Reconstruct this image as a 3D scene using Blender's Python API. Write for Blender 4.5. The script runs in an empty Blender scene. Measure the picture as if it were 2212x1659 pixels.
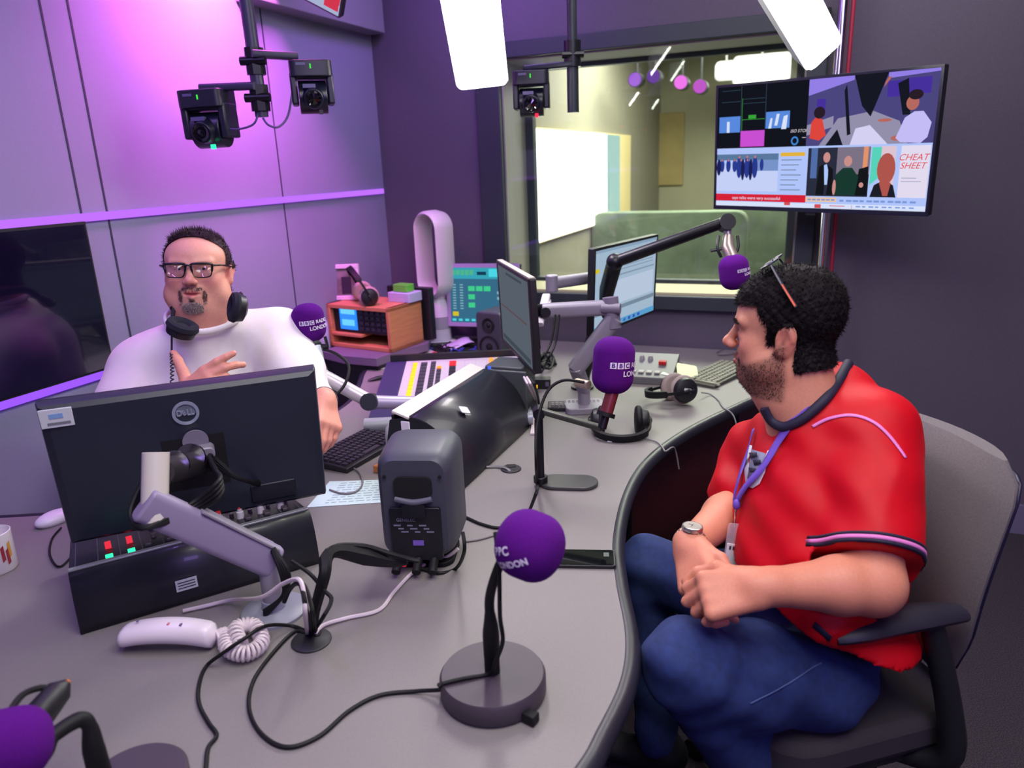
import bpy, math, random
import numpy as np
from math import sin, cos, pi, radians, atan2, sqrt
from mathutils import Matrix, Vector
random.seed(7); RNG = np.random.default_rng(7)
SC = bpy.context.scene; COL = SC.collection
A = np.array

# ---------------------------------------------------------------- camera
FPX = 1600.0; PITCH = radians(16.5); ROLL = radians(2.3); CAM = A([0, 0, 1.6])
FWD = A([0, cos(PITCH), -sin(PITCH)]); _r = A([1., 0, 0]); _u = A([0, sin(PITCH), cos(PITCH)])
RGT = _r*cos(ROLL) - _u*sin(ROLL); UPV = _r*sin(ROLL) + _u*cos(ROLL)
cd = bpy.data.cameras.new('camera'); cam = bpy.data.objects.new('camera', cd); COL.objects.link(cam)
cd.sensor_fit = 'HORIZONTAL'; cd.sensor_width = 36; cd.lens = 36*FPX/2212; cd.clip_start = .02
cd.dof.use_dof = True; cd.dof.focus_distance = 1.85; cd.dof.aperture_fstop = 3.3
m = Matrix.Identity(4)
for i in range(3):
    m[i][0] = RGT[i]; m[i][1] = UPV[i]; m[i][2] = -FWD[i]; m[i][3] = CAM[i]
cam.matrix_world = m
SC.camera = cam
def ray(x, y): return FWD + RGT*(x-1106)/FPX - UPV*(y-829.5)/FPX
def Z(x, y, z=.74): r = ray(x, y); return CAM + r*(z-CAM[2])/r[2]          # the point of the plane at height z seen along a line of sight
def D(x, y, d): return CAM + ray(x, y)*d                                    # the point at distance d in front of the camera
def PL(x, y, p, n): r = ray(x, y); return CAM + r*((A(p)-CAM) @ n)/(r @ n)

# ---------------------------------------------------------------- exposure, world
SC.view_settings.view_transform = 'Standard'; SC.view_settings.look = 'None'
SC.view_settings.gamma = 1; SC.view_settings.use_curve_mapping = False
SC.view_settings.exposure = 0.0
w = bpy.data.worlds.new('world'); SC.world = w; w.use_nodes = True
w.node_tree.nodes['Background'].inputs[0].default_value = (.5, .5, .6, 1)
w.node_tree.nodes['Background'].inputs[1].default_value = .03
SC.cycles.max_bounces = 5; SC.cycles.diffuse_bounces = 3; SC.cycles.glossy_bounces = 3
SC.cycles.transparent_max_bounces = 8; SC.cycles.caustics_reflective = False; SC.cycles.caustics_refractive = False
SC.cycles.sample_clamp_indirect = 3.0; SC.cycles.use_adaptive_sampling = True; SC.cycles.adaptive_threshold = .03

# room frame: corner, direction along the left wall, direction along the window wall
LD = A([.387, .922, 0]); LD /= np.linalg.norm(LD); WD = A([LD[1], -LD[0], 0])
CN = A([-.63, 4.02, 0])
def RM(u, v, z=0.): return CN + WD*u - LD*v + A([0, 0, z])                   # u along window wall, v out of it
def onL(x, y): p = PL(x, y, CN, WD); return -(p-CN) @ LD, p[2]               # (v, z) on the left wall
def onW(x, y): p = PL(x, y, CN, LD); return (p-CN) @ WD, p[2]                # (u, z) on the window wall

def area(name, loc, aim, sx, sy, col, power, spread=180):
    l = bpy.data.lights.new(name, 'AREA'); l.shape = 'RECTANGLE'; l.size = sx; l.size_y = sy
    l.color = col; l.energy = power; l.spread = radians(spread)
    o = bpy.data.objects.new(name, l); COL.objects.link(o); o.location = loc
    o.rotation_euler = Vector(A(aim)-A(loc)).to_track_quat('-Z', 'Y').to_euler(); return o
# ceiling panel of the studio, added fills, the colour wash on the left wall, the ceiling lights of the room behind the glass
area('ceiling_light_lamp', RM(2.3, 2.9, 2.70), RM(2.3, 2.9, 0), 1.6, 1.6, (1, .95, .93), 58)
area('ceiling_light_lamp_back', RM(2.0, .75, 2.70), RM(1.9, .55, 0), 1.8, .4, (1, .98, .96), 16)  # added fill, stands in for light bounced off the ceiling by the window wall
area('wash_light_magenta', RM(.22, 1.15, 2.70), RM(.0, 1.12, 2.42), .12, .75, (1, .17, .92), 46, 120)
area('wash_light_violet', RM(.25, 2.4, 2.66), RM(.02, 2.2, 1.4), .12, 1.1, (.45, .25, 1), 13)
area('wash_light_purple', RM(3.6, 4.9, 2.5), RM(1.7, 2.6, .8), 1.0, .6, (.45, .3, 1), 27)
area('wash_light_corner', RM(.75, .55, 2.6), RM(.5, .0, 1.5), .5, .1, (.5, .25, 1), 9)  # added violet lamp that lifts the left part of the window wall
area('control_room_lamp', RM(1.6, -1.9, 2.55), RM(1.6, -1.9, 0), 1.6, 1.2, (1, .97, .82), 150)

# ---------------------------------------------------------------- helpers
def lin(c):
    c = A(c, float)/255.; return tuple(np.where(c <= .04045, c/12.92, ((c+.055)/1.055)**2.4))
MATS = {}
def mat(name, rgb=None, rough=.5, metal=0., noise=0., nscale=200., bump=0., bscale=300., emit=0., ecol=None, coat=0., alpha=1., attr=None, sheen=0., spec=.5, sss=0., trans=0., stretch=None):
    if name in MATS: return MATS[name]
    m = bpy.data.materials.new(name); m.use_nodes = True; nt = m.node_tree; N = nt.nodes; L = nt.links
    b = N['Principled BSDF']; c = lin(rgb) if rgb is not None else (.5, .5, .5)
    b.inputs['Base Color'].default_value = (*c, 1); b.inputs['Roughness'].default_value = rough
    b.inputs['Metallic'].default_value = metal; b.inputs['Coat Weight'].default_value = coat
    b.inputs['Alpha'].default_value = alpha; b.inputs['Sheen Weight'].default_value = sheen; b.inputs['Sheen Tint'].default_value = (*(min(1, x_*2.2+.02) for x_ in c), 1)
    b.inputs['Specular IOR Level'].default_value = spec; b.inputs['Transmission Weight'].default_value = trans
    if sss: b.inputs['Subsurface Weight'].default_value = sss; b.inputs['Subsurface Radius'].default_value = (1, .35, .2); b.inputs['Subsurface Scale'].default_value = .006
    src = None
    if attr:
        an = N.new('ShaderNodeAttribute'); an.attribute_name = attr; src = an.outputs['Color']; L.new(src, b.inputs['Base Color'])
    tc = N.new('ShaderNodeTexCoord'); vec = tc.outputs['Object']
    if stretch:
        mp = N.new('ShaderNodeMapping'); mp.inputs['Scale'].default_value = stretch; L.new(vec, mp.inputs[0]); vec = mp.outputs[0]
    if noise:
        t = N.new('ShaderNodeTexNoise'); t.inputs['Scale'].default_value = nscale; t.inputs['Detail'].default_value = 3; L.new(vec, t.inputs['Vector'])
        mx = N.new('ShaderNodeMix'); mx.data_type = 'RGBA'; mx.blend_type = 'MULTIPLY'; mx.inputs[0].default_value = 1
        mr = N.new('ShaderNodeMapRange'); mr.inputs[1].default_value = .3; mr.inputs[2].default_value = .7; mr.inputs[3].default_value = 1-noise; mr.inputs[4].default_value = 1+noise
        L.new(t.outputs[0], mr.inputs[0]); L.new(mr.outputs[0], mx.inputs[7])
        if src: L.new(src, mx.inputs[6])
        else: mx.inputs[6].default_value = (*c, 1)
        L.new(mx.outputs[2], b.inputs['Base Color'])
    if bump:
        t = N.new('ShaderNodeTexNoise'); t.inputs['Scale'].default_value = bscale; t.inputs['Detail'].default_value = 2; L.new(vec, t.inputs['Vector'])
        bp = N.new('ShaderNodeBump'); bp.inputs['Strength'].default_value = bump; bp.inputs['Distance'].default_value = .002
        L.new(t.outputs[0], bp.inputs['Height']); L.new(bp.outputs[0], b.inputs['Normal'])
    if emit:
        b.inputs['Emission Strength'].default_value = emit; b.inputs['Emission Color'].default_value = (*lin(ecol or rgb), 1)
        if src: L.new(src, b.inputs['Emission Color'])
    MATS[name] = m; return m
def glass(name, tint=(.97, 1, .98), refl=.045):
    m = bpy.data.materials.new(name); m.use_nodes = True; nt = m.node_tree; N = nt.nodes; L = nt.links
    N.remove(N['Principled BSDF']); o = N['Material Output']
    t = N.new('ShaderNodeBsdfTransparent'); t.inputs[0].default_value = (*tint, 1)
    g = N.new('ShaderNodeBsdfGlossy'); g.inputs['Roughness'].default_value = .03; g.inputs[0].default_value = (1, 1, 1, 1)
    x = N.new('ShaderNodeMixShader'); x.inputs[0].default_value = refl; L.new(t.outputs[0], x.inputs[1]); L.new(g.outputs[0], x.inputs[2]); L.new(x.outputs[0], o.inputs[0])
    MATS[name] = m; return m
def emis(name, rgb, s):
    if name in MATS: return MATS[name]
    m = bpy.data.materials.new(name); m.use_nodes = True; nt = m.node_tree; N = nt.nodes
    N.remove(N['Principled BSDF']); e = N.new('ShaderNodeEmission'); e.inputs[0].default_value = (*lin(rgb), 1); e.inputs[1].default_value = s
    nt.links.new(e.outputs[0], N['Material Output'].inputs[0]); MATS[name] = m; return m

def unit(v): v = A(v, float); return v/(np.linalg.norm(v)+1e-12)
def frame(o=(0, 0, 0), x=None, y=None, z=None):
    """4x4 frame at o; give any two axes (z is kept exactly when given)."""
    if z is None and x is None: y = unit(y); z = A([0, 0, 1.]); x = unit(np.cross(y, z)); z = np.cross(x, y)
    elif z is None and y is None: x = unit(x); z = A([0, 0, 1.]); y = unit(np.cross(z, x)); z = np.cross(x, y)
    elif z is None: x = unit(x); z = unit(np.cross(x, y)); y = np.cross(z, x)
    else:
        z = unit(z)
        if x is None and y is None: x = A([1., 0, 0]) if abs(z[0]) < .9 else A([0, 1., 0])
        if x is not None: y = unit(np.cross(z, x)); x = np.cross(y, z)
        else: x = unit(np.cross(y, z)); y = np.cross(z, x)
    M = np.eye(4); M[:3, 0] = x; M[:3, 1] = y; M[:3, 2] = z; M[:3, 3] = o; return M
def rotz(o, deg): a = radians(deg); return frame(o, x=(cos(a), sin(a), 0), z=(0, 0, 1))
def smooth(pts, n=8, closed=False):
    P = [A(p, float) for p in pts]; out = []; N = len(P)
    for i in range(N if closed else N-1):
        p0, p1, p2, p3 = (P[(i+k) % N] for k in (-1, 0, 1, 2)) if closed else (P[max(i-1, 0)], P[i], P[i+1], P[min(i+2, N-1)])
        for j in range(n):
            t = j/n; out.append(.5*((2*p1)+(p2-p0)*t+(2*p0-5*p1+4*p2-p3)*t*t+(3*p1-p0-3*p2+p3)*t**3))
    if not closed: out.append(P[-1])
    return out
class MB:
    def __init__(s, M=None): s.v = []; s.f = []; s.m = []; s.M = np.eye(4) if M is None else M; s.mi = 0
    def add(s, vs, fs, M=None):
        M = s.M if M is None else s.M @ M; vs = A(vs, float); vs = vs @ M[:3, :3].T + M[:3, 3]
        n = len(s.v); s.v.extend(vs.tolist()); s.f.extend([tuple(i+n for i in f) for f in fs]); s.m.extend([s.mi]*len(fs)); return s
    def box(s, c, d, M=None, taper=1.):
        x, y, z = A(d)/2.; c = A(c)
        vs = [c+(a*x*(taper if e > 0 else 1), b*y*(taper if e > 0 else 1), e*z) for e in (-1, 1) for a, b in ((-1, -1), (1, -1), (1, 1), (-1, 1))]
        return s.add(vs, [(0, 3, 2, 1), (4, 5, 6, 7), (0, 1, 5, 4), (1, 2, 6, 5), (2, 3, 7, 6), (3, 0, 4, 7)], M)
    def rbox(s, c, d, r, M=None, n=4, axis=2):
        """box with rounded corners in the plane normal to axis"""
        ax = [i for i in range(3) if i != axis]; a, b = d[ax[0]]/2-r, d[ax[1]]/2-r; poly = []
        for q, (sx, sy) in enumerate(((1, 1), (-1, 1), (-1, -1), (1, -1))):
            for k in range(n+1): t = (q+k/n)*pi/2; poly.append((sx*a+r*cos(t), sy*b+r*sin(t)))
        vs = []
        for h in (-d[axis]/2, d[axis]/2):
            for p in poly: v = [0, 0, 0]; v[ax[0]], v[ax[1]], v[axis] = p[0], p[1], h; vs.append(A(c)+v)
        N = len(poly); fs = [tuple(range(N-1, -1, -1)), tuple(range(N, 2*N))]+[(i, (i+1) % N, N+(i+1) % N, N+i) for i in range(N)]
        return s.add(vs, fs, M)
    def prism(s, poly, z0, z1, M=None):
        N = len(poly); vs = [(p[0], p[1], z) for z in (z0, z1) for p in poly]
        return s.add(vs, [tuple(range(N-1, -1, -1)), tuple(range(N, 2*N))]+[(i, (i+1) % N, N+(i+1) % N, N+i) for i in range(N)], M)
    def lathe(s, prof, M=None, n=32):
        """profile of (r, z), about z"""
        vs = []; fs = []; K = len(prof)
        for r, z in prof:
            for i in range(n): t = 2*pi*i/n; vs.append((r*cos(t), r*sin(t), z))
        for k in range(K-1):
            for i in range(n): j = (i+1) % n; fs.append((k*n+i, k*n+j, (k+1)*n+j, (k+1)*n+i))
        if prof[0][0] > 1e-5: fs.append(tuple(range(n-1, -1, -1)))
        if prof[-1][0] > 1e-5: fs.append(tuple((K-1)*n+i for i in range(n)))
        return s.add(vs, fs, M)
    def tube(s, path, r, n=10, flat=1., caps=True, up=None):
        P = [A(p, float) for p in path]; K = len(P); R = r if hasattr(r, '__len__') else [r]*K
        if len(R) != K: R = np.interp(np.linspace(0, 1, K), np.linspace(0, 1, len(R)), R)
        vs = []; fs = []; t0 = unit(P[1]-P[0]); nrm = unit(np.cross(t0, up if up is not None else ([0, 0, 1] if abs(t0[2]) < .9 else [1, 0, 0])))
        for i in range(K):
            t = unit(P[min(i+1, K-1)]-P[max(i-1, 0)]); nrm = unit(nrm-t*(nrm @ t)); bi = np.cross(t, nrm)
            for k in range(n): a = 2*pi*k/n; vs.append(P[i]+R[i]*(cos(a)*nrm+flat*sin(a)*bi))
        for i in range(K-1):
            for k in range(n): j = (k+1) % n; fs.append((i*n+k, i*n+j, (i+1)*n+j, (i+1)*n+k))
        if caps: fs += [tuple(range(n-1, -1, -1)), tuple((K-1)*n+k for k in range(n))]
        return s.add(vs, fs)
    def cyl(s, a, b, r, n=24): return s.tube([a, b], r, n)
    def ball(s, c, r, M=None, n=24, k=14, top=pi):
        r = A([r]*3 if np.isscalar(r) else r); vs = []; fs = []
        for i in range(k+1):
            p = pi*i/k
            for j in range(n): t = 2*pi*j/n; vs.append(A(c)+r*(sin(p)*cos(t), sin(p)*sin(t), cos(p)))
        for i in range(k):
            for j in range(n): q = (j+1) % n; fs.append((i*n+j, (i+1)*n+j, (i+1)*n+q, i*n+q))
        return s.add(vs, fs, M)
    def grid(s, P):
        """P[i][j] points, open surface"""
        P = A(P); a, b = P.shape[:2]; return s.add(P.reshape(-1, 3), [(i*b+j, (i+1)*b+j, (i+1)*b+j+1, i*b+j+1) for i in range(a-1) for j in range(b-1)])
    def build(s, name, mats, parent=None, bev=0., sm=None, label=None, world=True, sub=0, solid=0., kind=None):
        me = bpy.data.meshes.new(name); vs = A(s.v)
        o = bpy.data.objects.new(name, me); COL.objects.link(o)
        if parent is not None:
            o.parent = parent
            if world:
                Mi = np.linalg.inv(WM[parent.name]); vs = vs @ Mi[:3, :3].T + Mi[:3, 3]
            WM[o.name] = WM[parent.name]
        else: WM[o.name] = np.eye(4)
        me.from_pydata(vs.tolist(), [], s.f)
        for m_ in (mats if isinstance(mats, (list, tuple)) else [mats]): me.materials.append(m_)
        me.polygons.foreach_set('material_index', s.m)
        me.update()
        if sm is None: sm = 40
        if sm: me.shade_smooth(); me.set_sharp_from_angle(angle=radians(sm))
        if bev:
            b = o.modifiers.new('bevel', 'BEVEL'); b.width = bev; b.segments = 2; b.limit_method = 'ANGLE'; b.angle_limit = radians(50)
        if solid: b = o.modifiers.new('solid', 'SOLIDIFY'); b.thickness = solid; b.offset = 0
        if sub: b = o.modifiers.new('sub', 'SUBSURF'); b.levels = sub; b.render_levels = sub
        if label: o['label'] = label
        if kind: o['kind'] = kind
        return o
WM = {}
def thing(name, label, cat, M=None, group=None):
    o = bpy.data.objects.new(name, None); COL.objects.link(o); M = np.eye(4) if M is None else M
    if len(np.shape(M)) == 1: M = frame(M, z=(0, 0, 1))
    o.matrix_world = Matrix(M.tolist()); WM[o.name] = M; o.empty_display_size = .05
    o['label'] = label; o['category'] = cat
    if group: o['group'] = group
    return o
def tag(o, label, cat, group=None):
    o['label'] = label; o['category'] = cat
    if group: o['group'] = group
    return o
def struct(o): o['kind'] = 'structure'; return o
def text(s, name, M, size, m_, parent, depth=.0004, sx=1., bold=False):
    c = bpy.data.curves.new('t', 'FONT'); c.body = s; c.size = size; c.extrude = depth; c.align_x = 'CENTER'; c.align_y = 'CENTER'; c.offset = size*.02 if bold else 0
    o = bpy.data.objects.new('t', c); COL.objects.link(o); dg = bpy.context.evaluated_depsgraph_get(); me = o.evaluated_get(dg).to_mesh()
    b = MB(M); b.add([(v.co.x*sx, v.co.y, v.co.z) for v in me.vertices], [tuple(p.vertices) for p in me.polygons]); o.to_mesh_clear(); bpy.data.objects.remove(o); bpy.data.curves.remove(c)
    return b.build(name, m_, parent, sm=0)

BLK = mat('black_plastic', (26, 26, 32), .45, noise=.1, bump=.05, bscale=900)
BLKM = mat('black_metal', (20, 20, 28), .35, metal=.3)
RUB = mat('black_rubber', (16, 16, 20), .6, spec=.3)
SILV = mat('silver_metal', (165, 160, 172), .38, metal=.55)
CHR = mat('chrome', (215, 215, 220), .15, metal=1)
WHT = mat('white_plastic', (222, 216, 226), .35)
PAPER = mat('paper', (214, 222, 226), .8, noise=.03, nscale=60)
STK = mat('white_sticker', (205, 208, 215), .6)
INK = mat('dark_ink', (50, 50, 60), .6)
DRK = mat('dark_void', (8, 8, 12), .7)
FOAM = mat('purple_foam', (80, 17, 114), .95, noise=.12, nscale=420, bump=.6, bscale=500, sheen=.25, spec=.1)
WTXT = mat('white_print', (225, 215, 235), .7)

# ================================================================ SETTING
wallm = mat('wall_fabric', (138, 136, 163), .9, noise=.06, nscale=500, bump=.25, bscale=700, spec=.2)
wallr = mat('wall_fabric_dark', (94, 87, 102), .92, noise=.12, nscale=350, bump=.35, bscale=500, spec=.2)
carpet = mat('carpet', (60, 54, 62), .98, noise=.55, nscale=260, bump=1, bscale=300, spec=.1)
soff = mat('soffit_paint', (128, 128, 138), .85, noise=.03)
seam = mat('panel_seam', (50, 48, 70), .8)
frm = mat('window_frame_paint', (44, 52, 60), .55)
H = 2.78; UR, VR = 4.3, 5.4
def wallbox(name, u0, u1, v0, v1, z0, z1, m_, **k):
    b = MB(frame(CN, x=WD, z=(0, 0, 1))); b.box(((u0+u1)/2, -(v0+v1)/2, (z0+z1)/2), (abs(u1-u0), abs(v1-v0), z1-z0)); return b.build(name, m_, **k)
struct(wallbox('floor', -.1, UR+.1, -.1, VR+.1, -.1, 0, carpet))
struct(wallbox('ceiling', -.1, UR+.1, -.1, VR+.1, H, H+.1, soff))
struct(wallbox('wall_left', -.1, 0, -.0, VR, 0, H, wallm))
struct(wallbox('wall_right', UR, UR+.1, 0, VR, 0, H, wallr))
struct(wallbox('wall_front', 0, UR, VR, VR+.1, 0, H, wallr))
# window wall with its opening
uL, zB = onW(1100, 600); uR, _ = onW(1715, 560); zB = .985; zT = onW(1400, 98)[1]
b = MB(frame(CN, x=WD, z=(0, 0, 1)))
TH = .32
for (u0, u1, z0, z1) in ((0, uL, 0, H), (uR, UR, 0, H), (uL, uR, 0, zB), (uL, uR, zT, H)): b.box(((u0+u1)/2, TH/2, (z0+z1)/2), (u1-u0, TH, z1-z0))
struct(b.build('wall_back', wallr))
# seams of the wall panels
for i, px in enumerate(((142, 0, 232, 450), (85, 0, 178, 478), (590, 200, 606, 440))):
    v = (onL(px[0], px[1])[0]+onL(px[2], px[3])[0])/2
    struct(wallbox('trim_%d' % (i+1), -.001, .002, v-.003, v+.003, .0, H, seam))
vt, _ = onW(2012, 480)
# skirting on the window wall and the left wall
struct(wallbox('baseboard_back', 0, UR, 0, .018, 0, .13, mat('skirting', (112, 104, 135), .5)))
struct(wallbox('baseboard_left', 0, .018, 0.02, VR, 0, .13, MATS['skirting']))
# soffit box over the corner of the left wall
struct(wallbox('trim_4', 0, .10, .03, .95, 2.235, H, soff, bev=.004))
# glowing strips let into the left wall
led = emis('violet_strip_light', (186, 108, 255), 1.15)
s1 = wallbox('wall_light_strip', 0, .012, .02, VR-.1, 1.480, 1.505, led)
tag(s1, 'thin violet light strip running the full length of the left wall above head height', 'light strip')
led2 = emis('violet_strip_light_low', (150, 84, 255), 1.2)
s2 = wallbox('wall_light_strip', 0, .012, 1.6, VR-.1, .985, 1.01, led2)
tag(s2, 'lower violet light strip under the dark wall screen', 'light strip')
# dark screen between the strips
ve = (onL(176, 482)[0]+onL(232, 820)[0])/2
t = thing('wall_screen', 'large dark glossy screen on the left wall between two violet strips', 'screen', frame(RM(0, ve+.6, 1.02), x=WD, z=(0, 0, 1)))
wallbox('bezel', .002, .03, ve, ve+2.0, 1.014, 1.482, BLK, parent=t)
sb = wallbox('screen_glass', .028, .034, ve+.008, ve+1.99, 1.022, 1.474, mat('dark_screen_glass', (14, 12, 34), .12, coat=1), parent=t)
# window: outer frame, deep reveal, inner frame, two panes
def wframe(name, u0, u1, z0, z1, wl, wr, wb, wt_, y0, y1, m_, parent=None):
    b = MB(frame(CN, x=WD, z=(0, 0, 1))); yc = (y0+y1)/2; t = abs(y1-y0)
    b.box(((u0+wl/2), yc, (z0+z1)/2), (wl, t, z1-z0)); b.box((u1-wr/2, yc, (z0+z1)/2), (wr, t, z1-z0))
    b.box(((u0+u1)/2, yc, z0+wb/2), (u1-u0, t, wb)); b.box(((u0+u1)/2, yc, z1-wt_/2), (u1-u0, t, wt_))
    return b.build(name, m_, parent, bev=.004)
win = bpy.data.objects.new('window_1', None); COL.objects.link(win); WM['window_1'] = np.eye(4); struct(win)
uf = onW(1043, 400)[0]
wframe('outer_frame', uf, uR+.075, .92, zT+.07, uL-uf, .075, .065, .07, -.035, 0.001, frm, win)
wframe('inner_frame', uL, uR, zB, zT, .05, .05, .03, .03, TH-.05, TH, frm, win)
lin_ = MB(frame(CN, x=WD, z=(0, 0, 1)))
for (c, d) in ((((uL+.004), TH/2, (zB+zT)/2), (.008, TH, zT-zB)), ((uR-.004, TH/2, (zB+zT)/2), (.008, TH, zT-zB)), (((uL+uR)/2, TH/2, zT-.004), (uR-uL, TH, .008))): lin_.box(c, d)
lin_.build('reveal_lining', mat('reveal_paint', (150, 148, 142), .8), win)
sl = MB(frame(CN, x=WD, z=(0, 0, 1))); sl.box(((uL+uR)/2, TH/2, zB+.006), (uR-uL, TH, .012)); sl.build('sill', mat('sill_paint', (196, 190, 150), .6), win)
g = glass('window_glass')
for y in (.012, TH-.02):
    b = MB(frame(CN, x=WD, z=(0, 0, 1))); b.box(((uL+uR)/2, y, (zB+zT)/2), (uR-uL-.01, .006, zT-zB-.01)); b.build('pane', g, win)
# the room behind the glass
cw = mat('control_room_wall', (168, 163, 140), .9, noise=.05, nscale=3)
cg = mat('control_room_green', (96, 118, 96), .9, noise=.25, nscale=4)
for nm, a_ in (('wall_control_far', (-1.5, 4.2, -4.4, -4.5, 0, 2.7, cw)), ('wall_control_right', (4.2, 4.3, -4.5, -.4, 0, 2.7, cw)), ('floor_control', (-1.5, 4.3, -4.5, -.34, -.1, 0, cg)), ('ceiling_control', (-1.5, 4.3, -4.5, -.34, 2.7, 2.8, mat('control_ceiling', (150, 142, 112), .9)))):
    struct(wallbox(nm, *a_))
# left wall of that room, with a big daylight window
pw = D(1200, 512, 4.75); uw = (pw-CN) @ WD
def onC(x, y): p = PL(x, y, CN+WD*uw, WD); return (p-CN) @ LD, p[2]
struct(wallbox('wall_control_left', uw-.1, uw, -4.4, -.34, 0, 2.7, mat('control_left', (140, 134, 120), .9)))
d0, z0 = onC(1185, 514); d1, _ = onC(1302, 400); d2, _ = onC(1331, 400); d3, _ = onC(1356, 400); z1 = onC(1197, 283)[1]
b = MB(frame(CN, x=WD, z=(0, 0, 1))); b.box((uw+.012, (d0+d3)/2-.2, (z0+z1)/2), (.02, d3-d0+.42, z1-z0+.02)); cwn = struct(b.build('window_2', mat('cream_blind', (228, 206, 150), .8)))
b = MB(frame(CN, x=WD, z=(0, 0, 1))); b.box((uw+.028, (d0+d1)/2-.2, (z0+z1)/2), (.01, d1-d0+.4, z1-z0)); b.build('daylight_pane', emis('daylight', (255, 252, 240), 5.), cwn)
b = MB(frame(CN, x=WD, z=(0, 0, 1))); b.box((uw+.026, (d1+d2)/2, (z0+z1)/2), (.01, d2-d1, z1-z0)); b.build('side_pane', emis('pale_daylight', (190, 224, 218), 1.0), cwn)
# ceiling lights, wall board, furniture seen through the glass
def ctl(px, py, d): p = D(px, py, d)-CN; return p @ WD, p @ LD, p[2]
for i, (x0, x1, y0, y1, lb) in enumerate(((1588, 1700, 122, 176, 'larger square ceiling light glowing white in the room behind the glass'), (1548, 1586, 136, 168, 'smaller ceiling light glowing white left of the square one behind the glass'))):
    c0 = ctl((x0+x1)/2, (y0+y1)/2, 6.0); tt = thing('ceiling_light', lb, 'ceiling light', frame(RM(c0[0], -c0[1], c0[2]), x=WD, z=(0, 0, 1)))
    wd_ = (x1-x0)/FPX*6.0; hh = (y1-y0)/FPX*6
    b = MB(frame(RM(c0[0], -c0[1], c0[2]), x=WD, z=(0, 0, 1))); b.rbox((0, 0, 0), (wd_, .05, hh), .03, axis=1); b.build('diffuser', emis('ctl_lamp', (255, 253, 235), 4), tt)
    b = MB(frame(RM(c0[0], -c0[1], c0[2]), x=WD, z=(0, 0, 1))); b.rbox((0, .05, 0), (wd_+.03, .05, hh+.03), .04, axis=1); b.cyl((0, .05, hh/2), (0, .05, 2.7-c0[2]), .01); b.build('housing', WHT, tt)
bp_ = [PL(x_, y_, CN+LD*4.37, LD) for x_, y_ in ((1352, 250), (1475, 400))]; bu_ = [(p-CN) @ WD for p in bp_]
b = MB(frame(CN, x=WD, z=(0, 0, 1))); b.box(((bu_[0]+bu_[1])/2, 4.38, (bp_[0][2]+bp_[1][2])/2), (abs(bu_[1]-bu_[0]), .03, abs(bp_[0][2]-bp_[1][2]))); tag(b.build('notice_board', mat('board_ochre', (170, 150, 100), .9, noise=.1, nscale=8), bev=.01), 'ochre wall board in the room behind the glass', 'board')
for px, py, w_, h_, col, lb in ((1440, 600, 1.1, .95, (104, 116, 98), 'low green partition screen behind the glass'), (1620, 540, .5, .8, (92, 104, 84), 'olive green high chair back behind the glass near the television')):
    c0 = ctl(px, py, 5.4); b = MB(frame(RM(c0[0], -c0[1], 0), x=WD, z=(0, 0, 1)))
    b.rbox((0, 0, c0[2]+.0), (w_, .12, h_), .08, axis=1); b.cyl((-w_/3, 0, 0), (-w_/3, 0, c0[2]), .02); b.cyl((w_/3, 0, 0), (w_/3, 0, c0[2]), .02)
    tag(b.build('partition' if w_ > 1 else 'high_chair', mat('green_fabric%d' % px, col, .9, noise=.3, nscale=4), bev=.01), lb, 'partition' if w_ > 1 else 'chair')
for i, (px, py, col, e) in enumerate(((1372, 172, (190, 110, 250), .9), (1471, 178, (255, 120, 245), 1.2), (1512, 187, (230, 100, 235), .9), (1412, 165, (150, 90, 220), .6))):  # glowing discs added in place of pink reflections of the studio
    p = D(px, py, 5.2); M_ = frame(p, y=-LD); tt = thing('stage_lamp', ['violet round lamp behind the glass, second from left', 'brightest pink round lamp behind the glass', 'pink round lamp behind the glass nearest the television', 'dimmest violet round lamp behind the glass'][i], 'lamp', M_)
    b = MB(M_); b.lathe([(0, .008), (.045, .008), (.045, .011), (0, .011)], frame((0, .0, 0), z=(0, 1, 0))); b.build('lens', emis('lamp_lens%d' % i, col, e), tt)
    b = MB(M_); b.lathe([(.05, .006), (.05, -.1), (.03, -.13), (0, -.13)], frame((0, 0, 0), z=(0, 1, 0))); b.cyl((0, -.06, 0), (0, -.06, 2.7-p[2]), .008); b.build('lamp_body', BLK, tt)

# ================================================================ DESK
inner = [(-1.50, 1.80), (-1.15, 1.86), (-.92, 2.0), (-.80, 2.2), (-.735, 2.4), (-.693, 2.538), (-.638, 2.737), (-.632, 2.88), (-.64, 3.0), (-.655, 3.212), (-.62, 3.38), (-.569, 3.494), (-.404, 3.659), (-.31, 3.80)]
outer = [(1.16, 2.86), (1.0, 2.70), (.802, 2.523), (.563, 2.285), (.399, 2.062), (.301, 1.841), (.234, 1.586), (.213, 1.402), (.203, 1.207), (.174, 1.077), (.119, .961), (.079, .889), (-.02, .76), (-.2, .60), (-.5, .47), (-1.0, .42), (-1.6, .52), (-1.98, .72)]
inner[0] = tuple((RM(.02, 0)+LD*((A([-1.45, 1.80, 0])-CN) @ LD))[:2]); outer[-1] = tuple((RM(.02, 0)+LD*((A([-1.98, .72, 0])-CN) @ LD))[:2])
it = [tuple(p[:2]) for p in smooth(inner, 6)]; ot = [tuple(p[:2]) for p in smooth(outer, 6)]
w0 = RM(((A([-.31, 3.8, 0])-CN) @ WD), .02)[:2]; w1 = RM(((A([1.16, 2.86, 0])-CN) @ WD)-.06, .02)[:2]
poly = it+[tuple(w0), tuple(w1)]+ot
desk = thing('studio_desk', 'large grey curved studio desk with black rubber edge filling the room', 'desk', frame((0, 1.6, 0), z=(0, 0, 1)))
deskm = mat('desk_laminate', (124, 119, 119), .5, noise=.07, nscale=420, spec=.35)
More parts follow.
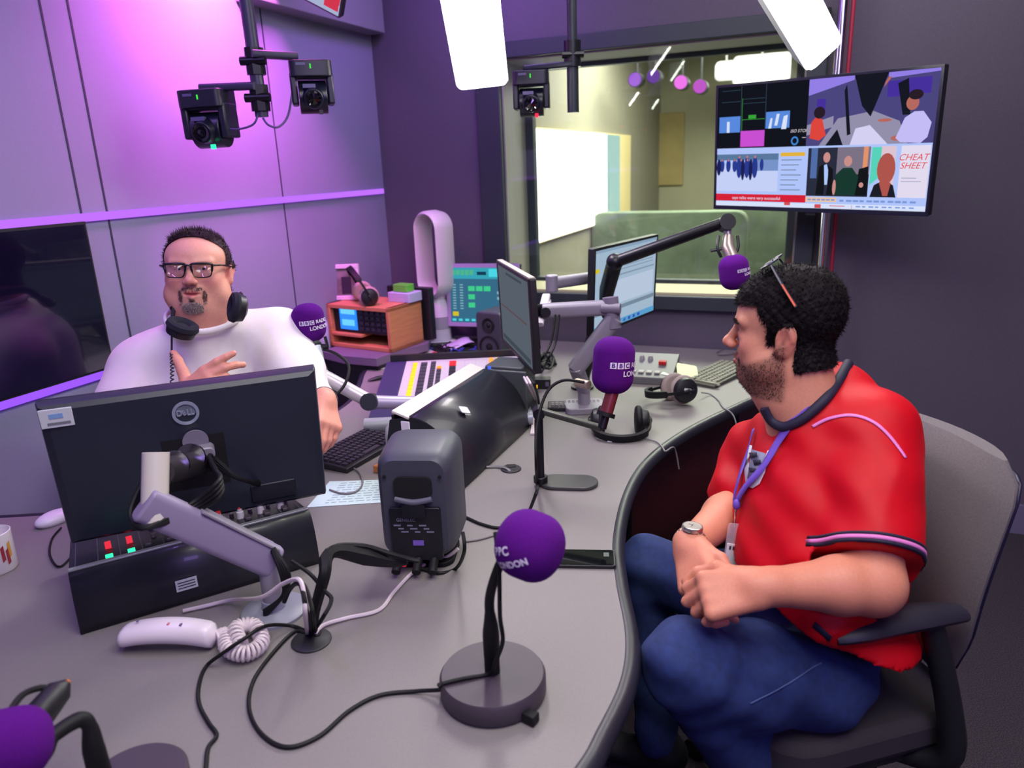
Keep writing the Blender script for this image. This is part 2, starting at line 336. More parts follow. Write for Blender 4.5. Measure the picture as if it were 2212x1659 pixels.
area_ = sum(poly[i][0]*poly[(i+1) % len(poly)][1]-poly[(i+1) % len(poly)][0]*poly[i][1] for i in range(len(poly)))
if area_ < 0: poly = poly[::-1]
b = MB(); b.prism(poly, .705, .74); b.build('worktop', deskm, desk, sm=30)
b = MB(); b.tube([(x, y, .722) for x, y in ot], .0205, 10); b.tube([(x, y, .722) for x, y in it], .0205, 10)
b.build('edge_trim', mat('edge_rubber', (34, 32, 44), .4), desk)
def inset(path, d):
    P = [A(p) for p in path]; out = []
    for i in range(len(P)):
        t = unit(P[min(i+1, len(P)-1)]-P[max(i-1, 0)]); out.append(P[i]+A([-t[1], t[0]])*d)
    return out
pan = mat('maroon_panel', (92, 34, 42), .4, noise=.1, nscale=5)
b = MB(); ip = [p for p in inset(ot, -.16)]
b.grid([[(p[0], p[1], z) for z in (.04, .4, .70)] for p in ip]); b.build('front_panel', pan, desk, solid=.02)
b = MB(); ip2 = inset(it[1:], .0); b.grid([[(p[0], p[1], z) for z in (.04, .4, .70)] for p in inset(it, -.12)[4:-6]]); b.build('inner_panel', mat('desk_inner_dark', (24, 22, 34), .5), desk, solid=.02)
b = MB()
for p in ip[6:60:14]: b = MB(); b.cyl((p[0], p[1], 0), (p[0], p[1], .705), .02); b.build('desk_leg', BLKM, desk)

# ================================================================ FURNITURE AND DEVICES AT THE BACK
TZ = .74
# credenza behind the presenter
cp = [tuple(Z(690, 757, .80)[:2]), tuple(Z(740, 769, .80)[:2]), tuple(Z(813, 775, .80)[:2]), tuple(Z(865, 757, .80)[:2]), tuple(Z(925, 742, .80)[:2]), (-.40, 3.80)]
q0 = RM(.03, 0)+LD*((A([-.34, 3.83, 0])-CN) @ LD); cr = thing('credenza', 'dark low credenza with purple-grey top in the room corner under the wooden box', 'credenza', (-.8, 3.6, 0))
wl0 = RM(.03, .03)[:2]; wl1 = RM(.03, .62)[:2]
cpoly = cp+[tuple(RM(.25, .03)[:2]), tuple(wl0), tuple(wl1)]
b = MB(); b.prism(cpoly[::-1], .765, .80); b.build('top', mat('credenza_top', (112, 98, 122), .45), cr)
cm = A(cpoly).mean(0); b = MB(); b.prism([tuple(cm+(A(p)-cm)*.93) for p in cpoly][::-1], .05, .765); b.build('cabinet', mat('credenza_body', (16, 15, 22), .5), cr)
# wooden radio cabinet
bx = frame(Z(847, 763, .80), x=(.85, -.52, 0), z=(0, 0, 1))    # front lower right corner; x to the right along the front
WOOD = mat('beech_veneer', (196, 128, 88), .45, noise=.14, nscale=6, stretch=(1, 1, 14))
t = thing('wooden_cabinet', 'small open-fronted beech cabinet on the corner credenza holding a lit blue display', 'cabinet', bx)
bw, bd, bh, th = .38, .24, .205, .02
b = MB(bx); b.box((-bw/2, bd/2, th/2), (bw, bd, th)); b.box((-bw/2, bd/2, bh-th/2), (bw, bd, th)); b.box((-th/2, bd/2, bh/2), (th, bd, bh)); b.box((-bw+th/2, bd/2, bh/2), (th, bd, bh)); b.box((-bw/2, bd-.004, bh/2), (bw, .008, bh)); b.box((-bw*.72, bd/2, .062), (bw*.5, bd, .014))
b.build('carcass', WOOD, t, bev=.003)
t = thing('radio_receiver', 'black receiver with a bright blue display inside the wooden cabinet', 'radio', bx @ frame((-.235, .12, .072), z=(0, 0, 1)))
b = MB(bx); b.box((-.225, .125, .135), (.40, .20, .128)); b.build('housing', BLK, t, bev=.004)
b = MB(bx); b.box((-.268, .0235, .14), (.105, .004, .11)); b.build('display', mat('blue_display', (20, 60, 150), .2, emit=1.0, ecol=(40, 140, 255)), t)
b = MB(bx)
for z_, w_ in ((.172, .085), (.118, .075)): b.box((-.268, .0205, z_), (w_, .002, .028))
b.build('display_text', emis('cyan_lit', (110, 205, 255), 1.1), t)
b = MB(bx)
for i in range(5):
    for j in range(4): b.box((-.185+i*.034, .021, .095+j*.026), (.022, .006, .014))
b.build('keypad', mat('dark_buttons', (44, 44, 56), .5), t)
pf = frame(Z(800, 752, TZ), x=(.85, -.52, 0), z=(0, 0, 1))
b = MB(pf); b.tube([(-.13, -.015, .022), (-.05, -.03, .03), (.03, -.02, .028)], [.02, .032, .03], 12); b.tube([(.03, -.02, .028), (.1, .0, .02)], [.03, .012], 12)
tag(b.build('sunglasses_case', BLK), 'black rounded case lying in front of the wooden cabinet', 'case')
# photo frame on the cabinet
ftop = bx @ A([-.37, .10, bh, 1]); M_ = frame(ftop[:3], x=(.90, -.30, 0), z=(.0, .12, 1))
t = thing('photo_frame', 'white photo frame propped on the wooden cabinet in the corner', 'picture frame', M_)
b = MB(M_)
for c, d in (((-.0, 0, .0105), (.20, .016, .021)), ((0, 0, .1595), (.20, .016, .021)), ((-.0895, 0, .085), (.021, .016, .128)), ((.0895, 0, .085), (.021, .016, .128))): b.box(c, d)
b.build('frame', mat('frame_white', (222, 206, 218), .5), t, bev=.002)
def imgmat(name, stops, scale=3., emit=0., vec='Object', detail=2.):
    m = bpy.data.materials.new(name); m.use_nodes = True; nt = m.node_tree; N = nt.nodes; L = nt.links; bs = N['Principled BSDF']
    tc = N.new('ShaderNodeTexCoord'); nz = N.new('ShaderNodeTexNoise'); nz.inputs['Scale'].default_value = scale; nz.inputs['Detail'].default_value = detail; L.new(tc.outputs[vec], nz.inputs['Vector'])
    cr_ = N.new('ShaderNodeValToRGB'); cr_.color_ramp.elements[0].position = stops[0][0]; cr_.color_ramp.elements[0].color = (*lin(stops[0][1]), 1)
    cr_.color_ramp.elements[1].position = stops[-1][0]; cr_.color_ramp.elements[1].color = (*lin(stops[-1][1]), 1)
    for p_, c_ in stops[1:-1]: e = cr_.color_ramp.elements.new(p_); e.color = (*lin(c_), 1)
    L.new(nz.outputs[0], cr_.inputs[0]); L.new(cr_.outputs[0], bs.inputs['Base Color'])
    if emit: L.new(cr_.outputs[0], bs.inputs['Emission Color']); bs.inputs['Emission Strength'].default_value = emit
    bs.inputs['Roughness'].default_value = .4; MATS[name] = m; return m
b = MB(M_); b.box((0, .002, .085), (.16, .004, .13)); b.mi = 1; b.box((.03, -.001, .07), (.05, .003, .08)); b.build('photograph', [imgmat('photo_print', [(.35, (140, 130, 132)), (.5, (110, 104, 100)), (.65, (84, 96, 66))], 12), mat('photo_dark', (52, 44, 58), .5)], t)
b = MB(M_); b.box((0, .05, .05), (.05, .004, .12), frame((0, 0, 0), x=(1, 0, 0), y=(0, 1, -.9))); b.build('stand', BLK, t)

def headphones(M, name, label, span=.078, r=.04, cup=.022, cushion=RUB, shell=BLK, band=RUB, group=None, bandh=.17, pad=True):
    """local: x between cups, z up to band top; cups at z=0"""
    t = thing('headphones', label, 'headphones', M, group)
    for s in (-1, 1):
        F_ = frame((s*span, 0, 0), z=(s, 0, 0)); b = MB(M @ F_)
        b.lathe([(0, .024), (r*.55, .023), (r*.9, .016), (r, .004), (r*.98, -.004), (0, -.004)], n=28); e = b.build('ear_cup', shell, t)
        b = MB(M @ F_); pr = []
        for k in range(9): a = pi*k/8-pi/2; pr.append((r*.80+.012*cos(a)+.004, -.012+.011*sin(a)))
        b.lathe([(0, -.006)]+[(x_, z_) for x_, z_ in pr][::-1]+[(0, -.014)], n=28); b.build('ear_cushion', cushion, t)
        b = MB(M @ F_); b.tube([(0, 0, .02), (-.0, .0, .028), (0, 0, .030)], .008, 8); b.tube(smooth([(0, r*.8, .006), (0, r*.4, .026), (0, 0, .03), (0, -r*.4, .026), (0, -r*.8, .006)], 4), .0035, 6); b.build('yoke', shell, t)
    pts = [(-span-.026, 0, .0), (-span-.024, 0, bandh*.35)]+[(-(span+.018)*cos(a), 0, bandh*.4+bandh*.6*sin(a)) for a in np.linspace(.35, pi-.35, 13)]+[(span+.024, 0, bandh*.35), (span+.026, 0, .0)]
    # flat strap
    P = smooth(pts, 3); M0 = []
    for i, p in enumerate(P):
        tn = unit(P[min(i+1, len(P)-1)]-P[max(i-1, 0)]); nn = np.cross(tn, [0, 1, 0]); w_ = .012 if 6 < i < len(P)-7 else .005; th_ = .003 if not (6 < i < len(P)-7) else .006
        M0.append([p+A([0, w_*a_, 0])+nn*th_*c_ for a_, c_ in ((-1, -1), (1, -1), (1, 1), (-1, 1), (-1, -1))])
    b = MB(M); b.grid(M0); b.build('headband', band, t, sm=50)
    return t
hc = bx @ A([-.19, .07, bh+.045, 1])
hp0 = headphones(frame(hc[:3], x=(.3, -.9, .1), z=(-.35, -.2, .8)), 'h', 'black headphones with pinkish cushions lying on top of the wooden cabinet', cushion=mat('pink_cushion', (176, 140, 146), .7), r=.04, bandh=.14)
# small things on the cabinet and behind it
for nm, c_, d_, m_, lb, ct in (('storage_box', (-.055, .19, bh+.022), (.13, .10, .044), mat('pale_lilac', (180, 176, 214), .6), 'pale lilac flat box on the wooden cabinet beside the headphones', 'box'),
                               ('green_tub', (-.06, .19, bh+.062), (.085, .06, .034), mat('lime_green', (96, 190, 60), .5), 'bright green tub on top of the pale lilac box', 'tub'),
                               ('equipment_case', (-.10, .285, bh+.0), (.34, .03, .22), BLK, 'black upright case standing behind the wooden cabinet', 'case')):
    b = MB(bx); b.rbox(A(c_) if nm != 'equipment_case' else A([-.10, .285, .13]), d_ if nm != 'equipment_case' else (.26, .04, .25), .008); tag(b.build(nm, m_, bev=.002), lb, ct)

# bladeless fan
FM = frame(Z(952, 742, TZ), y=(-.66, -.75, 0))
t = thing('bladeless_fan', 'white tall bladeless tower fan with an oval hoop in the back corner', 'fan', FM)
b = MB(FM); b.lathe([(.085, 0), (.085, .01), (.062, .02)]); b.build('foot', WHT, t)
b = MB(FM); b.lathe([(.058, .02), (.056, .1), (.052, .2), (.036, .235), (0, .24)]); b.build('body', mat('fan_white', (208, 200, 220), .35), t)
b = MB(FM)
for k in range(9): b.lathe([(.0585-.0002*k, .085+k*.007), (.0595-.0002*k, .087+k*.007), (.0585-.0002*k, .089+k*.007)], n=24)
b.build('intake_grille', mat('fan_grey', (150, 146, 160), .5), t)
N_ = 40; ring = []
for i in range(N_+1):
    a = 2*pi*i/N_; hx = .075*cos(a); hz = .45+(.125 if sin(a) >= 0 else .125)*np.sign(sin(a))+.075*sin(a)
    c0 = A([hx, 0, hz]); n_ = unit([cos(a), 0, sin(a)]); sec = []
    for (dx, dy) in ((-.006, -.055), (-.009, .02), (-.006, .055), (.0, .06), (.012, .045), (.014, -.02), (.004, -.058), (-.006, -.055)): sec.append(c0+n_*dx+A([0, dy, 0]))
    ring.append(sec)
ring.append(ring[0])
b = MB(FM); b.grid(ring); b.build('hoop', mat('fan_hoop', (216, 208, 214), .3), t, sm=60)
b = MB(FM); b.tube([(0, 0, .22), (0, 0, .265)], [.036, .05], 20); b.build('neck', MATS['fan_hoop'], t)
b = MB(FM); b.tube([(-.0, .045, .05), (0, .058, .052)], .003, 8); b.build('indicator', emis('white_led', (220, 220, 255), 2), t)

# teal touch screen
def screen(name, label, c, x, z, w, h, bez, thk, casem, backm, facem, cat='monitor', group=None, kids=True):
    M = frame(c, x=x, z=z) if abs(A(z)[2]) > .99 and False else frame(c, x=x, y=None, z=z); # x to the seen right, -y faces the viewer
    t = thing(name, label, cat, M, group)
    b = MB(M); b.rbox((0, thk/2, 0), (w, thk, h), .006, axis=1); b.box((0, thk+.012, -h*.02), (w*.6, .03, h*.6), taper=.9); b.build('housing', backm, t, bev=.002)
    b = MB(M)
    for cc, dd in (((0, -.002, h/2-bez/2), (w, .006, bez)), ((0, -.002, -h/2+bez/2), (w, .006, bez)), ((-w/2+bez/2, -.002, 0), (bez, .006, h-2*bez)), ((w/2-bez/2, -.002, 0), (bez, .006, h-2*bez))): b.box(cc, dd)
    b.build('bezel', casem, t, bev=.001)
    b = MB(M); b.box((0, -.0005, 0), (w-2*bez, .003, h-2*bez)); b.build('display', facem, t)
    return t, M, w-2*bez, h-2*bez
def blocks(M, W_, H_, items, y=-.0035):
    """items: (x0,x1,y0,y1,material) in 0..1 of the display, y down; returns per-material builders"""
    d = {}
    for k, (x0, x1, y0, y1, m_) in enumerate(items):
        b = d.setdefault(m_.name, (MB(M), m_))[0]; b.box(((((x0+x1)/2)-.5)*W_, y-.00002*(k % 9), (.5-(y0+y1)/2)*H_), ((x1-x0)*W_, .0004, (y1-y0)*H_))
    return d
def E_(name, c, s=1.): return emis('lit_'+name, c, s)
t, M, W_, H_ = screen('touch_screen', 'teal lit touch screen with lilac bezel standing on the desk beside the tower fan', (-.125, 3.605, .99), (.952, -.306, 0), (.02, .06, 1), .38, .31, .02, .035, mat('lilac_bezel', (176, 150, 200), .4), BLK, E_('teal_base', (62, 118, 150), .8))
items = [(0, 1, 0, .2, E_('teal_top', (60, 175, 195), .85))]
for i in range(5): items.append((.03+i*.07, .085+i*.07, .04, .13, E_('teal_green', (90, 200, 150), .8)))
items += [(.42, .56, .07, .13, E_('navy', (30, 70, 100), .7)), (.6, .8, .02, .16, E_('aqua', (80, 220, 235), .95)), (.84, .98, .06, .18, E_('navy', (30, 70, 100), .7))]
for i in range(3): items.append((.28+i*.12, .38+i*.12, .33, .42, E_('mint', (70, 220, 150), .85)))
items += [(.28, .38, .48, .57, E_('mint', (0, 0, 0))), (.28, .38, .63, .72, E_('mint', (0, 0, 0))), (.03, .12, .8, .88, E_('yellow', (220, 200, 50), .9))]
for j in range(10):
    for i in (.04, .15): items.append((i, i+.05, .3+j*.048, .318+j*.048, E_('pale', (150, 200, 215), .8)))
for i in range(2):
    for j in range(2): items.append((.72+i*.12, .78+i*.12, .42+j*.1, .47+j*.1, E_('pale', (0, 0, 0))))
for i in range(6): items.append((.02+i*.1, .08+i*.1, .93, .97, E_('aqua', (0, 0, 0))))
for nm, (bb, mm) in blocks(M, W_, H_, items).items(): bb.build('screen_tiles', mm, t)
b = MB(M); b.tube([(0, .05, -.1), (0, .05, TZ-.99+.01)], .018, 10); b.box((0, .04, TZ-.99+.006), (.2, .16, .012)); b.build('stand', BLK, t, bev=.002)

# back-to-back monitors on the double arm
vt_, Mv, Wv, Hv = screen('computer_monitor', 'monitor seen nearly edge-on with grey screen turned to the presenter', (.02, 2.56, 1.10), (.195, -.98, 0), (-.03, 0, 1), .53, .31, .012, .022, BLK, BLK, E_('grey_desk', (120, 132, 146), .5))
for nm, (bb, mm) in blocks(Mv, Wv, Hv, [(.3, .8, .04, .07, E_('dimbar', (90, 100, 112), .5)), (.05, .9, .50, .52, E_('dimred', (130, 100, 110), .5)), (.05, .95, .9, .96, E_('dimbar', (0, 0, 0)))]).items(): bb.build('screen_windows', mm, vt_)
b = MB(Mv); b.box((0, .008, .157), (.53, .02, .004)); b.build('top_edge', mat('bezel_beige', (190, 182, 172), .4), vt_)
s2_, Ms, Ws, Hs = screen('computer_monitor', 'monitor with pale blue document window turned towards the guest chair', (.445, 2.78, 1.155), (.60, .80, 0), (.03, -.03, 1), .50, .315, .010, .022, BLK, BLK, E_('pale_blue', (176, 200, 222), .82))
its = [(.0, 1, 0, .035, E_('title', (150, 178, 205), .8)), (.0, .06, .22, .27, E_('yellow', (0, 0, 0))), (.30, .97, .35, .37, E_('soft_line', (150, 172, 196), .75)), (.30, .96, .42, .72, E_('white_pane', (196, 212, 235), .85)), (0, 1, .75, .80, E_('grey_bar', (138, 160, 182), .7)), (0, 1, .93, 1., E_('taskbar', (96, 170, 220), .85))]
for j in range(5): its.append((.30, .94, .13+j*.04, .142+j*.04, E_('soft_line', (0, 0, 0))))
its.append((.26, .268, .1, .75, E_('soft_line', (0, 0, 0))))
for i in range(8): its.append((.3+i*.08, .34+i*.08, .945, .985, E_('task_icon', (60, 90, 200), .8)))
for nm, (bb, mm) in blocks(Ms, Ws, Hs, its).items(): bb.build('screen_windows', mm, s2_)

def seg(b, p, q, w, h, over=.0):
    """bar of rectangular section with rounded edges between two points"""
    p, q = A(p, float), A(q, float); L_ = np.linalg.norm(q-p); M = frame((p+q)/2, x=q-p, y=None, z=None) if abs(unit(q-p)[2]) < .01 else frame((p+q)/2, y=np.cross([0, 0, 1.], q-p) if abs(unit(q-p)[2]) < .99 else A([0, 1., 0]), z=q-p)
    if abs(unit(q-p)[2]) < .01: b.rbox((0, 0, 0), (L_+over, w, h), min(w, h)*.35, M, axis=0)
    else: b.rbox((0, 0, 0), (h, w, L_+over), min(w, h)*.35, M, axis=2)
ARMC = mat('arm_grey', (142, 136, 152), .42, metal=.15)
base = Z(1262, 885, TZ)
t = thing('monitor_arm', 'silver double monitor arm clamped to the desk behind the upright screens', 'monitor arm', base)
b = MB(); b.rbox(base+[0, 0, .012], (.14, .12, .024), .02); b.tube([base+[0, 0, .02], base+[0, 0, .10]], .022, 20); b.build('base', ARMC, t, bev=.003)
e0 = base+[0, 0, .11]; e1 = D(1325, 690, 2.50); e1t = D(1318, 664, 2.5); e2 = D(1178, 672, 2.52)
b = MB(); seg(b, e0+[0, 0, -.03], D(1245, 795, 2.56), .045, .05, .02); seg(b, D(1245, 795, 2.56), e1, .045, .058, .02); b.build('lower_arm', ARMC, t, bev=.003)
b = MB(); seg(b, e1t, e2, .045, .052, .02); b.build('front_arm', ARMC, t, bev=.004)
b = MB(); b.cyl(e1+[0, 0, -.03], e1t+[0, 0, .035], .027); b.cyl(e1t+A([-.03, -.01, .0]), e1t+A([.03, -.03, 0]), .018); b.build('elbow_joint', mat('joint_grey', (120, 112, 132), .4), t)
m1 = D(1180, 640, 2.62); m2 = D(1192, 612, 2.65); m3 = D(1290, 598, 2.78)
b = MB(); seg(b, e2, m1+[0, 0, -.02], .035, .02, .01); seg(b, D(1165, 700, 2.5), m1, .03, .018, .01); b.build('tilt_bracket', mat('bracket_white', (200, 192, 200), .35), t, bev=.002)
b = MB(); seg(b, m2, m3, .04, .042, .02); b.cyl(m2+[0, 0, -.03], m2+[0, 0, .03], .022); b.build('rear_arm', ARMC, t, bev=.004)
b = MB(); b.cyl(e2+[0, -.03, 0], e2+[0, .03, 0], .017); b.cyl(m3+[0, -.02, 0], m3+[0, .03, 0], .018); b.build('pivot', BLK, t)
b = MB(); seg(b, e2+A([0, 0, 0]), A([.05, 2.56, 1.10]), .05, .05); seg(b, m3, A([.415, 2.80, 1.155]), .04, .04); b.build('mount_plate', BLKM, t)
b = MB()
for k in range(2): b.tube(smooth([D(1200+8*k, 680, 2.5), D(1190+10*k, 740, 2.48), D(1168+14*k, 780, 2.5), Z(1150+20*k, 805, TZ+.006)], 6), .004, 6)
b.build('cable', RUB, t)

# small speaker by the screens
def speaker(M, w, h, d, name, label, front=True):
    t = thing('loudspeaker', label, 'loudspeaker', M); return t
SM = frame(Z(1052, 782, TZ), y=(-.25, -.97, 0)); SM = frame(A([-.09, 3.26, TZ]), y=(-.55, -.83, 0))
t = thing('loudspeaker', 'small dark grey two-way speaker behind the edge-on monitor, front showing', 'loudspeaker', SM)
b = MB(SM); b.rbox((0, -.07, .12), (.135, .16, .225), .018, axis=1, n=5); b.build('cabinet', mat('speaker_grey', (66, 66, 78), .5), t, bev=.006)
b = MB(SM); F_ = frame((0, .011, .075), z=(0, 1, 0)); b.lathe([(.052, -.002), (.052, .004), (.046, .005), (.042, -.002), (.02, -.008), (.018, 0), (0, .006)], F_); b.build('woofer', DRK, t)
b = MB(SM); b.lathe([(.034, -.002), (.032, .004), (.015, -.002), (.012, .002), (0, .006)], frame((0, .011, .175), z=(0, 1, 0))); b.build('tweeter', DRK, t)
b = MB(SM); b.rbox((0, -.06, .006), (.11, .12, .014), .03); b.build('foot', RUB, t)

# papers and clutter on the presenter side
def sheet(name, label, cat, pts, z, th_, m_, **k):
    P = [Z(x, y, z) for x, y in pts]; b = MB(); b.prism([(p[0], p[1]) for p in P][::-1] if sum(P[i][0]*P[(i+1) % len(P)][1]-P[(i+1) % len(P)][0]*P[i][1] for i in range(len(P))) < 0 else [(p[0], p[1]) for p in P], z-th_, z)
    return tag(b.build(name, m_, **k), label, cat)
sheet('notepad', 'blank cream notepad lying between mixer and radio cabinet', 'notepad', [(868, 770), (922, 752), (962, 768), (912, 793)], TZ+.014, .0135, mat('cream_pad', (208, 190, 190), .7), bev=.002)
sheet('card', 'small white card near the inner desk edge', 'card', [(820, 788), (864, 784), (862, 793), (817, 797)], TZ+.003, .0025, WHT)
b = MB(); p0, p1 = Z(795, 822, TZ+.008), Z(842, 812, TZ+.008); b.tube(smooth([p0, (p0+p1)/2+[0, 0, .003], p1], 4), [.004, .011, .010, .012], 10, flat=.7); tag(b.build('marker_pen', BLK), 'fat black pen lying left of the grey mixing console', 'pen')
# heap of cables and paper in front of the little speaker
b = MB()
for k in range(16):
    c = Z(975+random.uniform(-38, 60), 768+random.uniform(-12, 12), TZ); pts = []
    for j in range(6): pts.append(c+[random.uniform(-.05, .05), random.uniform(-.05, .05), .006+random.uniform(0, .03)])
    b.mi = random.choice((0, 0, 0, 1, 2)); b.tube(smooth(pts, 4), .0035, 6)
o = tag(b.build('cable_heap', [RUB, mat('blue_cable', (50, 60, 170), .5), mat('red_cable', (190, 60, 60), .5)]), 'heap of tangled black, blue and red leads in front of the small speaker', 'cables'); o['kind'] = 'stuff'
b = MB(frame(Z(990, 757, TZ), x=(.9, .4, 0), z=(0, 0, 1))); b.grid([[(x_, y_, .03+.012*sin(x_*30)+.01*(y_ > 0)) for y_ in (-.04, 0, .04)] for x_ in np.linspace(-.07, .07, 9)]); tag(b.build('crumpled_paper', mat('lilac_paper', (205, 190, 225), .7), solid=.0015), 'curled lilac-white paper on top of the cable heap', 'paper')
b = MB(); path = [Z(870, 758, TZ+.012), Z(905, 748, TZ+.012), Z(950, 745, TZ+.012), Z(1000, 742, TZ+.012), Z(1020, 745, TZ+.012)]; b.tube(smooth(path, 5), .012, 8); tag(b.build('cable_loom', BLK), 'thick black cable loom running past the foot of the tower fan', 'cable')

# ---------------------------------------------------------------- mixing console
MX = frame(A([-.265, 2.40, TZ]), x=(1, .03, 0), z=(0, 0, 1))    # x across, y away from its operator
SLP = .09
def slab(b, x0, x1, y0, y1, t_, lift=0.):
    z0, z1 = .03+SLP*y0+lift, .03+SLP*y1+lift
    vs = [(x0, y0, z0-t_), (x1, y0, z0-t_), (x1, y1, z1-t_), (x0, y1, z1-t_), (x0, y0, z0), (x1, y0, z0), (x1, y1, z1), (x0, y1, z1)]
    b.add(vs, [(0, 3, 2, 1), (4, 5, 6, 7), (0, 1, 5, 4), (1, 2, 6, 5), (2, 3, 7, 6), (3, 0, 4, 7)])
t = thing('mixing_console', 'pale grey broadcast mixing console with yellow, orange and red button rows behind the black hood', 'mixing console', MX)
b = MB(MX); vs = [(-.235, 0, 0), (.33, 0, 0), (.33, .62, 0), (-.235, .62, 0), (-.235, 0, .03), (.33, 0, .03), (.33, .62, .03+SLP*.62), (-.235, .62, .03+SLP*.62)]
b.add(vs, [(0, 3, 2, 1), (4, 5, 6, 7), (0, 1, 5, 4), (1, 2, 6, 5), (2, 3, 7, 6), (3, 0, 4, 7)]); b.build('chassis', mat('console_grey', (150, 146, 156), .45), t, bev=.004)
b = MB(MX); slab(b, -.235, -.155, .0, .60, .006, .006); b.build('side_panel', mat('console_navy', (52, 44, 86), .5), t, bev=.001)
b = MB(MX); slab(b, -.153, .33, .0, .12, .006, .006); slab(b, -.153, .33, .125, .60, .006, .006); b.build('face_plate', mat('console_plate', (196, 190, 196), .4), t, bev=.001)
def keys(x0, nx, y0, ny, px_, py_, kx, ky, m_, name, skip=()):
    for i in range(nx):
        for j in range(ny):
            if (i, j) in skip: continue
            b = MB(MX); x_, y_ = x0+i*px_, y0+j*py_; slab(b, x_-kx/2, x_+kx/2, y_-ky/2, y_+ky/2, .004, .0095); b.build(name, m_, t)
YEL = mat('yellow_button', (250, 190, 30), .4, emit=.55, ecol=(255, 190, 20)); ORG = mat('orange_button', (255, 150, 40), .4, emit=.6, ecol=(255, 140, 20)); DKB = mat('charcoal_button', (58, 56, 66), .5); RDB = mat('red_button', (214, 36, 40), .4, emit=.5, ecol=(230, 30, 30)); PKB = mat('pink_button', (255, 60, 130), .4, emit=.8, ecol=(255, 50, 120))
keys(-.113, 1, .22, 10, .02, .037, .018, .034, YEL, 'yellow_button')
keys(-.076, 1, .22, 10, .02, .037, .026, .030, DKB, 'grey_button')
keys(-.038, 1, .22, 13, .02, .0285, .020, .024, DKB, 'grey_button')
keys(-.012, 1, .255, 7, .02, .037, .018, .03, DKB, 'grey_button'); keys(-.012, 1, .22, 1, .02, .03, .018, .032, ORG, 'orange_button'); keys(-.012, 1, .50, 1, .02, .03, .018, .036, ORG, 'orange_button')
keys(.042, 1, .25, 8, .02, .035, .026, .031, mat('black_button', (34, 32, 42), .5), 'black_button'); keys(.042, 1, .545, 1, .02, .035, .028, .05, RDB, 'red_button')
keys(.20, 1, .40, 6, .02, .034, .018, .030, ORG, 'orange_button'); keys(.228, 1, .43, 5, .02, .034, .018, .030, YEL, 'yellow_button')
keys(-.135, 3, .05, 2, .022, .036, .018, .03, DKB, 'grey_button'); keys(-.06, 2, .05, 2, .02, .036, .018, .034, PKB, 'pink_button'); keys(-.01, 2, .05, 2, .022, .036, .018, .03, DKB, 'grey_button')
b = MB(MX); slab(b, .105, .18, .26, .38, .012, .014); b.build('phone_pod', mat('console_plate', (0, 0, 0)), t, bev=.002)
b = MB(MX); b.tube([(-.24, -.02, .03), (.33, -.02, .03)], .026, 16); b.build('palm_rest', mat('palm_rest_grey', (160, 164, 172), .3, metal=.2), t)
b = MB(MX)
for i in range(5): slab(b, .09+i*.045, .0908+i*.045, .14, .58, .001, .0068)
b.build('divider_lines', mat('line_grey', (150, 144, 150), .5), t)
b = MB(MX); b.box((-.14+.2, .615, .09), (.56, .02, .05)); b.build('rear_edge', BLK, t)

# ---------------------------------------------------------------- hooded consoles
def hood(name, label, p0, p1, hgt, dep, zlip, strip, cat='equipment hood', bulge=1.0):
    """p0->p1 base line on the desk seen from the guest side, curved sheet rising to a lip"""
    x = unit(p1-p0); L_ = np.linalg.norm(p1-p0); M = frame(p0, x=x, z=(0, 0, 1)); t = thing(name, label, cat, M)
    prof = [(dep*(1-cos(a))**bulge, hgt*sin(a)) for a in np.linspace(0, pi/2, 14)]
    b = MB(M); b.grid([[(0, y_, z_+.003) for y_, z_ in prof], [(L_, y_, z_+.003) for y_, z_ in prof]]); b.build('curved_cover', mat('hood_black', (30, 30, 40), .38, coat=.15), t, solid=.004, sm=60)
    for e, xx in enumerate((0.004, L_-.004)):
        b = MB(M @ frame((xx, 0, 0), x=(0, 1, 0), z=(1, 0, 0))); pl = prof+[(dep+.06, hgt-.012), (dep+.10, 0.004)]; b.prism([(y_, z_) for y_, z_ in pl], -.004, .004); b.build('end_cheek', mat('cheek_black', (20, 20, 28), .5), t)
    return t, M, L_
h1, H1M, H1L = hood('console_hood', 'black curved hood with a bright metal strip standing at the back of the mixing console', Z(1002, 1057, TZ), Z(1142, 925, TZ), .195, .16, .93, .04)
b = MB(H1M @ frame((H1L/2, .182, .203), x=(1, 0, 0), z=(0, -.30, 1))); b.box((0, 0, 0), (H1L+.01, .056, .008)); b.build('metal_strip', mat('brushed_strip', (225, 220, 208), .35, metal=.1), h1, bev=.002)
b = MB(H1M @ frame((H1L*.30, .062, .174), y=(.5, .7, .28), z=(0, -.55, .83))); b.rbox((0, 0, 0.004), (.032, .028, .002), .005); b.build('hexagon_sticker', STK, h1)
b = MB(H1M); b.box((.004, .17, .10), (.012, .03, .17)); b.build('side_bracket', WHT, h1, bev=.004)
b = MB(H1M); b.box((H1L/2, .215, .10), (H1L-.02, .008, .19)); b.build('rear_panel', BLK, h1)
b = MB(H1M); b.box((H1L+.012, .10, .10), (.012, .19, .19)); b.build('far_bracket', mat('grey_green_box', (74, 80, 80), .5), h1, bev=.004)
# equipment with blue light at the far end of the hood
SB = frame(H1M[:3, 3]+H1M[:3, 0]*(H1L+.10)+H1M[:3, 1]*.10, x=H1M[:3, 0], z=(0, 0, 1)); SB[2, 3] = TZ
t = thing('signal_box', 'dark grey-green box with a blue lit edge at the far end of the black hood', 'box', SB)
b = MB(SB); b.rbox((0, 0, .10), (.13, .14, .20), .01); b.build('housing', mat('grey_green_box', (74, 80, 80), .5), t, bev=.004)
b = MB(SB); b.box((-.05, .071, .165), (.012, .003, .05)); b.box((-.066, .05, .175), (.003, .012, .05)); b.build('blue_light', emis('blue_led', (70, 100, 235), 1.3), t)
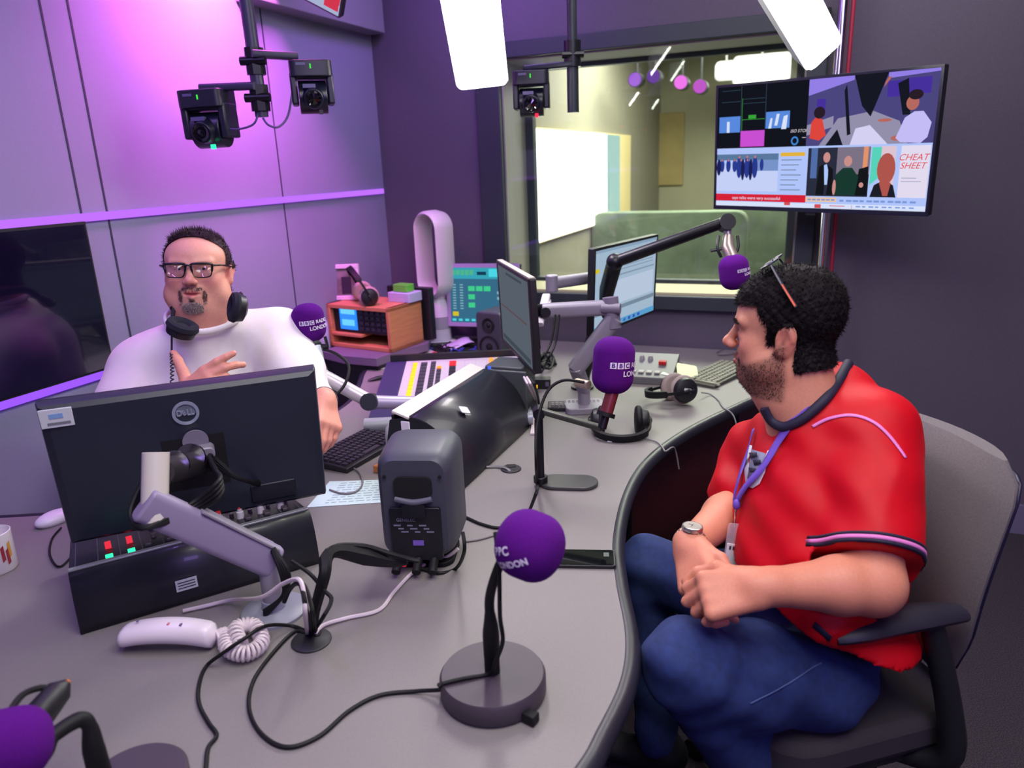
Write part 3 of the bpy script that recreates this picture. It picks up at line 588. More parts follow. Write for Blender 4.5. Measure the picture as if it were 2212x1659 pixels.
# main faders in front of the presenter
h2, H2M, H2L = hood('fader_console', 'black fader console with green and red lights under the large front monitor', Z(175, 1372, TZ), Z(691, 1217, TZ), .115, .045, .86, 0, 'fader console', 1.)
b = MB(H2M); b.box((H2L/2, .047, .12), (H2L, .012, .006)); b.build('metal_lip', mat('lip_silver', (150, 150, 160), .3, metal=.5), h2, bev=.001)
T2 = H2M @ frame((0, .053, .116), x=(1, 0, 0), y=(0, 1, -.10), z=(0, .10, 1))
b = MB(H2M); b.add([(0, .053, .116), (H2L, .053, .116), (H2L, .30, .075), (0, .30, .075), (0, .053, 0), (H2L, .053, 0), (H2L, .30, 0), (0, .30, 0)], [(0, 1, 2, 3), (4, 7, 6, 5), (0, 4, 5, 1), (1, 5, 6, 2), (2, 6, 7, 3), (3, 7, 4, 0)]); b.build('chassis', mat('fader_black', (14, 14, 22), .4), h2, bev=.002)
for k in range(12):
    b = MB(H2M); xx = .012+k*(H2L-.024)/11; b.add([(xx-.0006, .055, .1168), (xx+.0006, .055, .1168), (xx+.0006, .29, .0778), (xx-.0006, .29, .0778)], [(0, 1, 2, 3)]); b.build('channel_divider', mat('divider_grey', (92, 92, 110), .5), h2, sm=0)
GL = emis('green_led', (40, 240, 150), 2.2); RL = emis('red_led', (230, 50, 70), 1.1); RK = mat('red_cap', (214, 50, 60), .4); KW = mat('knob_pale', (205, 198, 205), .4)
def onT(b, k, y_, sx, sy, sz): b.box((.012+(k+.5)*(H2L-.024)/11, y_, .1165-(y_-.053)*.166+sz/2), (sx, sy, sz))
for k in (1, 2):
    b = MB(H2M); onT(b, k, .075, .014, .012, .006); b.build('green_button', GL, h2, bev=.001)
    b = MB(H2M); onT(b, k, .155, .012, .016, .012); b.build('red_button', RL, h2, bev=.001)
b = MB(H2M); onT(b, 5, .075, .003, .016, .004); b.build('level_light', emis('lime_led', (110, 250, 40), 1.6), h2)
for k in (6.6, 7.7, 8.8, 9.9):
    b = MB(H2M @ frame((.012+(k+.3)*(H2L-.024)/11, .12, .104), z=(0, 0, 1))); b.lathe([(.009, 0), (.0085, .018), (.006, .019), (.006, .026)], n=14); b.mi = 1; b.lathe([(.006, .026), (.005, .032), (0, .032)], n=14); b.build('knob', [KW, RK], h2)
for k in range(3, 11):
    b = MB(H2M); b.box((.012+(k+.3)*(H2L-.024)/11, .10, .1105), (.012, .02, .009)); b.build('fader_cap', mat('fader_cap_grey', (70, 62, 74), .4), h2, bev=.001)
    for y_ in (.15, .215, .245): b = MB(H2M); b.lathe([(.0055, -.002), (.005, .008), (0, .008)], frame((.012+(k+.65)*(H2L-.024)/11, y_, .1165-(y_-.053)*.166), z=(0, 0, 1)), n=10); b.build('dial', mat('dial_grey', (96, 84, 98), .4), h2)
ls = H2M @ frame((H2L*.42, -.0, .045), x=(1, 0, 0), z=(0, -1, .12))
b = MB(ls); b.box((0, 0, .0025), (.042, .024, .0015)); b.build('asset_label', STK, h2); b = MB(ls)
for j in (-.006, 0, .006): b.box((0, j, .0034), (.034, .002, .0006))
b.build('label_print', INK, h2)

# ---------------------------------------------------------------- front monitor, seen from behind
DC = A([-.695, 1.512, 1.022]); DX = A([.922, .387, 0]); DZ = A([.06, -.13, .99])
DM = frame(DC, x=DX, z=DZ)      # -y towards the camera
t = thing('computer_monitor', 'large black monitor with its back to the camera and a ring-shaped badge', 'monitor', DM)
dm = mat('monitor_back', (34, 38, 54), .42, noise=.05, nscale=300)
b = MB(DM); w, h = .542, .326
b.add([(sx*w/2*k_, y_, sz*h/2*k_) for k_, y_ in ((1, .022), (1, .010), (.985, -.004), (.93, -.012), (.6, -.016)) for sx, sz in ((-1, -1), (1, -1), (1, 1), (-1, 1))],
      [(i*4+j, i*4+(j+1) % 4, i*4+4+(j+1) % 4, i*4+4+j) for i in range(4) for j in range(4)]+[(0, 3, 2, 1), (16, 17, 18, 19)]); b.build('rear_shell', dm, t, sm=25, bev=.002)
b = MB(DM); b.box((0, .024, 0), (w, .006, h)); b.build('front_bezel', BLK, t, bev=.001)
b = MB(DM); b.box((0, .0275, 0), (w-.02, .001, h-.03)); b.build('display', E_('grey_desk', (0, 0, 0)), t)
b = MB(DM); b.box((.0, -.0155, -.012), (.125, .004, .125)); b.build('mount_recess', DRK, t)
b = MB(DM); b.rbox((.005, -.03, .018), (.07, .03, .03), .012, axis=1); b.build('quick_release', mat('arm_grey', (0, 0, 0)), t, bev=.003)
b = MB(DM); b.lathe([(.0, .0), (.026, 0), (.026, .004), (0, .004)], frame((.005, -.020, .042), z=(0, -1, 0))); b.build('release_button', mat('button_grey', (128, 120, 140), .5), t)
b = MB(DM); b.lathe([(.0205, 0), (.0265, 0), (.0265, .003), (.0205, .003), (.0205, 0)], frame((-.005, -.0155, .108), z=(0, -1, 0)), n=40); b.build('badge_ring', mat('badge_silver', (160, 168, 190), .3, metal=.3), t)
BF = DM @ frame((-.005, -.0165, .108), x=(1, 0, 0), y=(0, 0, 1)); text('D', 'badge_letters', BF @ frame((-.0125, 0, 0), z=(0, 0, 1)), .0185, MATS['badge_silver'], t, .001, .78, True)
text('E', 'badge_letters', BF @ frame((-.0035, 0, 0), x=(.9, .42, 0), z=(0, 0, 1)), .0165, MATS['badge_silver'], t, .001, .78, True)
text('LL', 'badge_letters', BF @ frame((.0095, 0, 0), z=(0, 0, 1)), .0185, MATS['badge_silver'], t, .001, .78, True)
b = MB(DM); b.box((-.236, -.0155, .137), (.058, .003, .040)); b.build('asset_label', STK, t, bev=.001)
b = MB(DM); b.box((-.236, -.0175, .142), (.024, .001, .010)); b.build('label_mark', mat('label_blue', (130, 165, 215), .6), t)
b = MB(DM); b.box((-.233, -.0175, .126), (.04, .001, .005)); b.build('barcode', mat('label_grey', (120, 122, 130), .6), t)
b = MB(DM); b.box((-.09, -.0165, -.135), (.03, .008, .045)); b.build('port_cover', mat('port_black', (20, 22, 34), .5), t, bev=.003)
b = MB(DM); b.box((.15, -.0155, -.118), (.10, .006, .045)); b.build('port_cover', MATS['port_black'], t, bev=.003)
# its arm
ab = A([-.505, 1.33, TZ]); j0 = D(598, 1215, 1.47); j0[:2] = ab[:2]+[-.0, .0]; j1 = D(325, 1085, 1.33); j2 = D(345, 1020, 1.36); j3 = D(425, 1000, 1.44)
t = thing('monitor_arm', 'lilac-grey monitor arm holding up the front monitor, disc base on the desk', 'monitor arm', ab)
b = MB(frame(ab, z=(0, 0, 1))); b.lathe([(.066, 0), (.066, .006), (.060, .010), (.024, .012), (.022, .03), (0, .03)], n=40); b.build('base_disc', mat('base_grey', (140, 140, 158), .4), t)
b = MB(); b.tube([ab+[0, 0, .01], j0+[0, 0, .0]], .0195, 24); b.build('post', ARMC, t)
b = MB(); seg(b, j0+[0, 0, .0], j1+[0, 0, -.01], .040, .066, .035); b.build('lower_arm', mat('arm_lilac', (140, 128, 158), .42), t, bev=.005)
tp = unit(j1-j0); b = MB(); seg(b, j0+[0, 0, .040]+tp*-.03, j0+[0, 0, .040]+tp*.15, .046, .006); b.build('arm_cover', mat('arm_grey', (0, 0, 0)), t, bev=.001)
b = MB(frame((j1+j2)/2+[0, 0, .0], x=DX, z=unit(j2-j1+[0, 0, .08]))); b.rbox((0, 0, .0), (.046, .05, .125), .02); b.build('arm_head', mat('head_white', (205, 198, 190), .35), t)
b = MB(); q = j2+[0, 0, .0]; tgt = DM[:3, 3]+DM[:3, 0]*.005-DM[:3, 1]*.03+DM[:3, 2]*.015
b.tube([q, tgt+A([0, 0, -.02])], .026, 22); b.build('tilt_barrel', mat('barrel_dark', (58, 52, 58), .35, metal=.4), t)
b = MB()
for s_ in (.35, .8): c = q+(tgt-q)*s_; b.tube([c-unit(tgt-q)*.004, c+unit(tgt-q)*.004], .029, 22)
b.build('barrel_ring', CHR, t)
b = MB()
for k in range(4): b.tube(smooth([q+A([-.03, .0, -.01-.006*k]), j1+A([-.04, -.0, -.02-.004*k]), j1+A([.0, -.03, -.035]), j1+unit(j0-j1)*.1+A([0, -.0, .03+.006*k]), q+A([.10, .02, -.05+.008*k]), tgt+A([.03, -.01, -.01*k]), tgt+A([.08, 0, -.06]), DM[:3, 3]+DM[:3, 0]*.13-DM[:3, 2]*(.10+.004*k)], 7), .0045, 7)
b.build('cable_bundle', RUB, t)
b = MB()
for k in range(4): b.tube(smooth([j0+A([.02, -.02+.003*k, .03]), j0+A([.035+.005*k, -.03, -.02]), j0+A([.03, -.025, -.07]), j0+A([-.01, -.03, -.10-.004*k])], 6), .0042, 7)
b.build('cable_loop', RUB, t)

# ---------------------------------------------------------------- black nearfield speaker, back view
GM = frame(A([-.212, 1.545, TZ]), x=(1, -.10, 0), z=(0, 0, 1))     # -y towards the camera
GRY = mat('speaker_charcoal', (62, 64, 78), .48, bump=.04, bscale=800)
t = thing('loudspeaker', 'rounded charcoal studio speaker seen from behind in the middle of the desk', 'loudspeaker', GM)
secs = []; W0, H0 = .172, .252
def sq(w_, h_, r_, y_, zc, n=6):
    out = []
    for q_, (sx, sz) in enumerate(((1, 1), (-1, 1), (-1, -1), (1, -1))):
        for k in range(n+1): a = (q_+k/n)*pi/2; out.append((sx*(w_/2-r_)+r_*cos(a), y_, zc+sz*(h_/2-r_)+r_*sin(a)))
    return out+[out[0]]
for y_, k_, r_ in ((.085, .80, .04), (.080, .93, .036), (.06, 1.0, .034), (.0, .99, .034), (-.05, .96, .034), (-.075, .90, .034), (-.085, .80, .03)): secs.append(sq(W0*k_, H0*(k_*.5+.5) if k_ > .9 else H0*(k_*.6+.4), r_, y_, .03+H0/2))
b = MB(GM); b.grid(secs); n_ = len(secs[0])-1; b.add(secs[0][:-1], [tuple(range(n_))[::-1]]); b.add(secs[-1][:-1], [tuple(range(n_))]); b.build('cabinet', GRY, t, sm=50)
b = MB(GM); b.rbox((0, -.087, .03+H0*.70), (.082, .012, .05), .014, axis=1); b.build('handle_recess', DRK, t)
b = MB(GM); b.tube(smooth([(-.04, -.091, .03+H0*.60), (0, -.095, .03+H0*.575), (.04, -.091, .03+H0*.60)], 6), .007, 10); b.build('port_lip', mat('lip_grey', (92, 92, 108), .4), t)
b = MB(GM); b.rbox((0, -.087, .03+H0*.27), (.112, .012, .125), .006, axis=1); b.build('rear_plate', mat('plate_black', (18, 18, 28), .4), t, bev=.001)
for k_ in range(9):
    b = MB(GM); b.box((-.04+.028*(k_ % 3)+.008*(k_//3), -.0937, .03+H0*(.355-.03*(k_//3))), (.016-.004*(k_ % 2), .0005, .0035)); b.build('plate_mark', mat('plate_print', (120, 118, 140), .6), t)
for (tx, z_, s_) in (('GENELEC', .405, .010),): text(tx, 'plate_print', GM @ frame((-.02 if s_ > .008 else 0, -.0936, .03+H0*z_), x=(1, 0, 0), y=(0, 0, 1)), s_, mat('plate_print', (120, 118, 140), .6), t, .0002)
b = MB(GM); b.box((.004, -.094, .03+H0*.19), (.024, .001, .012)); b.build('rating_label', mat('violet_label', (120, 90, 190), .5), t)
b = MB(GM); b.rbox((0, -.095, .03+H0*.50), (.05, .01, .03), .003, axis=1); b.build('mount_block', mat('plate_black', (0, 0, 0)), t)
for k, (dx, dz) in enumerate(((-.06, .80), (.06, .80), (-.045, .12), (.045, .12))): b = MB(GM); b.lathe([(.004, 0), (.004, .003), (0, .003)], frame((dx, -.088, .03+H0*dz), z=(0, -1, 0)), n=10); b.build('screw', DRK, t)
b = MB(GM); b.rbox((0, -.0, .006), (.14, .13, .012), .03); b.box((0, 0, .022), (.06, .05, .03)); b.build('table_stand', RUB, t, bev=.002)
b = MB(GM); b.box((-.03, -.097, .032), (.008, .014, .014)); b.build('red_plug', emis('red_plug_light', (220, 40, 50), .9), t)
b = MB(GM)
for dx in (-.045, .0, .035): b.tube([(dx, -.09, .035), (dx, -.12, .02)], .010, 10)
b.build('cable_plug', RUB, t)

# ---------------------------------------------------------------- microphones
def wrap_text(s, M, R_, z0, size, t, az0, name='foam_print', blocks_=False):
    c = bpy.data.curves.new('t', 'FONT'); c.body = s; c.size = size; c.extrude = .0; c.align_x = 'CENTER'; c.align_y = 'CENTER'; c.offset = size*.03
    o = bpy.data.objects.new('t', c); COL.objects.link(o); dg = bpy.context.evaluated_depsgraph_get(); me = o.evaluated_get(dg).to_mesh()
    vs = []
    for v in me.vertices:
        a = az0+v.co.x/R_; z_ = z0+v.co.y; rr = (R_(z_) if callable(R_) else R_)+.0015; vs.append((rr*cos(a), rr*sin(a), z_))
    b = MB(M); b.add(vs, [tuple(p.vertices) for p in me.polygons]); o.to_mesh_clear(); bpy.data.objects.remove(o); bpy.data.curves.remove(c)
    return b.build(name, WTXT, t, sm=0)
def foam(M, R_, L_, t, az, txt=True, k=1.):
    """foam windshield about local z, centre at origin; letters facing azimuth az (radians, local)"""
    prof = [(0, -L_/2)]; s_ = max(L_/2-R_*.82, 0.0)
    for a in np.linspace(-pi/2, pi/2, 21):
        prof.append((R_*cos(a)**.8 if abs(a) < pi/2-1e-6 else 1e-4, (s_ if a > 0 else -s_)+(L_/2-s_)*sin(a)))
    b = MB(M); b.lathe(prof[1:], n=48); o = b.build('foam_windshield', FOAM, t, sm=80)
    if txt:
        h_ = R_*.19*k
        # white blocks carrying the first three letters, then the second word; station name below
        def patch(x0, x1, z_, hh, m_, nm, off=.0012):
            P = [[((R_+off)*cos(az+xx/R_), (R_+off)*sin(az+xx/R_), z_+zz) for zz in (-hh/2, hh/2)] for xx in np.linspace(x0, x1, 6)]; bb = MB(M); bb.grid(P); bb.build(nm, m_, t)
        for i in range(3):
            x0 = -R_*.72*k+i*h_*1.45; patch(x0, x0+h_*1.25, L_*.06, h_*1.25, WTXT, 'logo_block')
            wr(M, R_, 'B' if i < 2 else 'C', x0+h_*.62, L_*.06, h_*1.2, az, t, MATS['purple_print'], .0022)
        wr(M, R_, 'RADIO', R_*.55*k, L_*.06, h_*1.35, az, t, WTXT, .0018)
        wr(M, R_, 'LONDON', R_*.42*k, L_*.06-h_*1.7, h_*1.5, az, t, WTXT, .0018)
    return o
mat('purple_print', (70, 20, 130), .8)
def wr(M, R_, s, xc, zc, size, az, t, m_, off):
    c = bpy.data.curves.new('t', 'FONT'); c.body = s; c.size = size; c.align_x = 'CENTER'; c.align_y = 'CENTER'; c.offset = size*.03
    o = bpy.data.objects.new('t', c); COL.objects.link(o); dg = bpy.context.evaluated_depsgraph_get(); me = o.evaluated_get(dg).to_mesh()
    vs = [((R_+off)*cos(az+(v.co.x+xc)/R_), (R_+off)*sin(az+(v.co.x+xc)/R_), zc+v.co.y) for v in me.vertices]
    b = MB(M); b.add(vs, [tuple(p.vertices) for p in me.polygons]); o.to_mesh_clear(); bpy.data.objects.remove(o); bpy.data.curves.remove(c)
    return b.build('foam_print', m_, t, sm=0)
# A: round-based microphone in front
dA = Z(1064, 1452, .779); dA[2] = TZ
t = thing('desk_microphone', 'microphone with round purple foam on a thick round black base, nearest in front', 'microphone', dA)
b = MB(frame(dA, z=(0, 0, 1))); b.lathe([(.0, .001), (.086, .001), (.090, .006), (.090, .034), (.086, .040), (0, .040)], n=56); b.build('round_base', mat('base_plum', (66, 56, 68), .5, bump=.1, bscale=900), t)
pb = dA+[0, 0, .04]; bc = D(1145, 1178, 1.14); pt_ = D(1076, 1228, 1.15)
gp = smooth([pb, pb+[0, 0, .03], D(1060, 1350, 1.20), D(1058, 1290, 1.18), pt_, D(1095, 1195, 1.14)], 6)
b = MB(); b.tube(gp, np.interp(np.linspace(0, 1, len(gp)), [0, .15, .35, .5, 1], [.013, .013, .014, .008, .0075]), 16); b.build('gooseneck', RUB, t)
FA = frame(bc, z=unit(RGT*.80-FWD*.45+A([0, 0, -.25])), y=(0, 0, 1)); foam(FA, .0535, .104, t, 0, txt=False)
# print wraps round the left of the ball
FB_ = frame(bc, z=unit(UPV*1.-RGT*.35), x=-FWD*.50-RGT*.86)
for s_, xc_, zc_, sz_ in (('BBC', .008, .012, .017), ('LONDON', .016, -.009, .014)):
    c = bpy.data.curves.new('t', 'FONT'); c.body = s_; c.size = sz_; c.align_x = 'CENTER'; c.align_y = 'CENTER'; c.offset = .0006
    o = bpy.data.objects.new('t', c); COL.objects.link(o); dg = bpy.context.evaluated_depsgraph_get(); me = o.evaluated_get(dg).to_mesh(); vs = []
    for v in me.vertices:
        la = (v.co.y+zc_)/.0545; lo_ = (v.co.x+xc_)/.0545; r__ = .0580 if s_ == 'BBC' else .0566; vs.append((r__*cos(la)*cos(lo_), r__*cos(la)*sin(lo_), r__*sin(la)))
    bb = MB(FB_); bb.add(vs, [tuple(p.vertices) for p in me.polygons]); o.to_mesh_clear(); bpy.data.objects.remove(o); bpy.data.curves.remove(c); bb.build('foam_print', WTXT, t, sm=0)
b = MB(); b.tube(smooth([D(1070, 1150, 1.16), D(1078, 1225, 1.14), D(1080, 1330, 1.17), D(1086, 1385, 1.185), D(1070, 1430, 1.2), pb+A([-.004, -.012, .006]), pb+A([-.05, -.02, .004]), pb+A([-.082, -.03, .004])], 7), .0036, 8); b.build('microphone_cable', RUB, t)
b = MB(frame(dA+A([.058, -.075, .0]), x=(.8, -.6, 0), z=(0, 0, 1))); b.box((0, 0, .011), (.03, .018, .018)); b.build('foot_switch', RUB, t, bev=.002)
# B: rectangular plate stand
t = thing('desk_microphone', 'tall purple foam microphone on a hinged black stand with flat oval plate, middle of desk', 'microphone', Z(1230, 1048, TZ))
PB = frame(Z(1228, 1046, TZ), x=(1, -.16, 0), z=(0, 0, 1)); b = MB(PB); b.rbox((0, 0, .006), (.165, .09, .011), .044, n=10); b.build('plate_base', mat('plate_olive', (62, 62, 62), .4), t, bev=.003)
s0 = Z(1168, 1042, TZ+.01); s1 = D(1178, 905, 1.93); s1[:2] = s0[:2]; s2 = D(1300, 925, 1.90); s3 = D(1322, 850, 1.90)
b = MB(); seg(b, s0, s1, .028, .022); b.tube([s0+[0, 0, .0], s0+[0, 0, .02]], .02, 14); b.build('upright', BLKM, t, bev=.003)
b = MB(); seg(b, s1, s2+A([.0, 0, .0]), .018, .016); b.build('boom_arm', mat('boom_olive', (58, 60, 50), .4), t, bev=.002)
b = MB(); b.cyl(s1+A([0, -.02, -.006]), s1+A([0, .02, -.006]), .016); b.build('hinge', BLKM, t)
b = MB(); b.tube([s2, s2+(s3-s2)*.5, s3], [.012, .011, .013], 14); b.mi = 1; b.tube([s2+(s3-s2)*.45, s3+(s3-s2)*.1], .017, 16); b.build('microphone_body', [BLKM, mat('mic_copper', (120, 50, 60), .35, metal=.4)], t)
b = MB(); cfa = s2+(s3-s2)*.4; b.tube([cfa-(s3-s2)*.06, cfa+(s3-s2)*.06], .024, 18); b.build('shock_ring', RUB, t)
fb = D(1325, 789, 1.90); foam(frame(fb, z=unit(s3-s2+A([0, 0, .3])), x=-FWD), .0535, .148, t, .62, k=1.25)
b = MB(); b.tube(smooth([D(1262, 826, 1.93), D(1215, 822, 1.95), D(1180, 850, 1.95), D(1160, 920, 1.93), D(1158, 1000, 1.9), s0+[-.01, -.012, .0], D(1160, 1060, 1.80), Z(1145, 1100, TZ+.005)], 7), .0042, 8); b.build('microphone_cable', RUB, t)
b = MB(); seg(b, D(1245, 826, 1.98), D(1272, 832, 1.95), .02, .022); b.build('cable_connector', mat('connector_gold', (190, 170, 150), .3, metal=.4), t)
# C: presenter microphone on silver boom
t = thing('boom_microphone', 'presenter microphone with purple foam on a silver desk boom by the white sweatshirt', 'microphone', Z(940, 860, TZ))
fc = D(667, 697, 2.25); foam(frame(fc, z=unit(A([-.05, .0, 1])), x=-FWD), .049, .118, t, .5, k=1.15)
c1 = D(683, 748, 2.25); c2 = D(690, 790, 2.24); c3 = D(698, 812, 2.22); c4 = D(800, 868, 2.22); c5 = D(905, 871, 2.26)
b = MB(); b.tube([fc+[0, 0, -.05], c1], .019, 16); b.build('microphone_body', mat('mic_grey', (120, 124, 124), .3, metal=.5), t)
b = MB(); 
for s_ in (-1, 1): b.tube(smooth([c1+RGT*.0, c1+RGT*.032*s_+[0, 0, -.01], c1+RGT*.030*s_+[0, 0, .03]], 4), .005, 8)
b.tube([c1+RGT*-.035, c1+RGT*.035], .007, 8); b.build('shock_mount', BLK, t)
b = MB(); b.tube([c1, c2], .017, 14); b.build('swivel', mat('swivel_white', (200, 210, 215), .3), t)
b = MB(); b.tube([c2, c3], .02, 14); b.build('joint', mat('joint_teal', (42, 52, 60), .4), t)
BOOM = mat('boom_silver', (200, 192, 200), .32, metal=.25)
b = MB(); b.tube([c3, c4], .0215, 20); b.build('upper_boom', BOOM, t)
b = MB(); b.tube([c4, c5], .0205, 20); b.build('lower_boom', mat('boom_lilac', (168, 156, 184), .35, metal=.1), t)
b = MB(); b.cyl(c4-FWD*.03, c4+FWD*.03, .026); b.build('elbow', mat('joint_dark', (34, 38, 50), .4), t)
b = MB(); b.tube([c5, c5+A([.03, .02, -.0]), [c5[0]+.035, c5[1]+.02, TZ]], .018, 14); b.build('post', BLKM, t)
b = MB(); b.tube(smooth([D(700, 755, 2.25), D(728, 765, 2.22), D(753, 790, 2.2), D(745, 830, 2.16), D(715, 865, 2.14), D(700, 885, 2.14)], 7), .0045, 8); b.build('microphone_cable', RUB, t)
# D: guest microphone on black boom
t = thing('boom_microphone', 'purple foam microphone hanging from a long black boom in front of the window', 'microphone', Z(1245, 835, TZ))
g0 = Z(1258, 838, TZ); g1 = D(1328, 566, 2.55); g2 = D(1560, 482, 2.40); b = MB(frame(g0, z=(0, 0, 1))); b.lathe([(.045, 0), (.045, .01), (.03, .012), (.03, .08), (0, .08)], n=24); b.build('base', BLKM, t)
b = MB(); seg(b, g0+[0, 0, .04], g1, .05, .05, .03); b.build('lower_boom', BLKM, t, bev=.006)
b = MB(); b.tube([g1, g2], [.021, .018], 20); b.build('upper_boom', BLKM, t)
b = MB(); b.ball(g1, .03); b.build('elbow', BLKM, t); b = MB(); b.cyl(g2-FWD*.024+RGT*.012, g2+FWD*.024+RGT*.012, .026); b.build('end_knuckle', BLKM, t)
k1 = D(1573, 510, 2.4); k2 = D(1572, 535, 2.39); fd = D(1586, 588, 2.37)
b = MB(); b.tube([g2+RGT*.015, k1], .013, 14); b.build('swivel', mat('swivel_grey', (150, 140, 150), .3, metal=.4), t)
b = MB(); b.tube([k1, k2, fd+[0, 0, .03]], [.016, .022, .02], 16); b.build('microphone_body', mat('mic_taupe', (130, 118, 116), .3, metal=.5), t)
b = MB(); b.tube(smooth([k1+RGT*.03, k2+RGT*.034, k2+RGT*.02+[0, 0, -.03]], 4), .005, 8); b.tube(smooth([k1-RGT*.03, k2-RGT*.034, k2-RGT*.02+[0, 0, -.03]], 4), .005, 8); b.tube([k2-RGT*.055+[0, 0, -.01], k2+[0, 0, .0]], .005, 8); b.build('shock_mount', BLK, t)
foam(frame(fd, z=unit(A([-.15, .05, 1])), x=-FWD), .0475, .112, t, .55, k=.9)
# E: partly visible, lower left
eb = D(18, 1612, .95); t = thing('desk_microphone', 'microphone with purple foam cut off at the lower left corner of the desk', 'microphone', Z(300, 1712, TZ))
foam(frame(eb, z=unit(A([-.6, -.5, .25])), x=(0, 0, 1)), .0470, .10, t, 0, txt=False)
b = MB(frame(Z(297, 1712, TZ), z=(0, 0, 1))); b.lathe([(.0, .001), (.070, .001), (.073, .006), (.073, .022), (.069, .026), (0, .026)], n=48); b.build('round_base', mat('base_plum', (0, 0, 0)), t)
e1_ = D(72, 1560, 1.02); e2_ = D(128, 1492, 1.06); b = MB(); b.tube([eb+A([.02, .01, 0]), e1_, e2_, D(146, 1474, 1.07)], [.02, .022, .018, .006], 16); b.build('microphone_body', BLK, t)
b = MB(); b.tube([D(143, 1477, 1.07), D(149, 1470, 1.072)], .0035, 10); b.build('orange_tip', mat('orange_tip', (200, 110, 40), .5), t)
b = MB(); b.tube(smooth([D(22, 1535, .98), D(50, 1500, 1.02), D(88, 1486, 1.05), D(112, 1490, 1.06)], 5), .0045, 8); b.build('microphone_cable', RUB, t)
b = MB(); b.tube(smooth([eb+A([.03, 0, -.02]), D(95, 1625, .98), D(115, 1590, 1.0), D(170, 1555, 1.03), D(193, 1568, 1.04), D(203, 1620, 1.05), Z(222, 1690, TZ+.02)], 6), [.014, .012, .010, .011, .010, .015, .016], 14); b.build('gooseneck', RUB, t)

# ---------------------------------------------------------------- television on its pole
TVc = CAM+(A([1.25, 3.109, 1.624])-CAM)*.93
TVM = frame(TVc, x=(.679, -.734, 0), z=(-.03, -.05, 1)); tw, thh = .84, .486
t = thing('television', 'large wall television showing a four-way split picture above the man in red', 'television', TVM)
b = MB(TVM); b.rbox((0, .022, 0), (tw, .03, thh), .006, axis=1); b.box((0, .05, -.02), (tw*.7, .04, thh*.6)); b.build('housing', BLK, t, bev=.002)
b = MB(TVM); bz = .010
for c_, d_ in (((0, .002, thh/2-bz/2), (tw, .01, bz)), ((0, .002, -thh/2+bz*.8), (tw, .01, bz*1.6)), ((-tw/2+bz/2, .002, 0), (bz, .01, thh-2*bz)), ((tw/2-bz/2, .002, 0), (bz, .01, thh-2*bz))): b.box(c_, d_)
b.build('bezel', mat('tv_bezel', (22, 22, 46), .3), t, bev=.001)
b = MB(TVM); b.box((0, .004, 0), (tw-2*bz, .003, thh-2*bz)); b.build('display', E_('tv_dark', (22, 24, 34), .8), t)
b = MB(TVM); b.box((0, .012, -thh/2-.006), (.04, .012, .012)); b.build('sensor_bar', BLK, t)
TW, THH = tw-2*bz, thh-2*bz
def ell(b, cx, cy, rx, ry, y, n=18, a0=0, a1=2*pi):
    P = [((cx-.5)*TW+rx*TW*cos(a0+(a1-a0)*i/n), y, (.5-cy)*THH+ry*THH*sin(a0+(a1-a0)*i/n)) for i in range(n)]; b.add(P, [tuple(range(n))])
def quad(b, pts, y): b.add([((x_-.5)*TW, y, (.5-y_)*THH) for x_, y_ in pts], [tuple(range(len(pts)))])
cnt = [0]
def pic(name, m_, shapes):
    b = MB(TVM)
    for s_ in shapes:
        cnt[0] += 1; y = .0022-.00002*cnt[0]
        if s_[0] == 'r': quad(b, [(s_[1], s_[3]), (s_[1], s_[4]), (s_[2], s_[4]), (s_[2], s_[3])], y)
        elif s_[0] == 'e': ell(b, *s_[1:5], y)
        elif s_[0] == 'q': quad(b, s_[1], y)
        elif s_[0] == 't':
            c = bpy.data.curves.new('t', 'FONT'); c.body = s_[1]; c.size = s_[4]; c.align_x = 'CENTER'; c.align_y = 'CENTER'; c.shear = .3 if len(s_) > 5 else 0
            o = bpy.data.objects.new('t', c); COL.objects.link(o); dg = bpy.context.evaluated_depsgraph_get(); me = o.evaluated_get(dg).to_mesh()
            b.add([((s_[2]-.5)*TW+v.co.x, y, (.5-s_[3])*THH+v.co.y) for v in me.vertices], [tuple(p.vertices) for p in me.polygons]); o.to_mesh_clear(); bpy.data.objects.remove(o); bpy.data.curves.remove(c)
    b.build(name, m_, t, sm=0)
T_ = lambda n, c, s=1.: E_('tv_'+n, c, s)
# top left: dark multiview
pic('multiview_picture', T_('line', (60, 90, 110), .8), [('r', .02, .12, .03, .033), ('r', .02, .12, .12, .123), ('r', .13, .25, .105, .108), ('r', .13, .25, .14, .143), ('r', .124, .126, .0, .35), ('r', .252, .254, .0, .35)])
pic('multiview_picture', T_('green', (60, 170, 60), .9), [('r', .165, .205, .235, .265), ('r', .13, .25, .268, .272), ('r', .130, .132, .1, .38)])
pic('multiview_picture', T_('sky', (90, 140, 225), .95), [('r', .008, .122, .24, .37), ('r', .256, .375, .22, .35)])
pic('multiview_picture', T_('white', (215, 225, 250), 1), [('r', .05, .065, .28, .37), ('q', [(.27, .35), (.28, .27), (.29, .27), (.285, .35)]), ('q', [(.30, .33), (.31, .24), (.325, .24), (.315, .33)]), ('q', [(.335, .36), (.345, .26), (.365, .25), (.36, .36)])])
pic('multiview_picture', T_('magenta', (205, 80, 215), .95), [('r', .126, .252, .36, .49)])
pic('multiview_picture', T_('cream', (230, 220, 230), .9), [('t', 'ISO STOP', .422, .38, .016, 1), ('r', .44, .458, .43, .434)])
pic('multiview_picture', T_('ringblue', (70, 140, 220), .9), [('e', .405, .455, .018, .035)]); pic('multiview_picture', T_('dark', (20, 24, 36), .8), [('e', .405, .455, .011, .022)])
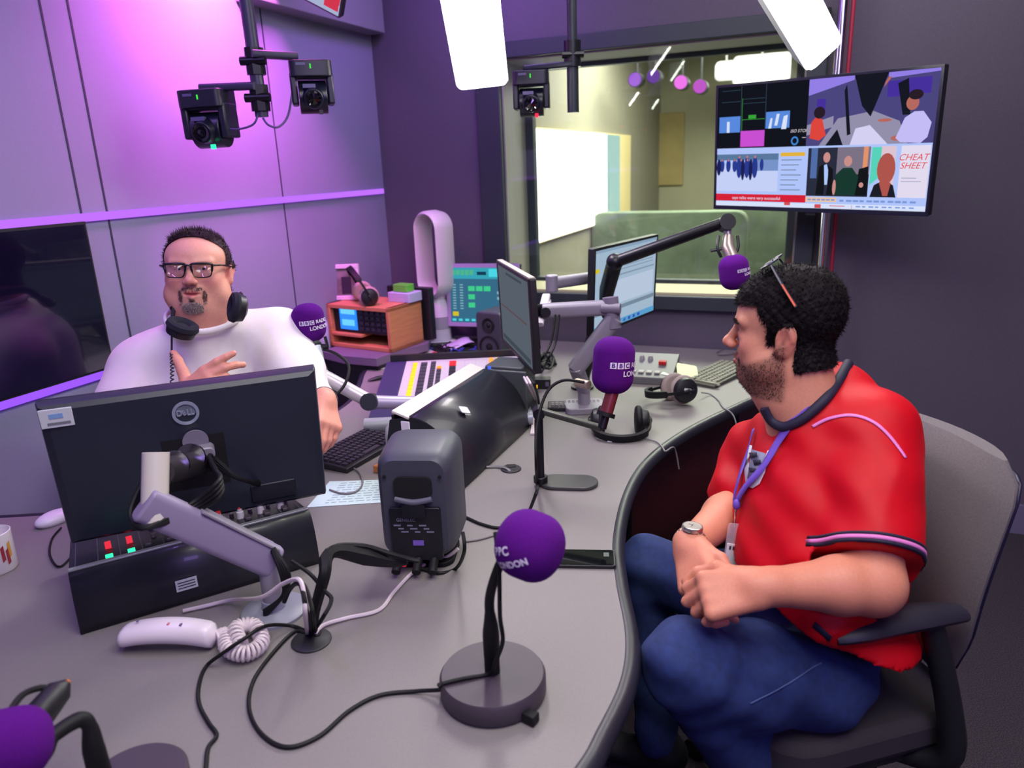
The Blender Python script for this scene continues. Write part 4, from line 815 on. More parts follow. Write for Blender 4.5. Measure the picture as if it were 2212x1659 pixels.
# top right: studio camera picture
pic('studio_picture', T_('studio', (78, 72, 130), .95), [('r', .46, 1, 0, .5)])
pic('studio_picture', T_('violet', (150, 130, 235), .95), [('q', [(.46, .0), (.46, .12), (.66, .03), (.66, 0)]), ('q', [(.80, 0), (.80, .04), (1, .02), (1, 0)])])
pic('studio_picture', T_('blueviolet', (72, 50, 160), .95), [('r', .80, .86, .06, .17), ('r', .88, .97, .05, .16), ('r', .50, .54, .15, .24)])
pic('studio_picture', T_('table', (150, 146, 175), .95), [('q', [(.52, .50), (.60, .30), (.75, .26), (.86, .34), (.90, .5)]), ('q', [(.46, .34), (.58, .28), (.58, .36), (.46, .42)])])
pic('studio_picture', T_('brightpaper', (212, 208, 242), 1), [('q', [(.68, .38), (.74, .36), (.82, .5), (.66, .5)])])
pic('studio_picture', T_('blackgear', (26, 28, 40), .8), [('q', [(.66, 0), (.70, .22), (.74, .30), (.76, .2), (.80, .0)]), ('q', [(.55, .50), (.60, .38), (.63, .5)]), ('q', [(.63, .06), (.66, .42), (.645, .43), (.62, .1)]), ('q', [(.84, .08), (.87, .3), (.90, .3), (.88, .05)])])
pic('studio_picture', T_('red', (225, 72, 62), .95), [('q', [(.475, .44), (.48, .32), (.50, .28), (.53, .30), (.55, .42), (.52, .46)])])
pic('studio_picture', T_('skin', (190, 110, 100), .9), [('e', .905, .22, .025, .05), ('e', .86, .46, .03, .02), ('e', .80, .33, .03, .012), ('q', [(.79, .06), (.80, .03), (.815, .03), (.785, .10)])])
pic('studio_picture', T_('whiteshirt', (196, 188, 245), 1), [('q', [(.85, .46), (.88, .32), (.915, .28), (.95, .28), (.985, .36), (.975, .46), (.95, .5), (.87, .49)])])
pic('studio_picture', T_('hair', (46, 34, 44), .8), [('e', .915, .165, .028, .035), ('e', .515, .25, .026, .045)])
# bottom half
pic('news_picture', T_('paleblue', (176, 196, 250), 1), [('r', 0, 1, .5, 1)])
pic('news_picture', T_('square', (196, 208, 246), 1), [('r', .0, .33, .64, .86)])
pic('news_picture', T_('treeline', (92, 122, 160), .95), [('r', .0, .33, .55, .60)]); pic('news_picture', T_('midblue', (122, 150, 205), .95), [('r', .18, .33, .60, .69)])
pic('news_picture', T_('suits', (44, 62, 150), .9), [('e', .03+.035*i, .645, .013, .055) for i in range(5)]+[('e', .125+.042*i, .66, .015, .09) for i in range(3)]+[('e', .245, .64, .01, .05)])
pic('news_picture', T_('suits2', (30, 34, 90), .9), [('e', .145+.042*i, .68, .010, .09) for i in range(2)]+[('e', .012, .66, .012, .07)])
pic('news_picture', T_('faces', (190, 130, 130), .9), [('e', .125+.042*i, .575, .006, .012) for i in range(3)]+[('e', .03+.035*i, .60, .005, .01) for i in range(5)])
pic('news_picture', T_('gold', (232, 182, 60), .95), [('r', .34, .44+.02, .545, .575)])
pic('news_picture', T_('greytext', (130, 145, 180), .9), [('r', .345, .445-.012*(i % 3), .60+i*.04, .608+i*.04) for i in range(7)]+[('r', .38, .43, .885, .89)])
pic('news_picture', T_('redbar', (214, 34, 56), 1), [('r', 0, .475, .885, .945)])
pic('news_picture', T_('white', (0, 0, 0)), [('t', 'says talks were very successful', .22, .918, .017), ('r', 0, 1, .95, .99)])
pic('news_picture', T_('redbit', (214, 80, 90), .95), [('r', .37, .40, .945, .97), ('r', .52, .55, .955, .985), ('r', .59, .66, .962, .968), ('r', .69, .692, .955, .985)])
pic('news_picture', T_('room', (44, 48, 66), .9), [('r', .475, .755, .515, .89)]); pic('news_picture', T_('roomlight', (130, 120, 140), .9), [('r', .61, .755, .515, .72)]); pic('news_picture', T_('bluedoor', (84, 112, 170), .95), [('r', .49, .52, .515, .75)])
pic('news_picture', T_('amber', (230, 150, 110), .95), [('r', .725, .745, .515, .70)])
pic('news_picture', T_('whiteshirt2', (170, 200, 250), 1), [('q', [(.552, .65), (.565, .64), (.575, .70), (.572, .80), (.556, .80)])])
pic('news_picture', T_('suitdark', (24, 26, 32), .8), [('q', [(.52, .88), (.53, .66), (.552, .64), (.56, .80), (.558, .88)]), ('q', [(.575, .80), (.572, .65), (.595, .68), (.60, .88), (.57, .88)]), ('q', [(.70, .88), (.71, .68), (.75, .66), (.755, .88)])])
pic('news_picture', T_('darkgreen', (28, 62, 52), .85), [('q', [(.60, .88), (.61, .72), (.64, .67), (.68, .67), (.71, .74), (.70, .88)])])
pic('news_picture', T_('faces2', (205, 145, 140), .95), [('e', .563, .59, .016, .04), ('e', .66, .62, .018, .04), ('e', .605, .82, .008, .06), ('e', .725, .80, .01, .02)])
pic('news_picture', T_('mintwall', (90, 215, 190), .95), [('q', [(.76, .52), (.76, .80), (.80, .74), (.80, .52)])]); pic('news_picture', T_('pinkwall', (225, 200, 215), .95), [('r', .80, .86, .515, .84)])
pic('news_picture', T_('shirtdark', (34, 34, 46), .8), [('q', [(.765, .89), (.78, .80), (.82, .76), (.86, .80), (.875, .89)])])
pic('news_picture', T_('face3', (178, 88, 80), .95), [('e', .825, .68, .038, .115), ('q', [(.80, .78), (.85, .78), (.84, .88), (.82, .88)])])
pic('news_picture', T_('panelwhite', (226, 218, 238), 1), [('r', .88, .995, .515, .89)])
pic('news_picture', T_('redtype', (225, 60, 66), 1), [('t', 'CHEAT', .93, .60, .030, 1), ('t', 'SHEET', .93, .66, .030, 1)]); pic('news_picture', T_('greytext', (0, 0, 0)), [('r', .89, .95, .745, .75), ('r', .89, .97, .77, .774)])
pic('news_picture', T_('tickerbox', (236, 196, 160), 1), [('r', .475, .62, .90, .935)]); pic('news_picture', T_('tickertext', (120, 150, 215), 1), [('r', .485+.022*i, .502+.022*i, .912, .924) for i in range(6)]+[('r', .635+.03*i, .659+.03*i-.006*(i % 3 == 0), .915, .93) for i in range(11)]+[('r', .71+.028*i, .73+.028*i-.006*(i % 2), .96, .97) for i in range(9)])
# pole carrying the television
pp = A([TVc[0]+.12, TVc[1]+.16, 0]); pp = RM(((D(1783, 500, 2.9)-CN) @ WD), .13)
pz = MB(); pz.cyl(pp, pp+[0, 0, H], .019); t = thing('television_pole', 'chrome floor-to-ceiling pole holding the television against the window wall', 'pole', pp)
pz.build('pole', CHR, t); b = MB(); b.cyl(pp+WD*.035+LD*.01, pp+WD*.035+LD*.01+A([0, 0, H]), .008); b.build('red_cable', mat('red_sleeve', (150, 30, 60), .5), t)
b = MB(); b.box(pp*[1, 1, 0]+A([0, 0, 1.62])-LD*.02, (.12, .05, .2), None); b.box(pp*[1, 1, 0]+A([0, 0, .004]), (.12, .12, .008)); b.build('bracket', BLKM, t)
# dark door-height panel edge on the window wall right of the screen is the pole shadow only
# ceiling television, top left
T3 = frame(D(618, -52, 3.0), x=(.93, .33, -.20), z=(.18, .12, 1)); T3 = frame(D(634, -75, 2.75), x=unit(D(704, 42, 2.72)-D(548, 8, 2.78)), z=unit(D(716, -40, 2.62)-D(704, 42, 2.72)))
t = thing('television', 'ceiling television with red and white caption strip, mostly above the picture edge', 'television', T3)
b = MB(T3); b.rbox((0, .02, .02), (.42, .03, .25), .006, axis=1); b.build('housing', BLK, t)
b = MB(T3); b.box((0, .003, .02), (.405, .004, .235)); b.build('display', E_('tv3', (180, 190, 225), .85), t)
b = MB(T3); b.box((0, .0005, -.035), (.405, .002, .045)); b.box((.17, .0005, -.07), (.06, .002, .025)); b.build('caption_bar', E_('tv3red', (215, 55, 80), .95), t)
b = MB(T3); b.box((-.02, .0, -.036), (.25, .0005, .012)); b.build('caption_text', E_('tv3pink', (235, 150, 165), .95), t)
b = MB(); cc = T3[:3, 3]; b.cyl(cc+A([0, .05, .05]), [cc[0], cc[1]+.05, H], .02); b.build('drop_pole', BLKM, t)

# ---------------------------------------------------------------- ceiling camera rigs
def ptz(M, name, label, led, scale=1., parent_=None):
    t = thing(name, label, 'camera', M, 'remote cameras hanging from the rigs')
    b = MB(M); b.rbox((0, 0, -.03), (.135*scale, .12*scale, .05*scale), .02); b.build('base', mat('ptz_black', (28, 28, 46), .4), t, bev=.003)
    b = MB(M)
    for s_ in (-1, 1): b.box((s_*.058*scale, 0, -.09*scale), (.022*scale, .09*scale, .10*scale), None, 1.)
    b.box((0, 0, -.05*scale), (.12*scale, .08*scale, .02*scale)); b.build('yoke', MATS['ptz_black'], t, bev=.006)
    b = MB(M); b.tube([(-.045*scale, 0, -.115*scale), (.045*scale, 0, -.115*scale)], .052*scale, 24); b.tube([(0, -.02, -.115*scale), (0, -.072*scale, -.125*scale)], [.042*scale, .030*scale], 20); b.build('head', mat('ptz_head', (20, 22, 40), .3), t, bev=.002)
    b = MB(M); b.lathe([(.024*scale, 0), (.024*scale, .004), (.018*scale, .001), (0, .006)], frame((0, -.072*scale, -.125*scale), z=(0, -1, -.2))); b.build('lens', mat('lens_glass', (8, 8, 14), .05, coat=1), t)
    b = MB(M); b.box((.02*scale, -.05*scale, -.165*scale), (.012, .012, .014)); b.build('tally_light', led, t)
    b = MB(M); b.box((-.0, -.0608*scale, -.025*scale), (.004, .002, .014)); b.build('status_light', emis('green_status', (60, 220, 60), 1.4), t)
    b = MB(M); b.box((-.03*scale, -.0612*scale, -.018*scale), (.03, .001, .008)); b.box((-.01*scale, -.054*scale, -.085*scale), (.04*scale, .02, .012)); b.build('maker_plate', mat('ptz_grey', (92, 84, 128), .5), t)
    return t
RIG = mat('rig_pole', (62, 60, 84), .4, metal=.2)
p0 = D(560, 205, 2.4); ptop = A([p0[0]-.005, p0[1]-.02, H]); pb_ = D(564, 252, 2.4); pb_[:2] = p0[:2]
t = thing('camera_rig', 'dark ceiling pole with two cross arms and clamps in front of the left wall', 'camera rig', A([p0[0], p0[1], H]))
b = MB(); b.cyl(pb_, ptop, .021); b.build('pole', RIG, t)
for k, zz in enumerate((p0[2]+.10, p0[2]-.01)):
    b = MB(); b.tube([[p0[0], p0[1], zz-.04], [p0[0], p0[1], zz+.04]], .031, 8); b.tube([[p0[0]-.04, p0[1]-.02, zz], [p0[0]+.04, p0[1]-.02, zz]], .014, 10); b.build('clamp', BLKM, t)
aR = D(640, 122, 2.42); aR0 = A([p0[0], p0[1]-.03, D(560, 122, 2.4)[2]]); aL = D(435, 190, 2.40); aL0 = A([p0[0], p0[1]-.03, D(560, 188, 2.4)[2]])
b = MB(); seg(b, aR0, aR, .035, .024); b.build('cross_arm', RIG, t); b = MB(); seg(b, aL0, aL, .035, .024); b.build('cross_arm', RIG, t)
b = MB(); b.tube(smooth([D(488, 278, 2.4), D(515, 279, 2.4), D(545, 270, 2.4), D(556, 252, 2.4), pb_+A([0, 0, .05])], 6), .0035, 6); b.build('cable', mat('cable_violet', (70, 58, 110), .5), t)
b = MB(); b.tube(smooth([D(632, 195, 2.42), D(622, 250, 2.42), D(602, 274, 2.41), D(580, 270, 2.4), D(568, 255, 2.4)], 6), .0035, 6); b.build('cable', MATS['cable_violet'], t)
ptz(frame(D(444, 194, 2.40), x=(1, -.1, .0), z=(-.02, .0, 1)), 'remote_camera', 'black remote camera with green tally light, left and lower one over the presenter', GL, 1.08)
ptz(frame(D(668, 130, 2.44), x=(1, .25, 0), z=(0, 0, 1)), 'remote_camera', 'black remote camera right of the left rig pole, near the ceiling television', BLK, 1.0)
p1 = D(1238, 225, 2.8); t = thing('camera_rig', 'dark ceiling pole with one cross arm hanging in front of the window', 'camera rig', A([p1[0], p1[1], H]))
b = MB(); pz1 = p1[2]-.03; b.tube([[p1[0], p1[1], pz1], [p1[0], p1[1], pz1+.2]], .022, 16); b.cyl([p1[0], p1[1], pz1+.15], [p1[0], p1[1], H], .018); b.build('pole', mat('rig_dark', (48, 54, 62), .4, metal=.3), t)
b = MB(); b.tube([[p1[0], p1[1], pz1+.16], [p1[0], p1[1], pz1+.25]], .032, 10); b.tube([[p1[0]-.04, p1[1]-.02, pz1+.2], [p1[0]+.04, p1[1]-.02, pz1+.2]], .012, 8); b.build('clamp', BLKM, t)
q1 = D(1135, 148, 2.82); b = MB(); seg(b, [p1[0], p1[1]-.02, q1[2]-.0], q1, .03, .022); b.build('cross_arm', MATS['rig_dark'], t)
ptz(frame(D(1147, 152, 2.82), x=(1, -.1, 0), z=(0, 0, 1)), 'remote_camera', 'black remote camera with red tally light in front of the window', emis('red_tally', (240, 40, 70), 1.8), 1.0)

# ---------------------------------------------------------------- softlights
LP = emis('softlight_face', (255, 250, 246), 40.0)
def softlight(name, label, bl, br, tl, tr, ext):
    """four corners of the glowing face"""
    bl, br, tl, tr = (A(p) for p in (bl, br, tl, tr)); c = (bl+br)/2; up = unit((tl+tr)/2-c); x = unit(br-bl); M = frame(c, x=x, y=np.cross(up, x), z=None); n = unit(np.cross(x, up)); M = frame(c, x=x, z=up)
    w_ = np.linalg.norm(br-bl); M = frame(c, x=None, y=None, z=up) if False else M
    if (M[:3, 1] @ (CAM-c)) > 0: s_ = 1
    else: s_ = -1
    t = thing(name, label, 'studio light', M, None)
    b = MB(M); b.rbox((0, s_*.004, ext/2), (w_-.012, .012, ext-.012), .02, axis=1); b.build('glowing_face', LP, t)
    b = MB(M); b.rbox((0, -s_*.03, ext/2), (w_, .056, ext), .02, axis=1); b.build('housing', mat('light_housing', (170, 170, 180), .45), t)
    b = MB(M); b.box((0, -s_*.075, ext/2), (w_*.5, .035, ext*.6)); b.build('heat_sink', BLKM, t)
    top = c+up*ext*.6-M[:3, 1]*s_*.10; b = MB(); b.tube([c+up*ext*.6-M[:3, 1]*s_*.06, top, [top[0], top[1], H]], .012, 8); b.build('hanger', BLKM, t)
    return t
softlight('softlight', 'bright white panel light at top centre between the two camera rigs', D(987, 192, 2.62), D(1099, 182, 2.62), D(950, 0, 2.28), D(1082, 0, 2.28), .62)
softlight('softlight', 'bright white panel light at top right above the television', D(1742, 143, 2.25), D(1822, 100, 2.25), D(1658, 0, 2.02), D(1772, 0, 2.02), .62)

# ---------------------------------------------------------------- keyboards and desk things
def keyboard(M, w_, d_, name, label, nx, ny, cm_, km, hgt=.016, tilt=.06, group=None):
    t = thing(name, label, 'keyboard', M, group)
    b = MB(M); b.add([(-w_/2, 0, 0), (w_/2, 0, 0), (w_/2, d_, 0), (-w_/2, d_, 0), (-w_/2, 0, hgt), (w_/2, 0, hgt), (w_/2, d_, hgt+tilt*d_), (-w_/2, d_, hgt+tilt*d_)], [(0, 3, 2, 1), (4, 5, 6, 7), (0, 1, 5, 4), (1, 2, 6, 5), (2, 3, 7, 6), (3, 0, 4, 7)]); b.build('case', cm_, t, bev=.003)
    b = MB(M); px_ = (w_-.02)/nx; py_ = (d_-.02)/ny; 
    for j in range(ny):
        i = 0
        while i < nx:
            k = 5 if (j == 0 and i == nx//3) else 1; x_ = -w_/2+.01+(i+k/2)*px_; y_ = .01+(j+.5)*py_; z_ = hgt+tilt*y_
            b.box((x_, y_, z_+.003), (px_*k-.0035, py_-.0035, .007), None, .85); i += k
    b.build('key_field', km, t); return t
KM = mat('key_black', (40, 36, 46), .5); KB = mat('kb_black', (30, 28, 36), .45)
keyboard(frame(Z(752, 1024, TZ), x=(.47, .88, 0), z=(0, 0, 1)) @ frame((.145, .003, 0), z=(0, 0, 1)), .29, .16, 'keyboard', 'black keyboard beside the right edge of the front monitor', 15, 6, KB, KM)
keyboard(frame(Z(1244, 889, TZ), x=(1, -.06, 0), z=(0, 0, 1)), .20, .07, 'keyboard', 'black keyboard under the silver monitor arm behind the tall microphone', 12, 3, KB, mat('key_grey', (120, 112, 118), .5))
kz = frame(Z(1502, 836, TZ), x=(.30, .95, 0), z=(0, 0, 1))
keyboard(frame((Z(1470, 828, TZ)+Z(1536, 838, TZ))/2, x=unit(Z(1533, 838, TZ)-Z(1470, 826, TZ)), z=(0, 0, 1)), .16, .34, 'keyboard', 'olive grey keyboard at the far end of the desk by the man in red', 6, 15, mat('kb_olive', (70, 70, 62), .5), mat('key_olive', (120, 118, 104), .5), .012, .02)
# talkback control box
CB = frame(Z(1418, 832, TZ), x=(1, -.36, 0), z=(0, 0, 1))
t = thing('control_box', 'grey wedge control box with red button and switches beside the far keyboard', 'control box', CB)
b = MB(CB); b.add([(-.15, 0, 0), (.06, 0, 0), (.06, .24, 0), (-.15, .24, 0), (-.15, 0, .03), (.06, 0, .03), (.06, .24, .07), (-.15, .24, .07)], [(0, 3, 2, 1), (4, 5, 6, 7), (0, 1, 5, 4), (1, 2, 6, 5), (2, 3, 7, 6), (3, 0, 4, 7)]); b.build('case', mat('control_grey', (108, 106, 112), .5), t, bev=.003)
def oncb(x_, y_, sx, sy, sz, m_, nm): b = MB(CB); z_ = .03+.1667*y_; b.box((x_, y_, z_+sz/2), (sx, sy, sz)); b.build(nm, m_, t, bev=.001)
oncb(.005, .13, .03, .026, .014, mat('red_push', (200, 30, 36), .35), 'red_button')
for k in range(4): oncb(-.10+k*.032, .045, .022, .03, .006, mat('cream_key', (176, 172, 170), .5), 'white_key')
for k in range(2): b = MB(CB); b.lathe([(.012, 0), (.010, .012), (.006, .02), (0, .02)], frame((-.085+k*.035, .165, .056), z=(0, 0, 1)), n=16); b.build('dial', mat('dial_pale', (140, 136, 142), .4), t)
b = MB(CB); b.add([(.01, .035, .0375), (.05, .02, .0355), (.055, .028, .0365), (.018, .055, .0405)], [(0, 1, 2, 3)]); b.build('shine_label', mat('pale_strip', (215, 215, 205), .4), t)  # flat pale patch near the front corner of the case
b = MB(CB @ frame((.105, .12, .03), x=(1, .2, 0), z=(.25, -.2, 1))); b.rbox((0, 0, 0), (.085, .11, .004), .01); tag(b.build('plastic_wallet', mat('wallet_yellow', (190, 186, 120), .35, alpha=.75)), 'crumpled pale yellow plastic wallet beside the grey control box', 'wallet')
b = MB(); b.tube(smooth([Z(1370, 768, TZ+.02), Z(1400, 766, TZ+.012), Z(1440, 775, TZ+.01), Z(1478, 785, TZ+.01), Z(1480, 800, TZ+.01), Z(1462, 812, TZ+.01)], 6), .008, 8, flat=.5); tag(b.build('flat_cable', mat('cable_grey', (100, 98, 104), .5)), 'flat grey lead looping over the desk behind the control box', 'cable')
b = MB(); b.tube(smooth([Z(1548, 762, TZ+.008), Z(1562, 756, TZ+.008), Z(1590, 756, TZ+.02), Z(1600, 764, TZ+.01), Z(1550, 768, TZ+.006)], 6), .0022, 6); b.build('wire_', CHR); bpy.data.objects['wire_'].name = 'folded_glasses'; tag(bpy.data.objects['folded_glasses'], 'thin wire spectacles folded at the far desk edge behind the man in red', 'glasses')

# headphones on the desk
g0_ = Z(1462, 885, TZ); HMX = frame(Z(1455, 880, TZ)+A([0, 0, .052]), x=(.60, .35, .25), z=(-.93, -.30, -.12))
h = headphones(frame(Z(1465, 868, TZ)+A([0.0, .0, .052]), x=(.35, -.85, .12), z=(-.95, -.30, -.05)), 'h', 'black headphones with grey-pink cushion and white sticker near the guest elbow side of the desk', span=.045, r=.047, cushion=mat('grey_pink_cushion', (160, 142, 142), .7), bandh=.125)
b = MB(WM[h.name]); b.rbox((0, 0, .0), (.028, .016, .001), .002, frame((.045+.0255, .002, .004), x=(0, .3, 1), z=(1, 0, 0))); b.build('white_sticker', STK, h)
h = headphones(frame(Z(1340, 935, TZ)+A([0, .01, .042]), x=(1, -.04, .0), z=(-.08, -1., -.28)), 'h', 'thin black headphones lying open in front of the tall microphone, headband towards camera', span=.072, r=.040, bandh=.105)
b = MB(WM[h.name]); b.box((-.028, -.011, .101), (.036, .004, .012), None); b.build('white_sticker', STK, h)
b = MB(WM[h.name]); b.box((.095, -.006, .02), (.004, .012, .012)); b.build('red_mark', mat('red_mark', (220, 50, 50), .5), h)
b = MB(); b.tube(smooth([Z(1398, 948, TZ+.006), Z(1420, 955, TZ+.004), Z(1432, 968, TZ+.003), Z(1438, 975, TZ+.003), A([.50, 2.16, .73]), A([.515, 2.155, .66])], 6), .0025, 6); tag(b.build('headphone_lead', mat('lead_grey', (120, 114, 120), .5)), 'grey headphone lead going over the curved desk edge by the thin headphones', 'cable')
b = MB(); b.tube(smooth([Z(1515, 848, TZ+.02), Z(1535, 852, TZ+.004), Z(1552, 865, TZ+.003), Z(1562, 880, TZ+.003), A([.765, 2.40, .72]), A([.78, 2.38, .5])], 6), .0025, 6); tag(b.build('headphone_lead', MATS['lead_grey']), 'grey headphone lead running over the desk edge beside the man in red', 'cable')
# phone, mug, handset
PH = frame((Z(1180, 1190, TZ)+Z(1318, 1232, TZ))/2, x=unit(Z(1318, 1232, TZ)-Z(1200, 1230, TZ)), z=(0, 0, 1))
t = thing('mobile_phone', 'black mobile phone lying face up on the desk behind the front microphone', 'phone', PH)
b = MB(PH); b.rbox((.01, 0, .004), (.150, .072, .008), .008); b.build('body', BLK, t, bev=.001); b = MB(PH); b.rbox((.01, 0, .0083), (.142, .066, .001), .006); b.build('glass', mat('phone_glass', (10, 14, 16), .06, coat=1), t)
b = MB(PH); b.box((.065, .012, .009), (.012, .018, .0004)); b.build('clock_digits', mat('phone_text', (70, 78, 80), .4), t)
MG = frame(Z(-2, 1230, TZ), z=(0, 0, 1)); t = thing('mug', 'white mug with a red and gold design at the left picture edge', 'mug', MG)
b = MB(MG); b.lathe([(.036, 0), (.040, .005), (.041, .095), (.039, .096), (.037, .09), (.036, .01), (0, .008)]); b.build('cup', mat('mug_white', (228, 222, 226), .25, coat=.4), t)
b = MB(MG); az_ = -.55
for k, (da, z_, m__) in enumerate(((0, .05, 0), (.25, .04, 0), (.4, .055, 1))):
    b.mi = m__; b.grid([[(.0415*cos(az_+da+s_), .0415*sin(az_+da+s_), z_+dz+.03*s_) for dz in (-.018, .018)] for s_ in np.linspace(-.09, .09, 4)])
b.build('printed_design', [mat('mug_red', (150, 50, 60), .4), mat('mug_gold', (205, 150, 60), .4)], t)
b = MB(MG); b.tube(smooth([(-.04, 0, .075), (-.065, 0, .07), (-.068, 0, .045), (-.04, 0, .02)], 5), .005, 8); b.build('handle', MATS['mug_white'], t)
b = MB(frame(Z(120, 1128, TZ), x=(.5, .86, 0), z=(0, 0, 1))); b.ball((0, 0, .012), (.05, .03, .02)); ms = tag(b.build('computer_mouse', WHT), 'white rounded mouse half hidden left of the front monitor', 'mouse')
b = MB(); b.tube(smooth([Z(132, 1140, TZ+.005), Z(112, 1165, TZ+.004), Z(108, 1200, TZ+.004), Z(130, 1224, TZ+.004), Z(165, 1190, TZ+.005)], 7), .0025, 6); tag(b.build('mouse_lead', RUB), 'thin dark lead looping beside the fader console at left', 'cable')
# telephone handset
hA, hB = Z(262, 1378, TZ+.02), Z(470, 1378, TZ+.02); HS = frame((hA+hB)/2*[1, 1, 0]+A([0, 0, TZ]), x=unit((hB-hA)*[1, 1, 0]), z=(0, 0, 1)); HL = np.linalg.norm((hB-hA)[:2])
t = thing('telephone_handset', 'white curved telephone handset lying on the desk with a coiled cord', 'telephone', HS); secs = []
for s_ in np.linspace(-1, 1, 25):
    e = abs(s_); wd = .029-.003*s_-.004*s_*s_; endf = sqrt(max(1-((e-.86)/.14)**2, 0.04)) if e > .86 else 1
    zc = .024+.012*(1-s_*s_); ht = .022+.003*s_; sec = []
    for k in range(17): a = 2*pi*k/16; sec.append((s_*HL/2, wd*endf*cos(a)*(abs(cos(a))**-.25 if abs(cos(a)) > .05 else 1), zc-.004*(sin(a) < 0)*0+ht*endf*sin(a)*(1 if sin(a) > 0 else (.85+.15*e**3))))
    secs.append(sec)
b = MB(HS); b.grid(secs); b.add(secs[0][:-1], [tuple(range(16))]); b.add(secs[-1][:-1], [tuple(range(15, -1, -1))]); b.build('handset_shell', mat('handset_white', (226, 214, 224), .3), t, sm=70)
for x_, y_, m__ in ((.01, -.01, mat('led_pink', (214, 130, 140), .5)), (.035, -.012, mat('mark_grey', (110, 100, 130), .5)), (-.055, .0, MATS['mark_grey'] if 'mark_grey' in MATS else INK)): b = MB(HS); b.box((x_, y_, .0578), (.004, .006, .002)); b.build('key_mark', m__, t)
cs = HS @ A([HL/2, 0, .02, 1]); cpts = smooth([cs[:3], Z(488, 1372, TZ+.02), Z(492, 1400, TZ+.022), Z(530, 1412, TZ+.02), Z(565, 1388, TZ+.02), Z(548, 1352, TZ+.024), Z(510, 1358, TZ+.03), Z(520, 1395, TZ+.03)], 60)
hel = []; 
for i, p in enumerate(cpts):
    tn = unit(cpts[min(i+1, len(cpts)-1)]-cpts[max(i-1, 0)]); n1 = unit(np.cross(tn, [0, 0, 1.])); n2 = np.cross(n1, tn); a = i*2*pi/11.; hel.append(p+.0125*(cos(a)*n1+sin(a)*n2))
b = MB(); b.tube(hel, .0034, 6); b.build('coiled_cord', mat('cord_white', (214, 200, 206), .4), t)
# grommets
for i, (px, py, r_, lb) in enumerate(((673, 1385, .038, 'black cable grommet in the desk with many leads coming out, left foreground'), (1104, 1014, .030, 'small dark cable grommet in the desk beside the black hood'))):
    g_ = Z(px, py, TZ); t = thing('cable_grommet', lb, 'grommet', g_); b = MB(frame(g_, z=(0, 0, 1))); b.lathe([(r_, 0), (r_, .003), (r_*.93, .005), (0, .005)], n=40); b.build('cap', mat('grommet_black', (40, 40, 44), .45), t)
    b = MB(frame(g_, z=(0, 0, 1))); b.rbox((0, r_*.45, .0055), (.03, .022, .002), .006); b.build('slot', DRK, t)
def cable(name, label, pts, r_=.0035, m_=RUB, flat=1., n=7):
    b = MB(); b.tube(smooth(pts, 8), r_, n, flat=flat); return tag(b.build(name, m_), label, 'cable')
G = Z(676, 1372, TZ); gz = lambda dx, dy, z_: G+A([dx, dy, z_])
WCB = mat('cable_white', (206, 192, 200), .45)
cable('sleeved_cable', 'thick black braided cable sleeve rising from the grommet and arching to the studio speaker', [gz(.0, .0, .0), gz(.008, .01, .05), D(702, 1240, 1.40), D(705, 1205, 1.44), D(728, 1190, 1.47), D(775, 1198, 1.50), D(840, 1212, 1.52), D(880, 1212, 1.52)], np.interp(np.linspace(0, 1, 57), [0, .3, .4, .5, .75, .85, 1], [.009, .012, .014, .012, .019, .013, .008]))
cable('power_cable', 'black lead arching over the sleeved cable into the studio speaker', [D(705, 1190, 1.45), D(735, 1178, 1.48), D(790, 1180, 1.5), D(840, 1195, 1.51), D(885, 1208, 1.50), D(905, 1212, 1.5)], .005)
cable('white_cable', 'white lead running from the grommet across the desk to the studio speaker', [gz(.006, -.006, .006), Z(700, 1350, TZ+.006), Z(750, 1335, TZ+.005), Z(818, 1318, TZ+.005), Z(850, 1280, TZ+.005), Z(888, 1240, TZ+.006), Z(925, 1215, TZ+.008), Z(965, 1203, TZ+.012), Z(990, 1185, TZ+.03)], .0042, WCB)
cable('white_cable', 'white lead looping from behind the handset up over the arm base to the grommet', [Z(395, 1320, TZ+.006), Z(440, 1310, TZ+.006), Z(500, 1296, TZ+.015), D(565, 1290, 1.42), D(610, 1262, 1.38), D(645, 1252, 1.33), D(657, 1285, 1.31), D(660, 1330, 1.31), gz(-.01, .0, .004)], .0042, WCB)
cable('black_cable', 'black lead standing up from the grommet beside the white loop', [gz(-.004, .0, .004), D(662, 1320, 1.31), D(652, 1268, 1.32), D(640, 1260, 1.36), D(625, 1275, 1.40), D(614, 1300, 1.42)], .0045)
cable('black_cable', 'black lead curling right of the grommet behind the sleeved cable', [gz(.0, .006, .004), D(700, 1330, 1.34), D(716, 1295, 1.38), D(700, 1275, 1.40), D(670, 1240, 1.43), D(630, 1212, 1.45)], .004)
cable('black_cable', 'third short black lead leaning from the grommet towards the arm base', [gz(.004, .004, .004), D(677, 1330, 1.32), D(668, 1290, 1.34), D(655, 1262, 1.37), D(640, 1262, 1.40)], .004)
mA = [pb+A([-.088, -.03, .002]), Z(950, 1490, TZ+.02), Z(900, 1493, TZ+.005), Z(820, 1502, TZ+.004), Z(755, 1535, TZ+.004), Z(690, 1590, TZ+.004), Z(620, 1614, TZ+.004), Z(565, 1585, TZ+.004), Z(538, 1530, TZ+.004), Z(548, 1470, TZ+.004), Z(590, 1410, TZ+.004), Z(635, 1365, TZ+.005), gz(-.015, -.0, .005)]
cable('microphone_lead', 'long black lead sweeping over the desk from the front round base to the grommet', mA, .0036)
